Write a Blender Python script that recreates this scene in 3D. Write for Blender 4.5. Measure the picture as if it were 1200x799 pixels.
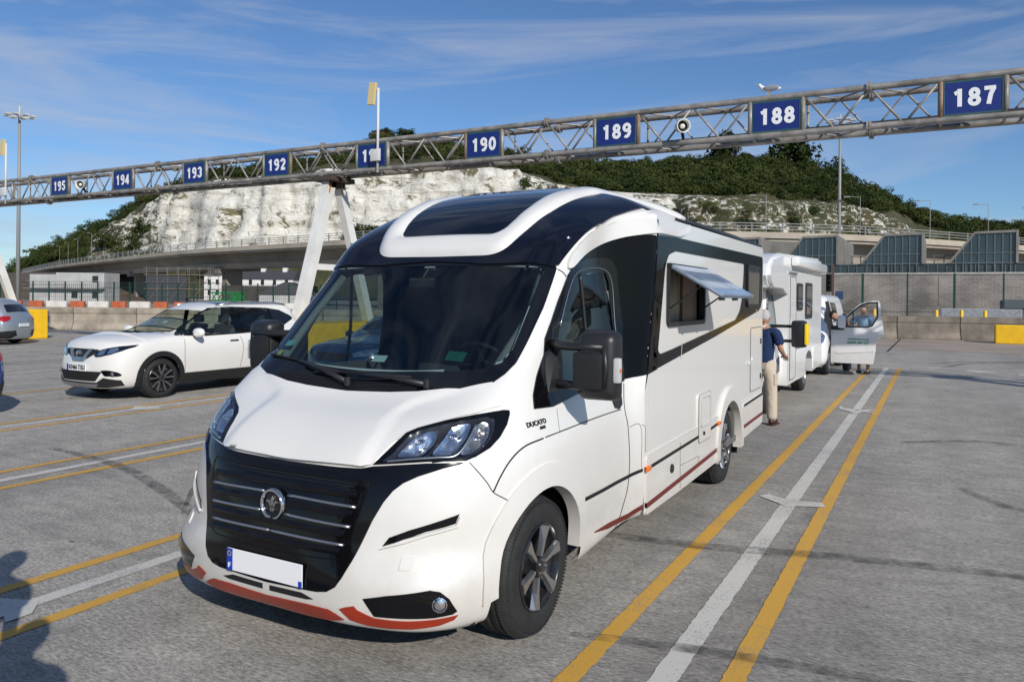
import bpy, bmesh, math, random
import numpy as np
from mathutils import Vector, Matrix
from mathutils.bvhtree import BVHTree
from mathutils.geometry import delaunay_2d_cdt
random.seed(7); rng=np.random.default_rng(7)
for o in list(bpy.data.objects): bpy.data.objects.remove(o)
SC=bpy.context.scene; COL=SC.collection; rad=math.radians

# ---------------------------------------------------------------- camera
cam=bpy.data.cameras.new('camera'); co=bpy.data.objects.new('camera',cam); COL.objects.link(co)
right=Vector((.874097,.485637,.0105)).normalized(); fwd=Vector((-.485661,.874147,-.00028)).normalized()
upv=right.cross(fwd).normalized(); right=fwd.cross(upv)
M=Matrix((right,upv,-fwd)).transposed().to_4x4(); M.translation=Vector((0,0,1.8)); co.matrix_world=M
cam.sensor_width=36; cam.lens=27; cam.shift_y=-50.5/1200; cam.clip_end=6000; cam.clip_start=.05
SC.camera=co
# ---------------------------------------------------------------- sun and sky
SUN_DIR=Vector((1.45,-1.08,1.0)).normalized()       # towards the sun
elev=math.asin(SUN_DIR.z); az=math.atan2(SUN_DIR.x,SUN_DIR.y)
sl=bpy.data.lights.new('sun','SUN'); sl.energy=4.15; sl.angle=rad(.53); sl.color=(1,.955,.89)
so=bpy.data.objects.new('sun',sl); so.rotation_euler=(-SUN_DIR).to_track_quat('-Z','Y').to_euler(); COL.objects.link(so)
W=bpy.data.worlds.new('World'); SC.world=W; W.use_nodes=True
nt=W.node_tree; N=nt.nodes; LK=nt.links; bg=N['Background']
sky=N.new('ShaderNodeTexSky'); sky.sky_type='NISHITA'; sky.sun_disc=False; sky.sun_elevation=elev; sky.sun_rotation=az
sky.air_density=1.0; sky.dust_density=.0; sky.ozone_density=3.0; sky.altitude=0
tc=N.new('ShaderNodeTexCoord'); mp=N.new('ShaderNodeMapping'); mp.inputs['Rotation'].default_value=(rad(8),rad(-14),rad(35)); mp.inputs['Scale'].default_value=(1.2,1.6,9.0)
n1=N.new('ShaderNodeTexNoise'); n1.inputs['Scale'].default_value=1.5; n1.inputs['Detail'].default_value=9; n1.inputs['Roughness'].default_value=.60; n1.inputs['Distortion'].default_value=1.1
r1=N.new('ShaderNodeValToRGB'); r1.color_ramp.elements[0].position=.43; r1.color_ramp.elements[0].color=(0,0,0,1); r1.color_ramp.elements[1].position=.78; r1.color_ramp.elements[1].color=(1,1,1,1)
mm=N.new('ShaderNodeMath'); mm.operation='MULTIPLY'; mm.inputs[1].default_value=.78
mx=N.new('ShaderNodeMixRGB'); mx.inputs[2].default_value=(5.6,6.1,7.2,1)
LK.new(tc.outputs['Generated'],mp.inputs[0]); LK.new(mp.outputs[0],n1.inputs['Vector']); LK.new(n1.outputs[0],r1.inputs[0]); LK.new(r1.outputs[0],mm.inputs[0])
LK.new(mm.outputs[0],mx.inputs[0]); tn=N.new('ShaderNodeMixRGB'); tn.blend_type='MULTIPLY'; tn.inputs[0].default_value=1; tn.inputs[2].default_value=(.76,.96,1.20,1); LK.new(sky.outputs[0],tn.inputs[1]); LK.new(tn.outputs[0],mx.inputs[1]); LK.new(mx.outputs[0],bg.inputs[0]); bg.inputs[1].default_value=.085
SC.view_settings.view_transform='Standard'; SC.view_settings.look='None'; SC.view_settings.exposure=0.0; SC.view_settings.gamma=1
SC.cycles.max_bounces=6; SC.cycles.transparent_max_bounces=12; SC.cycles.caustics_reflective=False; SC.cycles.caustics_refractive=False; SC.cycles.use_denoising=True

# ---------------------------------------------------------------- materials
MT={}
def mat(name,col,rough=.6,metal=0,spec=.5,coat=0,noise=None,bump=None,trans=None):
    """noise=(scale,amount) mottles the colour, bump=(scale,strength,dist)"""
    if name in MT: return MT[name]
    m=bpy.data.materials.new(name); m.use_nodes=True; t=m.node_tree; b=t.nodes['Principled BSDF']
    b.inputs['Base Color'].default_value=(*col,1); b.inputs['Roughness'].default_value=rough; b.inputs['Metallic'].default_value=metal
    b.inputs['Specular IOR Level'].default_value=spec; b.inputs['Coat Weight'].default_value=coat; b.inputs['Coat Roughness'].default_value=.04
    tc=t.nodes.new('ShaderNodeTexCoord')
    if noise:
        n=t.nodes.new('ShaderNodeTexNoise'); n.inputs['Scale'].default_value=noise[0]; n.inputs['Detail'].default_value=8; n.inputs['Roughness'].default_value=.6
        mr=t.nodes.new('ShaderNodeMapRange'); mr.inputs['From Min'].default_value=.3; mr.inputs['From Max'].default_value=.7; mr.inputs['To Min'].default_value=1-noise[1]; mr.inputs['To Max'].default_value=1+noise[1]
        mu=t.nodes.new('ShaderNodeMixRGB'); mu.blend_type='MULTIPLY'; mu.inputs[0].default_value=1; mu.inputs[1].default_value=(*col,1)
        t.links.new(tc.outputs['Object'],n.inputs['Vector']); t.links.new(n.outputs[0],mr.inputs[0]); t.links.new(mr.outputs[0],mu.inputs[2]); t.links.new(mu.outputs[0],b.inputs['Base Color'])
    if bump:
        n=t.nodes.new('ShaderNodeTexNoise'); n.inputs['Scale'].default_value=bump[0]; n.inputs['Detail'].default_value=4
        bp=t.nodes.new('ShaderNodeBump'); bp.inputs['Strength'].default_value=bump[1]; bp.inputs['Distance'].default_value=bump[2]
        t.links.new(tc.outputs['Object'],n.inputs['Vector']); t.links.new(n.outputs[0],bp.inputs['Height']); t.links.new(bp.outputs[0],b.inputs['Normal'])
    MT[name]=m; return m
def glass(name,tint,refl=.06):
    """thin pane: tinted see-through film with a sharp reflection"""
    m=bpy.data.materials.new(name); m.use_nodes=True; t=m.node_tree
    for n in list(t.nodes):
        if n.type=='BSDF_PRINCIPLED': t.nodes.remove(n)
    o=[n for n in t.nodes if n.type=='OUTPUT_MATERIAL'][0]
    tr=t.nodes.new('ShaderNodeBsdfTransparent'); tr.inputs[0].default_value=(*tint,1)
    gl=t.nodes.new('ShaderNodeBsdfGlossy'); gl.inputs['Roughness'].default_value=.015; gl.inputs[0].default_value=(.9,.95,1,1)
    lw=t.nodes.new('ShaderNodeLayerWeight'); lw.inputs[0].default_value=.5; pw=t.nodes.new('ShaderNodeMath'); pw.operation='POWER'; pw.inputs[1].default_value=5; fr=t.nodes.new('ShaderNodeMath'); fr.operation='MULTIPLY_ADD'; fr.inputs[1].default_value=.93; fr.inputs[2].default_value=refl
    t.links.new(lw.outputs['Facing'],pw.inputs[0]); t.links.new(pw.outputs[0],fr.inputs[0]); mi=t.nodes.new('ShaderNodeMixShader'); t.links.new(fr.outputs[0],mi.inputs[0]); t.links.new(tr.outputs[0],mi.inputs[1]); t.links.new(gl.outputs[0],mi.inputs[2]); t.links.new(mi.outputs[0],o.inputs[0])
    MT[name]=m; return m
def dirty_paint(name,col,dirt=(.36,.31,.25),amt=.28,rough=.28):
    """painted panel: clear coat, faint speckle everywhere and road dirt near the ground"""
    m=mat(name,col,rough,coat=.6); t=m.node_tree; b=t.nodes['Principled BSDF']; Nn=t.nodes; L=t.links
    g=Nn.new('ShaderNodeNewGeometry'); sp=Nn.new('ShaderNodeSeparateXYZ'); L.new(g.outputs['Position'],sp.inputs[0])
    mr=Nn.new('ShaderNodeMapRange'); mr.inputs['From Min'].default_value=1.0; mr.inputs['From Max'].default_value=.2; L.new(sp.outputs[2],mr.inputs[0])
    n=Nn.new('ShaderNodeTexNoise'); n.inputs['Scale'].default_value=5; n.inputs['Detail'].default_value=10; n.inputs['Roughness'].default_value=.7; L.new(g.outputs['Position'],n.inputs['Vector'])
    a=Nn.new('ShaderNodeMath'); a.operation='MULTIPLY'; L.new(mr.outputs[0],a.inputs[0]); L.new(n.outputs[0],a.inputs[1])
    v=Nn.new('ShaderNodeTexVoronoi'); v.inputs['Scale'].default_value=26; L.new(g.outputs['Position'],v.inputs['Vector'])
    vs=Nn.new('ShaderNodeMapRange'); vs.inputs['From Min'].default_value=.09; vs.inputs['From Max'].default_value=.05; L.new(v.outputs['Distance'],vs.inputs[0])
    n2=Nn.new('ShaderNodeTexNoise'); n2.inputs['Scale'].default_value=2.3; n2.inputs['Detail'].default_value=6; L.new(g.outputs['Position'],n2.inputs['Vector'])
    s2=Nn.new('ShaderNodeMapRange'); s2.inputs['From Min'].default_value=.48; s2.inputs['From Max'].default_value=.75; s2.inputs['To Max'].default_value=.5; L.new(n2.outputs[0],s2.inputs[0])
    k=Nn.new('ShaderNodeMath'); k.operation='MULTIPLY'; L.new(vs.outputs[0],k.inputs[0]); L.new(s2.outputs[0],k.inputs[1])
    a2=Nn.new('ShaderNodeMath'); a2.operation='MULTIPLY_ADD'; a2.inputs[1].default_value=amt*2; L.new(a.outputs[0],a2.inputs[0]); L.new(k.outputs[0],a2.inputs[2]); a2.use_clamp=True
    mix=Nn.new('ShaderNodeMixRGB'); mix.inputs[1].default_value=(*col,1); mix.inputs[2].default_value=(*dirt,1); L.new(a2.outputs[0],mix.inputs[0]); L.new(mix.outputs[0],b.inputs['Base Color'])
    r=Nn.new('ShaderNodeMath'); r.operation='MULTIPLY_ADD'; r.inputs[1].default_value=.5; r.inputs[2].default_value=rough; L.new(a2.outputs[0],r.inputs[0]); L.new(r.outputs[0],b.inputs['Roughness'])
    bp=Nn.new('ShaderNodeBump'); bp.inputs['Strength'].default_value=.05; bp.inputs['Distance'].default_value=.01
    n3=Nn.new('ShaderNodeTexNoise'); n3.inputs['Scale'].default_value=1.7; n3.inputs['Detail'].default_value=1; L.new(g.outputs['Position'],n3.inputs['Vector']); L.new(n3.outputs[0],bp.inputs['Height']); L.new(bp.outputs[0],b.inputs['Coat Normal'])
    return m
white=dirty_paint('camper_white',(.735,.72,.68),amt=.40)
white2=dirty_paint('suv_white',(.74,.73,.69),amt=.2,rough=.22)
white3=dirty_paint('van_white',(.80,.80,.79),amt=.25)
navy=mat('navy_gloss',(.004,.005,.011),.12,spec=.3,coat=.25)
blackp=mat('black_panel',(.004,.004,.0045),.13,spec=.16)
black=mat('black_gloss',(.004,.004,.005),.10,spec=.25,coat=.25)
frit=mat('black_frit',(.005,.006,.008),.12)
bplas=mat('black_plastic',(.016,.016,.018),.42,bump=(300,.1,.001))
bmatt=mat('black_matt',(.006,.006,.006),.8)
rubber=mat('tyre_rubber',(.018,.018,.018),.75,noise=(14,.35),bump=(90,.25,.002))
chrome=mat('chrome',(.75,.75,.77),.12,metal=1)
satin=mat('satin_silver',(.45,.46,.48),.28,metal=.9)
rimblk=mat('rim_black',(.012,.012,.013),.25,coat=.4)
red=mat('red_trim',(.30,.026,.008),.3,coat=.4,noise=(6,.15))
dred=mat('dark_red_stripe',(.13,.012,.012),.4)
orange=mat('orange_lens',(.8,.16,.01),.2,coat=.5)
redlens=mat('red_lens',(.35,.005,.01),.15,coat=.7)
platew=mat('plate_white',(.85,.85,.86),.4)
plateb=mat('plate_blue',(.01,.05,.42),.4)
paper=mat('white_paper',(.75,.78,.74),.7)
dash=mat('dashboard_grey',(.022,.023,.025),.7)
seatm=mat('seat_fabric',(.055,.057,.065),.9,bump=(120,.3,.002))
lining=mat('cab_lining',(.13,.125,.115),.8)
beige=mat('beige_fabric',(.42,.36,.28),.9,noise=(9,.2))
wood=mat('cabinet_wood',(.16,.09,.045),.5,noise=(6,.3))
gwin=glass('windscreen_glass',(.50,.60,.60)); gside=glass('side_glass',(.50,.58,.56)); gdark=glass('dark_glass',(.10,.12,.12)); gclear=glass('clear_lens',(.86,.88,.9))
gsuv=glass('suv_glass',(.55,.64,.60))
yellow=mat('yellow_paint',(.80,.47,.01),.5,noise=(4,.12))
steel=mat('galvanised_steel',(.36,.37,.38),.42,metal=.35,noise=(5,.3))
bluep=mat('blue_car_paint',(.008,.045,.20),.25,coat=.8); dkblue=mat('dark_blue_car_paint',(.01,.035,.10),.25,coat=.8)
silverp=mat('silver_blue_paint',(.36,.40,.44),.3,metal=.5,coat=.6)
skin=mat('skin',(.42,.23,.15),.55)
# ---------------------------------------------------------------- mesh helpers
ORG={}
def setp(o,label=None,cat=None,group=None,kind=None):
    if label: o['label']=label
    if cat: o['category']=cat
    if group: o['group']=group
    if kind: o['kind']=kind
    return o
def thing(name,label,cat,loc=(0,0,0),group=None):
    o=bpy.data.objects.new(name,None); o.location=loc; o.empty_display_size=.2; COL.objects.link(o); ORG[o.name]=Vector(loc)
    return setp(o,label,cat,group)
def mk(name,V,F,m,parent=None,smooth=False,angle=None,label=None):
    me=bpy.data.meshes.new(name); org=ORG[parent.name] if parent else Vector((0,0,0))
    V=[(v[0]-org.x,v[1]-org.y,v[2]-org.z) for v in V]
    me.from_pydata(V,[],[tuple(int(i) for i in f) for f in F]); me.validate(); me.update()
    for mm_ in (m if isinstance(m,(list,tuple)) else [m]): me.materials.append(mm_)
    o=bpy.data.objects.new(name,me); COL.objects.link(o)
    if smooth or angle:
        me.polygons.foreach_set('use_smooth',[True]*len(me.polygons))
        if angle: me.set_sharp_from_angle(angle=rad(angle))
    if parent: o.parent=parent; ORG[o.name]=org.copy()
    else: ORG[o.name]=Vector((0,0,0))
    if label: o['label']=label
    return o
class MB:
    """collects simple solids into one mesh"""
    def __init__(s): s.V=[]; s.F=[]; s.mi=[]; s.m=0
    def add(s,V,F):
        o=len(s.V); s.V+= [tuple(v) for v in V]; s.F+= [tuple(i+o for i in f) for f in F]; s.mi+=[s.m]*len(F); return s
    def box(s,a,b,bev=0,tf=None):
        bm=bmesh.new(); bmesh.ops.create_cube(bm,size=1)
        c=[(a[i]+b[i])/2 for i in range(3)]; d=[abs(b[i]-a[i]) for i in range(3)]
        for v in bm.verts: v.co=Vector((c[0]+v.co.x*d[0],c[1]+v.co.y*d[1],c[2]+v.co.z*d[2]))
        if bev: bmesh.ops.bevel(bm,geom=bm.edges[:],offset=min(bev,min(d)*.45),segments=2,affect='EDGES',profile=.6)
        if tf is not None: bm.transform(tf)
        bm.verts.index_update(); s.add([v.co[:] for v in bm.verts],[[v.index for v in f.verts] for f in bm.faces]); bm.free(); return s
    def tube(s,pts,r,n=8,cap=True):
        P=[Vector(p) for p in pts]; R=r if isinstance(r,(list,tuple)) else [r]*len(P); V=[];F=[]; prev=None
        for i,p in enumerate(P):
            d=(P[min(i+1,len(P)-1)]-P[max(i-1,0)]).normalized()
            if prev is None: u=d.orthogonal().normalized()
            else: u=(prev-d*prev.dot(d)).normalized()
            prev=u; w=d.cross(u)
            for k in range(n):
                a=2*math.pi*k/n; V.append(p+(u*math.cos(a)+w*math.sin(a))*R[i])
        for i in range(len(P)-1):
            for k in range(n): F.append((i*n+k,i*n+(k+1)%n,(i+1)*n+(k+1)%n,(i+1)*n+k))
        if cap: F.append(tuple(range(n))[::-1]); F.append(tuple((len(P)-1)*n+k for k in range(n)))
        return s.add(V,F)
    def beam(s,a,b,w,h=None,up=(0,0,1)):
        a=Vector(a); b=Vector(b); h=h or w; d=(b-a).normalized(); u=Vector(up); 
        if abs(d.dot(u))>.97: u=Vector((0,1,0)) if abs(d.y)<.9 else Vector((1,0,0))
        x=d.cross(u).normalized()*w/2; y=x.cross(d).normalized()*h/2
        V=[p+sx*x+sy*y for p in (a,b) for sx,sy in ((-1,-1),(1,-1),(1,1),(-1,1))]
        return s.add(V,[(0,1,2,3),(7,6,5,4),(0,4,5,1),(1,5,6,2),(2,6,7,3),(3,7,4,0)])
    def lathe(s,prof,c,axis='x',n=40,cap=False):
        """prof: list (along, radius)"""
        V=[];F=[]
        for a,r in prof:
            for k in range(n):
                t=2*math.pi*k/n; x,y,z=(a,r*math.cos(t),r*math.sin(t)) if axis=='x' else ((r*math.cos(t),a,r*math.sin(t)) if axis=='y' else (r*math.cos(t),r*math.sin(t),a))
                V.append((c[0]+x,c[1]+y,c[2]+z))
        for i in range(len(prof)-1):
            for k in range(n): F.append((i*n+k,i*n+(k+1)%n,(i+1)*n+(k+1)%n,(i+1)*n+k))
        if cap: F.append(tuple(range(n))[::-1]); F.append(tuple((len(prof)-1)*n+k for k in range(n)))
        return s.add(V,F)
    def prism(s,poly,axis,a,b):
        """poly 2D extruded along axis 0/1/2 from a to b"""
        n=len(poly); mk3=lambda p,t:{0:(t,p[0],p[1]),1:(p[0],t,p[1]),2:(p[0],p[1],t)}[axis]
        V=[mk3(p,a) for p in poly]+[mk3(p,b) for p in poly]
        return s.add(V,[tuple(range(n)),tuple(range(2*n-1,n-1,-1))]+[(i,(i+1)%n,(i+1)%n+n,i+n) for i in range(n)])
    def build(s,name,m,parent=None,smooth=False,angle=None,label=None):
        o=mk(name,s.V,s.F,m,parent,smooth,angle,label)
        if isinstance(m,(list,tuple)): o.data.polygons.foreach_set('material_index',s.mi)
        bm=bmesh.new(); bm.from_mesh(o.data); bmesh.ops.recalc_face_normals(bm,faces=bm.faces); bm.to_mesh(o.data); bm.free()
        return o
def catmull(P,n):
    P=np.asarray(P,float);k=len(P);out=[]
    for i in range(k-1):
        p0=P[i-1] if i>0 else 2*P[0]-P[1]
        p1=P[i];p2=P[i+1]; p3=P[i+2] if i+2<k else 2*P[-1]-P[-2]
        d0=np.linalg.norm(p1-p0,axis=-1,keepdims=True)**.5+1e-6
        d1=np.linalg.norm(p2-p1,axis=-1,keepdims=True)**.5+1e-6
        d2=np.linalg.norm(p3-p2,axis=-1,keepdims=True)**.5+1e-6
        m1=((p1-p0)/d0-(p2-p0)/(d0+d1)+(p2-p1)/d1)*d1
        m2=((p2-p1)/d1-(p3-p1)/(d1+d2)+(p3-p2)/d2)*d1
        for j in range(n):
            t=j/n
            out.append((2*t**3-3*t**2+1)*p1+(t**3-2*t**2+t)*m1+(-2*t**3+3*t**2)*p2+(t**3-t**2)*m2)
    out.append(P[-1]);return np.array(out)
def inpoly(x,y,poly):
    c=False;n=len(poly);j=n-1
    for i in range(n):
        xi,yi=poly[i][0],poly[i][1]; xj,yj=poly[j][0],poly[j][1]
        if (yi>y)!=(yj>y) and x<(xj-xi)*(y-yi)/(yj-yi)+xi: c=not c
        j=i
    return c
def rnd_poly(poly,r=.03,n=4):
    """round the corners of a 2D/3D closed polygon"""
    out=[];k=len(poly)
    for i in range(k):
        p=Vector(poly[i]); a=Vector(poly[i-1])-p; b=Vector(poly[(i+1)%k])-p
        q=min(r,a.length*.45,b.length*.45); a.normalize(); b.normalize()
        if a.dot(b)<-.97: out.append(tuple(p)); continue
        p0=p+a*q;p1=p+b*q
        for j in range(n+1):
            t=j/n; out.append(tuple(p0*(1-t)**2+p*2*t*(1-t)+p1*t*t))
    return out
def basis(d):
    d=Vector(d).normalized(); u=Vector((0,0,1)).cross(d)
    if u.length<.1: u=Vector((1,0,0))
    u.normalize(); v=d.cross(u).normalized(); return d,u,v
def seglen(poly,step):
    out=[];k=len(poly)
    for i in range(k):
        a=Vector(poly[i]);b=Vector(poly[(i+1)%k]); n=max(1,int((b-a).length/step))
        for j in range(n): out.append(a+(b-a)*j/n)
    return out
def patch(name,m,parent,bvh,pts,d,off=.004,step=.04,holes=(),skirt=.008,raise_=None,smoothn=True,label=None,angle=40,lap=0):
    """panel cut to the outline pts and laid on the surface in bvh, seen along direction d"""
    d,u,v=basis(d); to2=lambda p:(Vector(p).dot(u),Vector(p).dot(v))
    O=[to2(p) for p in pts]; A=seglen([(a,b,0) for a,b in O],step); ol=[(a.x,a.y) for a in A]
    verts=[Vector(p) for p in ol]; edges=[]; HL=[]
    for h in holes:
        hl=[(a.x,a.y) for a in seglen([(*to2(p),0) for p in h],step)]; s=len(verts); verts+= [Vector(p) for p in hl]
        edges+=[(s+i,s+(i+1)%len(hl)) for i in range(len(hl))]; HL.append(hl)
    xs=[p[0] for p in ol]; ys=[p[1] for p in ol]
    x=min(xs)+step*.5
    while x<max(xs):
        y=min(ys)+step*.5
        while y<max(ys):
            if inpoly(x,y,ol) and not any(inpoly(x,y,h) for h in HL) and min((x-a)**2+(y-b)**2 for l in [ol]+HL for a,b in l)>(step*.45)**2: verts.append(Vector((x,y)))
            y+=step
        x+=step
    cv,ce,cf,_,_,_=delaunay_2d_cdt(verts,edges,[list(range(len(ol)))],1,1e-6)
    tr=[]
    for f in cf:
        c=sum((cv[i] for i in f),Vector((0,0)))/len(f)
        if inpoly(c.x,c.y,ol) and not any(inpoly(c.x,c.y,h) for h in HL): tr.append(list(f))
    dc=sum((Vector(p).dot(d) for p in pts))/len(pts)
    P=[];Nn=[]
    for q in cv:
        base=u*q.x+v*q.y+d*(dc-4); h=bvh.ray_cast(base,d)
        if h[0] is None or (h[0].dot(d)-dc)>1.2:
            h=bvh.find_nearest(u*q.x+v*q.y+d*dc)
        n=h[1]; n=n if n.dot(d)<=0.2 else -n
        P.append(h[0]); Nn.append(n)
    # smooth normals over neighbours
    acc=[n.copy() for n in Nn]
    for f in tr:
        for i in range(len(f)): acc[f[i]]+=Nn[f[i-1]]; acc[f[i-1]]+=Nn[f[i]]
    Nn=[a.normalized() if a.length>1e-6 else -d for a in acc]
    of=[off]*len(P)
    if raise_:
        for poly,hgt,wd in raise_:
            pl=[to2(p) for p in poly]; ds=[(a.x,a.y) for a in seglen([(a,b,0) for a,b in pl],step*.5)]
            for i,q in enumerate(cv):
                if inpoly(q.x,q.y,pl):
                    dd=math.sqrt(min((q.x-a)**2+(q.y-b)**2 for a,b in ds)); t=min(1,dd/wd); of[i]+=hgt*t*t*(3-2*t)
    Q=[P[i]+Nn[i]*of[i] for i in range(len(P))]
    for f in tr:
        a,b,c=(Q[i] for i in f[:3])
        if (b-a).cross(c-a).dot(Nn[f[0]])<0: f.reverse()
    ec={}
    for f in tr:
        for i in range(len(f)): e=(f[i-1],f[i]); ec[e]=1
    bd=[e for e in ec if (e[1],e[0]) not in ec]
    if lap:
        nb=[set() for _ in Q]; bn=[set() for _ in Q]
        for a,b in ec: nb[a].add(b); nb[b].add(a)
        for a,b in bd: bn[a].add(b); bn[b].add(a)
        for _ in range(lap):
            Q=[(q*.4+sum((Q[j] for j in (bn[i] or nb[i])),Vector())/len(bn[i] or nb[i])*.6) if nb[i] and (not bn[i] or _<lap//2) else q for i,q in enumerate(Q)]
    F=[tuple(f) for f in tr]
    if skirt:
        mp_={}
        for a,b in bd:
            for i in (a,b):
                if i not in mp_: mp_[i]=len(Q); Q.append(Q[i]-Nn[i]*(of[i]+skirt))
        for a,b in bd: F.append((b,a,mp_[a],mp_[b]))
    return mk(name,Q,F,m,parent,angle=angle,label=label)
def onsurf(bvh,p,off=0):
    h=bvh.find_nearest(Vector(p)); n=h[1]; return h[0]+n*off
def seam(name,m,parent,bvh,pts,r=.003,off=.0,sub=6,cen=None):
    P=catmull(pts,sub); Q=[]
    for p in P:
        h=bvh.find_nearest(Vector(p)); n=h[1]
        if cen is not None and n.dot(h[0]-Vector(cen))<0: n=-n
        Q.append(h[0]+n*off)
    mb=MB(); mb.tube(Q,r,6); return mb.build(name,m,parent,smooth=True)
def text(name,s,size,loc,xdir,ydir,m,parent,extrude=.002,bold=0,align='CENTER',sx=1,bvh=None,bd=None):
    cu=bpy.data.curves.new('t','FONT'); cu.body=s; cu.size=size; cu.extrude=extrude; cu.offset=bold; cu.align_x=align; cu.align_y='CENTER'; cu.resolution_u=3
    to=bpy.data.objects.new('t',cu); COL.objects.link(to); dg=bpy.context.evaluated_depsgraph_get(); dg.update()
    me=to.evaluated_get(dg).to_mesh(); X=Vector(xdir).normalized(); Y=Vector(ydir).normalized(); Z=X.cross(Y)
    V=[Vector(loc)+X*(v.co.x*sx)+Y*v.co.y+Z*v.co.z for v in me.vertices]; F=[list(p.vertices) for p in me.polygons]
    to.to_mesh_clear() if hasattr(to,'to_mesh_clear') else None
    bpy.data.objects.remove(to); bpy.data.curves.remove(cu)
    if bvh is not None:
        d=Vector(bd).normalized(); W=[]
        for v in V:
            h=bvh.ray_cast(v-d*1.0,d); off=(v-Vector(loc)).dot(Z)
            W.append(h[0]-d*(off+.004) if h[0] else v)
        V=W
    return mk(name,V,F,m,parent)
def wheel(parent,c,r,wd,side,rimr,style=0,n=44):
    """wheel with axle along x; side=+1 when its outer face looks to +x"""
    cx_,cy_,cz_=c; s=side
    hub=MB(); hub.lathe([(-.02*s,rimr*.26),(.015*s,rimr*.26),(.022*s,rimr*.2),(.024*s,.001)],(cx_+s*(-.012),cy_,cz_),n=24)
    wroot=hub.build('wheel',rimblk,parent,angle=40)
    t=MB(); h=wd/2
    prof=[(-h*.8,rimr),(-h,rimr+.03),(-h,r-.05),(-h*.86,r-.012),(-h*.6,r-.001),(-h*.42,r),(-h*.4,r-.008),(-h*.34,r-.008),(-h*.32,r),(-.02,r),(-.016,r-.008),(.016,r-.008),(.02,r),(h*.32,r),(h*.34,r-.008),(h*.4,r-.008),(h*.42,r),(h*.6,r-.001),(h*.86,r-.012),(h,r-.05),(h*1.03,(r+rimr)/2),(h,rimr+.02),(h*.86,rimr)]
    t.lathe([(a*s,b) for a,b in prof],(cx_-s*h,cy_,cz_),n=n)
    for k in range(n*2):                                         # tread blocks on the shoulder
        a=2*math.pi*k/(n*2); ca,sa=math.cos(a),math.sin(a); p=lambda rr,xx:(cx_-s*h+s*xx,cy_+rr*ca,cz_+rr*sa)
        t.beam(p(r-.002,h*.5),p(r-.026,h*.97),.012,.010)
    t.build('tyre',rubber,wroot,angle=50)
    b=MB(); b.lathe([(-wd*.8*s,rimr*.6),(-.09*s,rimr*.8),(-.07*s,rimr*.9),(-.03*s,rimr*.97),(-.0*s,rimr),(.006*s,rimr+.004),(.0*s,rimr+.012),(-.02*s,rimr+.012)],(cx_,cy_,cz_),n=n)
    b.lathe([(-.10*s,rimr*.95),(-.10*s,.001)],(cx_,cy_,cz_),n=n)
    b.build('rim',rimblk if style!=2 else satin,wroot,angle=40)
    sp=MB(); ns={0:6,1:5,2:5,3:6}[style]
    for k in range(ns):
        a=2*math.pi*(k+.25)/ns
        for da in ((-.2,.2) if style==1 else (0,)):
            a1=a+da*.4; a2=a+da*1.35; wdt=.040 if style in(0,3) else (.026 if style==1 else .05)
            p=lambda rr,aa,xx:(cx_+s*xx,cy_+rr*math.cos(aa),cz_+rr*math.sin(aa))
            A=p(rimr*.2,a1,-.014); B=p(rimr*.62,a2,-.008); C=p(rimr*.99,a2,.0)
            sp.beam(A,B,.028,wdt,up=(1,0,0)) if False else None
            for q0,q1,w0,w1 in ((A,B,wdt*.6,wdt*.95),(B,C,wdt*.95,wdt*(1.9 if style==0 else 1.25))):
                q0=Vector(q0);q1=Vector(q1); dd=(q1-q0).normalized(); sd=dd.cross(Vector((1,0,0))).normalized(); X=Vector((s*.014,0,0))
                V=[q0-sd*w0/2-X,q0+sd*w0/2-X,q1+sd*w1/2-X,q1-sd*w1/2-X,q0-sd*w0*.32+X,q0+sd*w0*.32+X,q1+sd*w1*.36+X,q1-sd*w1*.36+X]
                sp.add(V,[(3,2,1,0),(4,5,6,7),(0,1,5,4),(1,2,6,5),(2,3,7,6),(3,0,4,7)])
    sp.build('spokes',satin,wroot)
    bl=MB()
    for k in range(5):
        a=2*math.pi*k/5; bl.lathe([(-.004*s,.009),(.012*s,.008),(.013*s,.001)],(cx_+s*.004,cy_+rimr*.17*math.cos(a),cz_+rimr*.17*math.sin(a)),n=6)
    bl.build('wheel_bolts',satin,wroot)
    return wroot
def grid_mesh(G,off=0):
    n,m_,_=G.shape; V=[tuple(v) for v in G.reshape(-1,3)]
    return V,[(i*m_+j,i*m_+j+1,(i+1)*m_+j+1,(i+1)*m_+j) for i in range(n-1) for j in range(m_-1)]
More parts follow.
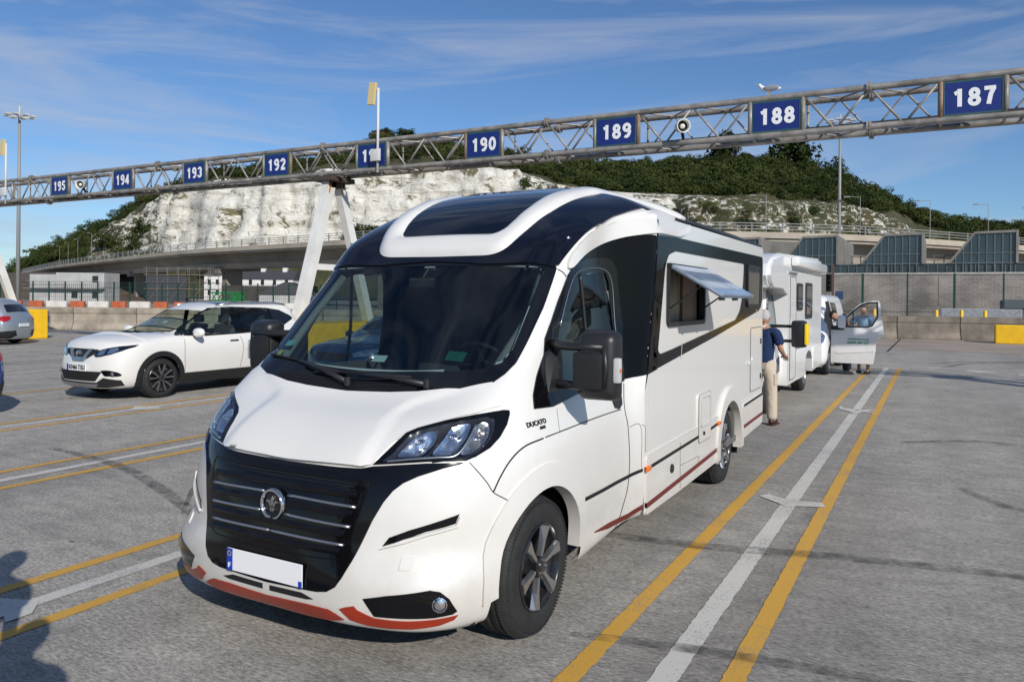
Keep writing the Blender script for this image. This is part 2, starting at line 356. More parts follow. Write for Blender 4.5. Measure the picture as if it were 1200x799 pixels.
CAB=[
[(0.0,2.93,0.19),(0.55,2.97,0.185),(0.84,3.086,0.18),(1.03,3.361,0.195),(1.08,4.96,0.27),(1.13,5.18,0.28)],
[(0.0,2.82,0.24),(0.55,2.86,0.23),(0.87,3.016,0.22),(1.07,3.361,0.24),(1.12,4.96,0.31),(1.15,5.18,0.33)],
[(0.0,2.8,0.42),(0.55,2.845,0.41),(0.9,3.026,0.4),(1.1,3.401,0.41),(1.13,4.96,0.44),(1.16,5.18,0.45)],
[(0.0,2.82,0.58),(0.55,2.87,0.57),(0.91,3.066,0.57),(1.115,3.441,0.58),(1.13,4.96,0.6),(1.16,5.18,0.6)],
[(0.0,2.86,0.75),(0.55,2.91,0.75),(0.91,3.116,0.76),(1.11,3.471,0.78),(1.125,4.96,0.8),(1.16,5.18,0.8)],
[(0.0,2.915,0.9),(0.55,2.955,0.92),(0.9,3.166,0.95),(1.095,3.501,0.97),(1.115,4.97,1.0),(1.16,5.18,1.0)],
[(0.0,2.995,1.0),(0.55,3.03,1.02),(0.89,3.236,1.07),(1.06,3.563,1.11),(1.09,4.99,1.15),(1.16,5.18,1.15)],
[(0.0,3.16,1.115),(0.55,3.19,1.135),(0.885,3.356,1.19),(1.02,3.686,1.25),(1.06,5.0,1.3),(1.16,5.22,1.3)],
[(0.0,3.36,1.21),(0.55,3.38,1.235),(0.87,3.5,1.3),(0.985,3.8,1.4),(1.03,5.0,1.45),(1.16,5.26,1.45)],
[(0.0,3.52,1.34),(0.55,3.54,1.365),(0.85,3.65,1.42),(0.975,3.93,1.52),(0.995,4.97,1.6),(1.16,5.3,1.6)],
[(0.0,3.83,1.64),(0.53,3.84,1.65),(0.83,3.914,1.68),(0.95,4.114,1.74),(0.975,4.94,1.8),(1.16,5.34,1.8)],
[(0.0,4.14,1.94),(0.51,4.14,1.93),(0.81,4.158,1.925),(0.93,4.268,1.93),(0.95,4.86,2.0),(1.16,5.38,2.0)],
[(0.0,4.28,2.07),(0.5,4.27,2.06),(0.8,4.262,2.045),(0.915,4.342,2.04),(0.95,4.85,2.12),(1.16,5.4,2.12)],
[(0.0,4.42,2.21),(0.5,4.41,2.19),(0.8,4.372,2.16),(0.92,4.452,2.14),(0.96,4.88,2.22),(1.16,5.4,2.22)],
[(0.0,4.65,2.38),(0.5,4.64,2.36),(0.8,4.62,2.3),(0.945,4.655,2.25),(1.0,4.95,2.3),(1.16,5.4,2.31)],
[(0.0,4.98,2.53),(0.5,4.97,2.51),(0.83,4.968,2.43),(0.985,4.958,2.34),(1.04,5.1,2.365),(1.16,5.4,2.37)],
[(0.0,5.42,2.64),(0.5,5.41,2.62),(0.9,5.41,2.54),(1.09,5.4,2.445),(1.13,5.4,2.43),(1.16,5.4,2.41)]]
# ================================================================ THE BIG MOTORHOME
camper=thing('motorhome','nearest white motorhome with navy roof cap, skylight, open side window flap and blank number plate','motorhome',(-2.96,2.83,0))
ORG[camper.name]=Vector((0,2.83,0))
def cage(R,nu=6,na=8):
    A=catmull(np.array(R),nu); B=np.swapaxes(A,0,1); ext=np.concatenate([(B[1]*np.array([-1,1,1]))[None],B],0)
    return np.swapaxes(catmull(ext,na)[na:],0,1)
def arr2(G,nx):  # refine across
    return G
for r_,i_,dx_,dy_ in ((2,2,.014,-.018),(3,2,-.012,.018),(2,1,.0,-.012),(3,1,0,.012)):
    p_=list(CAB[r_][i_]); p_[0]+=dx_; p_[1]+=dy_; CAB[r_][i_]=tuple(p_)
GC=cage(CAB,8,12)
GC=np.concatenate([GC[:,:36]]+[GC[:,36+i:37+i]*(1-t)+GC[:,37+i:38+i]*t for i in range(12) for t in (0,.25,.5,.75)]+[GC[:,48:]],1)
def mirG(G): H_=G.copy(); H_[...,0]*=-1; return H_
Vr,Fr=grid_mesh(GC); Vl,Fl=grid_mesh(mirG(GC)); Fl=[f[::-1] for f in Fl]
o=len(Vr); CV=Vr+Vl; CF=Fr+[tuple(i+o for i in f) for f in Fl]
# the living box: roof strip from the last cab ring to the rear
last=GC[-1]; BX=1.16
ys=[5.4,5.9,6.4,7,7.6,8.2,8.8,9.12,9.22,9.28]
def roofrow(y):
    k=max(0,(y-9.0)/.28); k=1-math.sqrt(max(0,1-min(1,k)**2)); dz=(y-5.4)*.012
    return [(x*(1-.03*k),y,z-dz*(1-x/1.16)-k*.10) for x,_,z in last[:37:2]]
RG=np.array([roofrow(y) for y in ys]); Vb,Fb=grid_mesh(RG); Vb2,Fb2=grid_mesh(mirG(RG)); Fb2=[f[::-1] for f in Fb2]
o=len(CV); CV+=Vb+Vb2; CF+=[tuple(i+o for i in f) for f in Fb]+[tuple(i+o+len(Vb) for i in f) for f in Fb2]
cv0=len(CF)
# side walls for the projection surface
EDG=[(p[5][1],p[5][2]) for p in CAB]
CRz=[(BX-.001,b,c) for b,c in EDG if 1.25<c<2.28]
SV=[(BX,9.28,.28),(BX,9.28,2.41)]+[(BX,a,b) for a,b in EDG[::-1]]; SV2=[(-x,y,z) for x,y,z in SV]
o=len(CV); BV=CV+SV+SV2; nS=len(SV); BF=CF+[tuple(range(o,o+nS)),tuple(range(o+2*nS-1,o+nS-1,-1))]
bvh=BVHTree.FromPolygons([Vector(v) for v in BV],BF)
sym=lambda pts:[tuple(p) for p in pts]+[(-p[0],*p[1:]) for p in reversed(pts) if abs(p[0])>1e-6]
flip=lambda pts:[(-p[0],*p[1:]) for p in pts]
Y3=lambda pts,x=1.0:[(x,a,b) for a,b in pts]
def XZ(pts,y=3.0):
    R=[]
    for a,b in pts:
        h=bvh.ray_cast(Vector((a,0,b)),Vector((0,1,0))); R.append((a,h[0].y if h[0] and h[0].y<3.7 else y,b))
    return R
WS=[(0,4.26,2.055),(.39,4.24,2.03),(.88,4.276,2.013),(.901,4.27,1.98),(.921,4.05,1.737),(.924,3.844,1.543),(.923,3.72,1.438),(.904,3.633,1.384),(.87,3.555,1.34),(.723,3.478,1.304),(.485,3.427,1.27),(.31,3.413,1.255),(0,3.40,1.248)]
WC=[(0,4.205,2.0),(.80,4.22,1.985),(.846,4.21,1.96),(.857,4.03,1.78),(.877,3.76,1.504),(.857,3.674,1.438),(.78,3.608,1.404),(.573,3.56,1.381),(.21,3.54,1.363),(0,3.535,1.36)]
DG=[(4.097,1.547),(4.134,1.615),(4.347,1.871),(4.413,1.931),(4.514,1.964),(4.897,1.977),(4.935,1.913),(4.99,1.30),(4.2,1.28),(4.0,1.30),(3.99,1.40)]
FW=(3.69,.385); RW=(7.68,.365); AR=.445
dWS=(0,.72,-.69)
d_,u_,v_=basis(dWS); ws2=[(Vector(p).dot(u_),Vector(p).dot(v_)) for p in sym(WC)]
HLD=[(.55,.975),(.61,1.108),(.655,1.13),(.775,1.168),(.886,1.193),(.967,1.205),(.985,1.187),(.991,1.13),(.985,1.08),(.97,1.035),(.935,1.0),(.772,.992),(.65,.982)]
def opening(c,grow=0):
    x,y,z=c
    if y<3.6 and .5<abs(x)<1 and inpoly(abs(x),z,HLD): return True
    if z>1.3 and y<4.4 and abs(x)<.9 and inpoly(Vector(c).dot(u_),Vector(c).dot(v_),ws2): return True
    if abs(x)>.85 and y>3.9 and inpoly(y,z,DG): return True
    if abs(x)>.72 and (y-FW[0])**2+(z-FW[1])**2<AR**2: return True
    if abs(x)>.72 and z<FW[1] and abs(y-FW[0])<AR: return True
    return False
keep=[f for f in CF if not opening(sum((Vector(CV[i]) for i in f),Vector())/len(f))]
body=mk('body',CV,keep,white,camper,smooth=True); body.data.set_sharp_from_angle(angle=rad(50))
# dark inner lining of the cab
LV=[]; bmL=bmesh.new(); bmL.from_mesh(body.data); bmL.normal_update()
for v in bmL.verts: v.co=v.co-v.normal*.02
ml=bpy.data.meshes.new('cab_lining'); bmL.to_mesh(ml); bmL.free(); ml.materials.clear(); ml.materials.append(lining); lo=bpy.data.objects.new('cab_lining',ml); COL.objects.link(lo); lo.parent=camper; ORG[lo.name]=ORG[camper.name].copy()
# box side walls with window and wheel arch
def boxside(s):
    x=BX*s; a=[]
    for k in range(0,19): t=math.pi*k/18; a.append((x,RW[0]-.50*math.cos(t),RW[1]+.50*math.sin(t)*1.02))
    out=[(x,5.18,.28),(x,RW[0]-.5,.32)]+a[1:-1]+[(x,RW[0]+.5,.33),(x,9.20,.36),(x,9.28,.42),(x,9.28,2.38),(x,9.2,2.41)]+[(x,b+(.045 if c>1.28 else 0),c) for b,c in EDG[:1:-1]]
    w=rnd_poly([(x,5.66,1.61),(x,6.68,1.61),(x,6.68,2.04),(x,5.66,2.04)],.05)
    return patch('side_wall',white,camper,bvh,out,(-s,0,0),off=0,step=.25,holes=[w],skirt=0)
for s in (1,-1):
    boxside(s)
    sk=[(BX*s,5.20,.27),(BX*s,7.22,.30),(BX*s,7.22,.715),(BX*s,5.20,.69)]
    patch('skirt_panel',white,camper,bvh,rnd_poly(sk,.03),(-s,0,0),off=.014,step=.15)
    sk=[(BX*s,8.20,.34),(BX*s,9.26,.38),(BX*s,9.27,.73),(BX*s,8.22,.70)]
    patch('skirt_panel',white,camper,bvh,rnd_poly(sk,.03),(-s,0,0),off=.014,step=.15)
    for (yc,zc),r0,r1,of,nm in ((RW,.44,.58,.03,'wheel_arch_trim'),(FW,.405,.53,.014,'wheel_arch_trim')):
        ring=[];a0,a1=(-.16,1.1) if yc>5 else (-.05,1.02)
        for k in range(31): t=math.pi*(a0+(a1-a0)*k/30); ring.append((BX*s,yc-r1*math.cos(t)*.93,zc+r1*math.sin(t)*1.0))
        for k in range(31): t=math.pi*(a1+(a0-a1)*k/30); ring.append((BX*s,yc-r0*math.cos(t),zc+r0*math.sin(t)))
        patch(nm,white,camper,bvh,ring,(-s,0,0),off=of,step=.05,skirt=.06)
# rear wall, floor pan, wheel wells
rb=MB(); rp=[(p[0],p[2]) for p in RG[-1]]; pl=rp+[(1.155,.42),(1.10,.36),(-1.10,.36),(-1.155,.42)]+[(-x,z) for x,z in rp[::-1]][:-1]
rb.prism(pl,1,9.27,9.275); rb.box((-.72,3.05,.26),(.72,3.3,.30)); rb.box((-.70,3.3,.28),(.70,4.4,.34)); rb.box((-1.0,4.4,.28),(1.0,7.2,.33)); rb.box((-.75,7.2,.3),(.75,8.2,.4)); rb.box((-1.0,8.2,.36),(1.0,9.2,.42))
rb.build('underbody',bmatt,camper)
wl=MB()
for s in (1,-1):
    for yc,zc in (FW,RW):
        P=[]
        n=20
        for k in range(n+1): t=math.pi*k/n; P.append((yc-.50*math.cos(t),zc+.50*math.sin(t)))
        P=[(yc-.5,.2)]+P+[(yc+.5,.2)]
        xo=s*(1.0 if yc<5 else 1.13); xi=s*.62
        V=[(xo,a,b) for a,b in P]+[(xi,a,b) for a,b in P]; m_=len(P)
        wl=MB(); wl.add(V,[(i,i+1,i+1+m_,i+m_) for i in range(m_-1)]+[tuple(range(m_,2*m_))]); wl.build('wheel_well',bmatt,camper)
# --- windscreen
patch('windscreen_surround',frit,camper,bvh,sym(WS),dWS,off=.005,step=.05,holes=[sym(WC)],skirt=.012)
wsc=patch('windscreen',gwin,camper,bvh,sym(WC),dWS,off=.003,step=.06,skirt=0)
BON=[(.87,3.555,1.34),(.889,3.551,1.331),(.941,3.525,1.276),(.962,3.5,1.222),(.884,3.367,1.199),(.77,3.273,1.168),(.648,3.192,1.129),(.605,3.152,1.106),(.571,3.087,1.064),(.526,2.979,.968),(.48,2.955,.955),(.358,2.946,.95),(.2,2.94,.945),(0,2.938,.942)]
top=[(0,3.395,1.242),(.31,3.408,1.249),(.485,3.422,1.264),(.723,3.473,1.298)]
CR=[(.838,3.53,1.33),(.624,3.397,1.246),(.52,3.34,1.21),(.488,3.28,1.18),(.488,3.2,1.14),(.503,3.12,1.095),(.512,3.0,1.0),(.53,2.85,.85),(0,2.80,.80)]
patch('bonnet',white,camper,bvh,sym(top+BON),(0,.72,-.69),off=.010,step=.03,skirt=.02,raise_=[(sym([(0,3.7,1.7),(.838,3.6,1.45)]+CR),.016,.05)])
for s in (1,-1):
    f=(lambda P:P) if s>0 else flip
    dl=(-.55*s,.8,-.15)
    HL=[(.531,2.98,.968),(.605,3.152,1.106),(.648,3.192,1.129),(.77,3.273,1.168),(.886,3.364,1.195),(.967,3.501,1.209),(.982,3.536,1.204),(.987,3.532,1.187),(.993,3.492,1.137),(.991,3.425,1.082),(.98,3.349,1.039),(.951,3.266,1.007),(.923,3.218,.990),(.772,3.09,.99),(.65,3.02,.98)]
    CL=[(.575,2.995,.984),(.60,3.04,1.015),(.625,3.15,1.095),(.665,3.185,1.119),(.80,3.275,1.158),(.933,3.402,1.182),(.959,3.426,1.163),(.970,3.399,1.114),(.968,3.346,1.063),(.950,3.28,1.024),(.917,3.215,1.0),(.772,3.10,1.004)]
    hl=patch('headlight',black,camper,bvh,f(HL),dl,off=.007,step=.03,skirt=.02,holes=[f(CL)])
    patch('lamp_bowl',mat('lamp_bowl',(.03,.03,.033),.25,coat=.3),hl,bvh,f(CL),dl,off=.004,step=.018,skirt=0,raise_=[(f(CL),-.085,.045)])
    B1=[(.625,3.03,1.01),(.655,3.15,1.095),(.70,3.20,1.12),(.745,3.22,1.125),(.765,3.18,1.07),(.74,3.09,1.017)]
    B2=[(.775,3.12,1.02),(.79,3.22,1.09),(.80,3.26,1.142),(.85,3.30,1.158),(.890,3.32,1.160),(.885,3.28,1.09),(.86,3.19,1.02)]
    B3=[(.905,3.30,1.10),(.912,3.35,1.165),(.948,3.40,1.158),(.958,3.38,1.10),(.95,3.31,1.045),(.925,3.25,1.02),(.892,3.21,1.018)]
    refl=mat('lamp_reflector',(.80,.81,.83),.17,metal=1,bump=(9,.35,.02))
    for nm,B in (('reflector',B1),('reflector',B2),('indicator_lens',B3)):
        rb_=patch(nm,refl if nm=='reflector' else mat('indicator_chrome',(.72,.66,.60),.22,metal=1,bump=(22,.5,.012)),hl,bvh,rnd_poly(f(B),.03),dl,off=-.006,step=.014,skirt=.02,raise_=[(f(B),-.050,.055)])
        c_=sum((Vector(p) for p in f(B)),Vector())/len(B)+Vector((-.012*s,.02,0)); k=MB(); ell_=[]
        k.lathe([(-.035,.001),(-.03,.008),(-.005,.012),(.02,.012)],(c_.x,c_.y-.01,c_.z),'y',12); k.build('bulb',chrome,rb_,smooth=True)
    seam('light_bar',satin,hl,bvh,f([(.60,3.0,.994),(.70,3.06,1.0),(.80,3.13,1.004),(.875,3.19,1.012),(.893,3.26,1.06),(.898,3.34,1.14)]),r=.007,off=.004,cen=(0,4,1))
    patch('clear_lens',gclear,hl,bvh,f(CL),dl,off=.012,step=.03,skirt=.004)
    FG=[(.59,.369),(.70,.392),(.878,.419),(.915,.409),(.946,.372),(.966,.306),(.951,.293),(.891,.287),(.798,.288),(.643,.290)]
    dg=(-.5*s,.86,0)
    fr=patch('fog_lamp_recess',black,camper,bvh,f(XZ(FG)),dg,off=.005,step=.03,skirt=.012)
    c=onsurf(bvh,f([(.899,3.025,.352)])[0],.0); nn=Vector((s*.55,-.83,0)).normalized(); fl=MB()
    rr=nn.to_track_quat('Z','X').to_matrix().to_4x4(); 
    tmp=MB(); tmp.lathe([(-.02,.036),(.012,.036),(.014,.031)],(0,0,0),'z',20); fl.add([c+rr.to_3x3()@Vector(v) for v in tmp.V],tmp.F); fo=fl.build('fog_lamp',chrome,camper,angle=40)
    tmp=MB(); tmp.lathe([(.006,.031),(.012,.02),(.014,.001)],(0,0,0),'z',20); g_=MB(); g_.add([c+rr.to_3x3()@Vector(v) for v in tmp.V],tmp.F); g_.build('lamp_lens',refl,fo,smooth=True)
    SL=[(.639,.602),(.666,.644),(.75,.680),(.84,.711),(.936,.748),(.924,.704),(.89,.692),(.817,.672)]
    patch('bumper_slit',black,camper,bvh,f(XZ(SL)),dg,off=.004,step=.03,skirt=.01)
    patch('slit_lip',white,camper,bvh,f(XZ([(.630,.590),(.639,.598),(.73,.638),(.817,.667),(.924,.699),(.936,.735),(.935,.69),(.82,.655),(.73,.62)])),dg,off=.016,step=.02,skirt=.016)
    RD=[(.467,.305),(.50,.318),(.545,.329),(.56,.312),(.60,.295),(.641,.280),(.72,.275),(.789,.273),(.889,.277),(.94,.281),(.966,.284),(.95,.262),(.9,.243),(.8,.232),(.7,.232),(.6,.238),(.519,.257)]
    patch('red_bumper_trim',red,camper,bvh,f(XZ(RD)),dg,off=.005,step=.03)
    patch('air_slot',bmatt,camper,bvh,f(XZ([(.025,.340),(.24,.345),(.315,.325),(.27,.318),(.025,.314)])),(0,1,0),off=.003,step=.04)
    sm=lambda P,r=.0028,o=.0,n='panel_gap':seam(n,bmatt,camper,bvh,f(P),r,o)
    sm([(.937,3.222,.985),(.983,3.248,.928),(1.014,3.273,.879),(1.035,3.294,.834),(1.068,3.352,.793),(1.10,3.40,.76)])
    sm([(1.035,3.294,.834),(1.049,3.345,.907),(1.064,3.415,.974),(1.084,3.523,1.026),(1.11,3.70,1.047)],.0045)
    sm([(1.11,3.72,1.048),(1.11,4.231,1.059),(1.10,4.6,1.059),(1.099,4.87,1.057)],.0035)
    sm([(1.07,4.985,1.22),(1.10,4.93,1.05),(1.12,4.955,.93),(1.13,4.965,.66),(1.13,4.92,.5),(1.1,4.72,.27)],.004)
    sm([(1.13,4.98,.925),(1.148,5.12,.923),(1.152,5.14,.62)],.002); sm([(1.15,5.14,.92),(1.16,5.19,.90),(1.16,5.2,.72)],.002)
    sm([(.905,4.272,1.978),(.93,4.30,1.955),(.941,4.315,1.93)],.004)
    sm([(1.06,3.93,1.17),(1.10,3.90,1.09),(1.11,3.89,1.05)],.0015)
    # black and dark-red pinstripes low on the sides
    def stripe(nm,m_,P,w,of):
        wk=lambda i:(w/2 if not(nm=='red_stripe' and P[0][0]<5 and i==0) else .003)
        a=[(1.1*s,y,z+wk(i)) for i,(y,z) in enumerate(P)]; b=[(1.1*s,y,z-wk(i)) for i,(y,z) in reversed(list(enumerate(P)))]
        patch(nm,m_,camper,bvh,a+b,(-s,0,0),off=of,step=.06,skirt=.004)
    stripe('black_stripe',bmatt,[(4.17,.618),(4.5,.605),(4.9,.596),(5.155,.603)],.022,.004)
    stripe('black_stripe',bmatt,[(5.20,.605),(6.56,.629)],.024,.018); stripe('black_stripe',bmatt,[(6.93,.638),(7.16,.648)],.024,.018)
    stripe('black_stripe',bmatt,[(8.29,.686),(9.26,.715)],.024,.018)
    stripe('red_stripe',dred,[(4.36,.372),(4.6,.350),(4.95,.325),(5.17,.340)],.036,.004); stripe('red_stripe',dred,[(5.20,.345),(6.2,.378),(7.18,.412)],.036,.018); stripe('red_stripe',dred,[(8.26,.465),(9.26,.488)],.036,.018)
    # door glazing
    DB=[(3.699,1.197),(3.733,1.268),(3.813,1.363),(3.926,1.474),(3.971,1.566),(4.062,1.658),(4.176,1.783),(4.32,1.929),(4.39,1.985),(4.466,2.02),(4.627,2.058),(4.90,2.078),(4.97,2.06),(5.017,1.997),(5.067,1.62),(4.990,1.235),(4.60,1.228),(4.222,1.222),(3.89,1.190)]
    dw=patch('door_window',black,camper,bvh,Y3(DB,s),(-s,0,0),off=.008,step=.06,holes=[Y3(DG,s)],skirt=.02)
    patch('glass_pane',gside,dw,bvh,Y3(DG,s),(-s,0,0),off=.0,step=.08,skirt=0)
    seam('window_divider',bplas,dw,bvh,[(s,4.52,1.96),(s,4.54,1.7),(s,4.57,1.29)],r=.012,off=.002)
    seam('window_seal',satin,dw,bvh,[(s,4.14,1.635),(s,4.34,1.888),(s,4.42,1.95),(s,4.52,1.983),(s,4.88,1.995),(s,4.95,1.93),(s,4.985,1.62),(s,5.0,1.30)],r=.004,off=.010,cen=(0,4.5,1.5))
    hd=[(4.78,1.20),(4.87,1.20),(4.90,1.15),(4.885,1.09),(4.83,1.065),(4.77,1.08),(4.75,1.14)]
    patch('door_handle',bplas,camper,bvh,Y3(hd,s),(-s,0,0),off=.014,step=.03,skirt=.02)
    # black panel behind the door and the stripe that loops round the window
    BK=[(4.325,1.938),(4.47,2.04),(4.60,2.10),(4.862,2.180),(5.068,2.232),(5.284,2.262),(5.873,2.283),(9.20,2.30),(9.235,2.27),(9.24,1.82),(9.15,1.72),(9.03,1.68),(7.1,1.462),(5.22,1.265),(4.97,1.245),(5.02,1.60),(4.97,1.95),(4.90,2.01),(4.62,1.98),(4.5,1.95),(4.33,1.90)]
    WP=rnd_poly([(5.86,2.175),(5.68,2.14),(5.60,2.05),(5.55,1.85),(5.47,1.52),(5.445,1.425),(5.49,1.395),(5.771,1.415),(7.895,1.599),(8.09,1.69),(8.175,1.794),(8.24,2.0),(8.27,2.18),(7.2,2.178)],.04)
    def clip(P,y0,side):
        R=[]
        for i in range(len(P)):
            a,b=P[i-1],P[i]; ia=(a[0]-y0)*side>=0; ib=(b[0]-y0)*side>=0
            if ia!=ib: t=(y0-a[0])/(b[0]-a[0]); R.append((y0,a[1]+(b[1]-a[1])*t))
            if ib: R.append(b)
        return R
    patch('black_side_graphic',blackp,camper,bvh,Y3(clip(BK,5.43,-1),s*1.1),(-s,0,0),off=.005,step=.06,skirt=.006)
    blk=patch('black_side_graphic',blackp,camper,bvh,Y3([p for p in BK if p[0]>5.5]+[(5.225,1.272)]+[(b+.012,c) for b,c in EDG if 1.28<c<2.25]+[(5.412,2.268)],s*1.16),(-s,0,0),off=.005,step=.2,holes=[[(s*1.16,p[0],p[1]) for p in WP]],skirt=.0)
    k=MB(); k.tube([(s*a,b,c) for a,b,c in CRz],.0085,6); k.build('graphic_edge',blackp,camper,smooth=True)
    k=MB(); k.add([(s*(BX+.005),5.40,1.27),(s*(BX+.005),5.40,2.27),(s*(BX-.03),5.30,2.25),(s*(BX-.03),5.30,1.26)],[(0,1,2,3)]) if False else None
    # white roof arch
    AM=[(.914,4.29,1.97),(.927,4.42,2.093),(.955,4.637,2.231),(.975,4.80,2.300),(.99,5.006,2.357),(1.049,5.245,2.405),(1.12,5.5,2.418),(1.16,5.9,2.422),(1.16,6.36,2.425),(1.16,6.2,2.36),(1.16,5.975,2.292),(1.16,5.873,2.288),(1.114,5.284,2.268),(1.02,5.068,2.236),(.953,4.862,2.184),(.938,4.6,2.10),(.938,4.46,2.03),(.946,4.32,1.935)]
    patch('white_roof_arch',white,camper,bvh,f(AM),(-.93*s,.10,-.33),off=.022,step=.035,skirt=.032,lap=14)
    for px_,py_,pz_ in ((.884,4.453,2.174),):
        c=onsurf(bvh,(px_*s,py_,pz_),.012); k=MB(); k.lathe([(.02,.013),(0,.013),(-.006,.009),(-.010,.001)],c,'y',14); k.build('clearance_lamp',chrome,camper,smooth=True)
    for yy,zz in ((5.215,.607),(7.22,.652)):
        k=MB(); k.box((BX*s+.012*s,yy-.045,zz-.02),(BX*s+.03*s,yy+.045,zz+.018),.006); k.build('side_marker_lamp',orange,camper,angle=40)
# --- grille
GS=[(0,2.938,.936),(.358,2.946,.944),(.48,2.953,.949),(.535,2.98,.962),(.65,3.02,.974),(.772,3.09,.984),(.923,3.21,.985),(.905,3.17,.975),(.849,3.125,.960),(.758,3.045,.926),(.700,3.00,.895),(.660,2.975,.858),(.625,2.95,.805),(.585,2.91,.720),(.55,2.88,.63),(.511,2.852,.531),(.475,2.83,.45),(.445,2.823,.405),(.40,2.814,.378),(.34,2.808,.368),(0,2.80,.355)]
patch('grille_surround',black,camper,bvh,sym(GS),(0,1,0),off=.006,step=.04,skirt=.015)
OP=[(0,.890),(.40,.897),(.53,.905),(.545,.875),(.53,.80),(.47,.58),(.45,.54),(.40,.522),(0,.515)]
gm=mat('grille_mesh',(.004,.004,.004),.35,spec=.4); 
op=patch('grille_opening',gm,camper,bvh,sym(XZ(OP,2.9)),(0,1,0),off=.010,step=.03,raise_=[(sym(XZ(OP,2.9)),-.03,.03)],skirt=.004)
hex_=MB()
for zz in np.arange(.53,.89,.016):
    for k in range(40):
        x0=-.47+.94*k/40+(.012 if int(round(zz/.016))%2 else 0)
        if abs(x0)<.30+.28*(zz-.5)/.4+.1: 
            p=onsurf(bvh,(x0,2.85,zz)); hex_.beam((x0,p.y+.002,zz),(x0+.012,p.y+.002,zz+.006),.003); hex_.beam((x0+.012,p.y+.002,zz+.006),(x0+.024,p.y+.002,zz),.003)
hex_.build('grille_mesh_weave',mat('mesh_wire',(.02,.02,.02),.4),op)
for zz,hw in ((.785,.505),(.688,.482),(.598,.455)):
    for s in (1,-1):
        x0=.085 if zz>.65 else .0
        P=[onsurf(bvh,(s*(x0+(hw-x0)*k/10),2.87,zz-.004*(k/10)),.010) for k in range(11)]
        k_=MB(); k_.tube([(p.x,p.y,p.z) for p in P],.008,8); k_.build('chrome_slat',satin,camper,smooth=True)
for zz,hw in ((.835,.51),(.742,.49),(.645,.46),(.556,.44)):
    P=[onsurf(bvh,(-hw+2*hw*k/12,2.87,zz),.004) for k in range(13)]; k_=MB(); V=[]
    for p in P: V+=[p+Vector((0,.0,.020)),p+Vector((0,-.014,.004)),p+Vector((0,-.014,-.010)),p+Vector((0,.0,-.018))]
    k_.add(V,[(4*i+j,4*i+j+1,4*i+j+5,4*i+j+4) for i in range(12) for j in range(3)]); k_.build('black_vane',black,camper)
bd=onsurf(bvh,(0,2.85,.735),0); b=MB(); b.lathe([(0,.082),(-.022,.082),(-.030,.076),(-.030,.068),(-.022,.062),(-.018,.062)],(0,bd.y,.735),'y',40); bo=b.build('badge',chrome,camper,angle=40)
b=MB(); b.lathe([(-.014,.063),(-.016,.001)],(0,bd.y,.735),'y',40); b.build('badge_face',mat('badge_face',(.012,.013,.018),.3),bo)
e=MB()                                                # three-leaved emblem
def leaf(P): e.prism([(x*.9,.735+z*.9) for x,z in P],1,bd.y-.024,bd.y-.018)
leaf([(0,.045),(.010,.028),(.009,.008),(0,-.012),(-.009,.008),(-.010,.028)])
for s in (1,-1):
    leaf([(s*.006,-.012),(s*.013,.008),(s*.025,.024),(s*.040,.022),(s*.046,.008),(s*.036,.013),(s*.027,.010),(s*.016,-.012)])
    leaf([(s*.002,-.018),(s*.012,-.018),(s*.016,-.030),(s*.006,-.042),(s*.003,-.034)])
e.build('badge_emblem',satin,bo)
pk=MB(); yb=2.785; pk.box((-.262,yb-.006,.375),(.262,yb,.488),.004); po=pk.build('number_plate',platew,camper)
k=MB(); k.box((-.262,yb-.009,.376),(-.222,yb-.0062,.487)); k.build('country_band',plateb,po)
k=MB(); k.box((.240,yb-.009,.376),(.262,yb-.0062,.405)); k.build('country_band',plateb,po)
text('country_letter','F',.035,(-.242,yb-.011,.402),(1,0,0),(0,0,1),platew,po,bold=.0006)
st=MB()
for k in range(12):
    a=math.pi*2*k/12; st.box((-.242+.012*math.cos(a)-.0015,yb-.0105,.462+.012*math.sin(a)-.0015),(-.242+.012*math.cos(a)+.0015,yb-.0092,.462+.012*math.sin(a)+.0015))
st.build('star_ring',mat('star_yellow',(.8,.6,.05),.5),po)
RC=[(0,.285),(.27,.295),(.40,.292),(.445,.275),(.485,.252),(.40,.232),(.2,.225),(0,.222)]
patch('red_bumper_trim',red,camper,bvh,sym(XZ(RC,2.85)),(0,1,0),off=.005,step=.04)
for x_,z_ in ((-.80,.52),(.76,.53),(-.33,.33)):
    p=onsurf(bvh,(x_,2.95,z_)); patch('parking_sensor',white,camper,bvh,rnd_poly([(x_-.03,2.9,z_-.03),(x_+.03,2.9,z_-.03),(x_+.03,2.9,z_+.03),(x_-.03,2.9,z_+.03)],.012),(0,1,0),off=.006,step=.02) if abs(x_)>.5 else None
# --- roof: navy cap, white U frame, skylight
NV=[(0,4.235,2.035),(.40,4.215,2.005),(.80,4.23,1.985),(.880,4.255,1.985),(.905,4.30,1.98),(.923,4.42,2.105),(.951,4.637,2.24),(.966,4.80,2.31),(.975,5.006,2.366),(1.015,5.245,2.42),(1.07,5.5,2.45),(1.11,5.9,2.44),(1.13,6.4,2.43),(1.145,9.22,2.42),(0,9.26,2.58)]
patch('navy_roof_cap',navy,camper,bvh,sym(NV),(0,.36,-.93),off=.013,step=.045)
UO=[(0,4.268,2.058),(.40,4.272,2.06),(.47,4.285,2.075),(.52,4.32,2.11),(.56,4.39,2.18),(.60,4.48,2.25),(.65,4.72,2.38),(.67,4.95,2.47),(.69,5.2,2.55),(.74,5.5,2.6),(.82,5.75,2.58),(.92,5.98,2.54),(1.04,6.22,2.48),(1.13,6.42,2.44)]
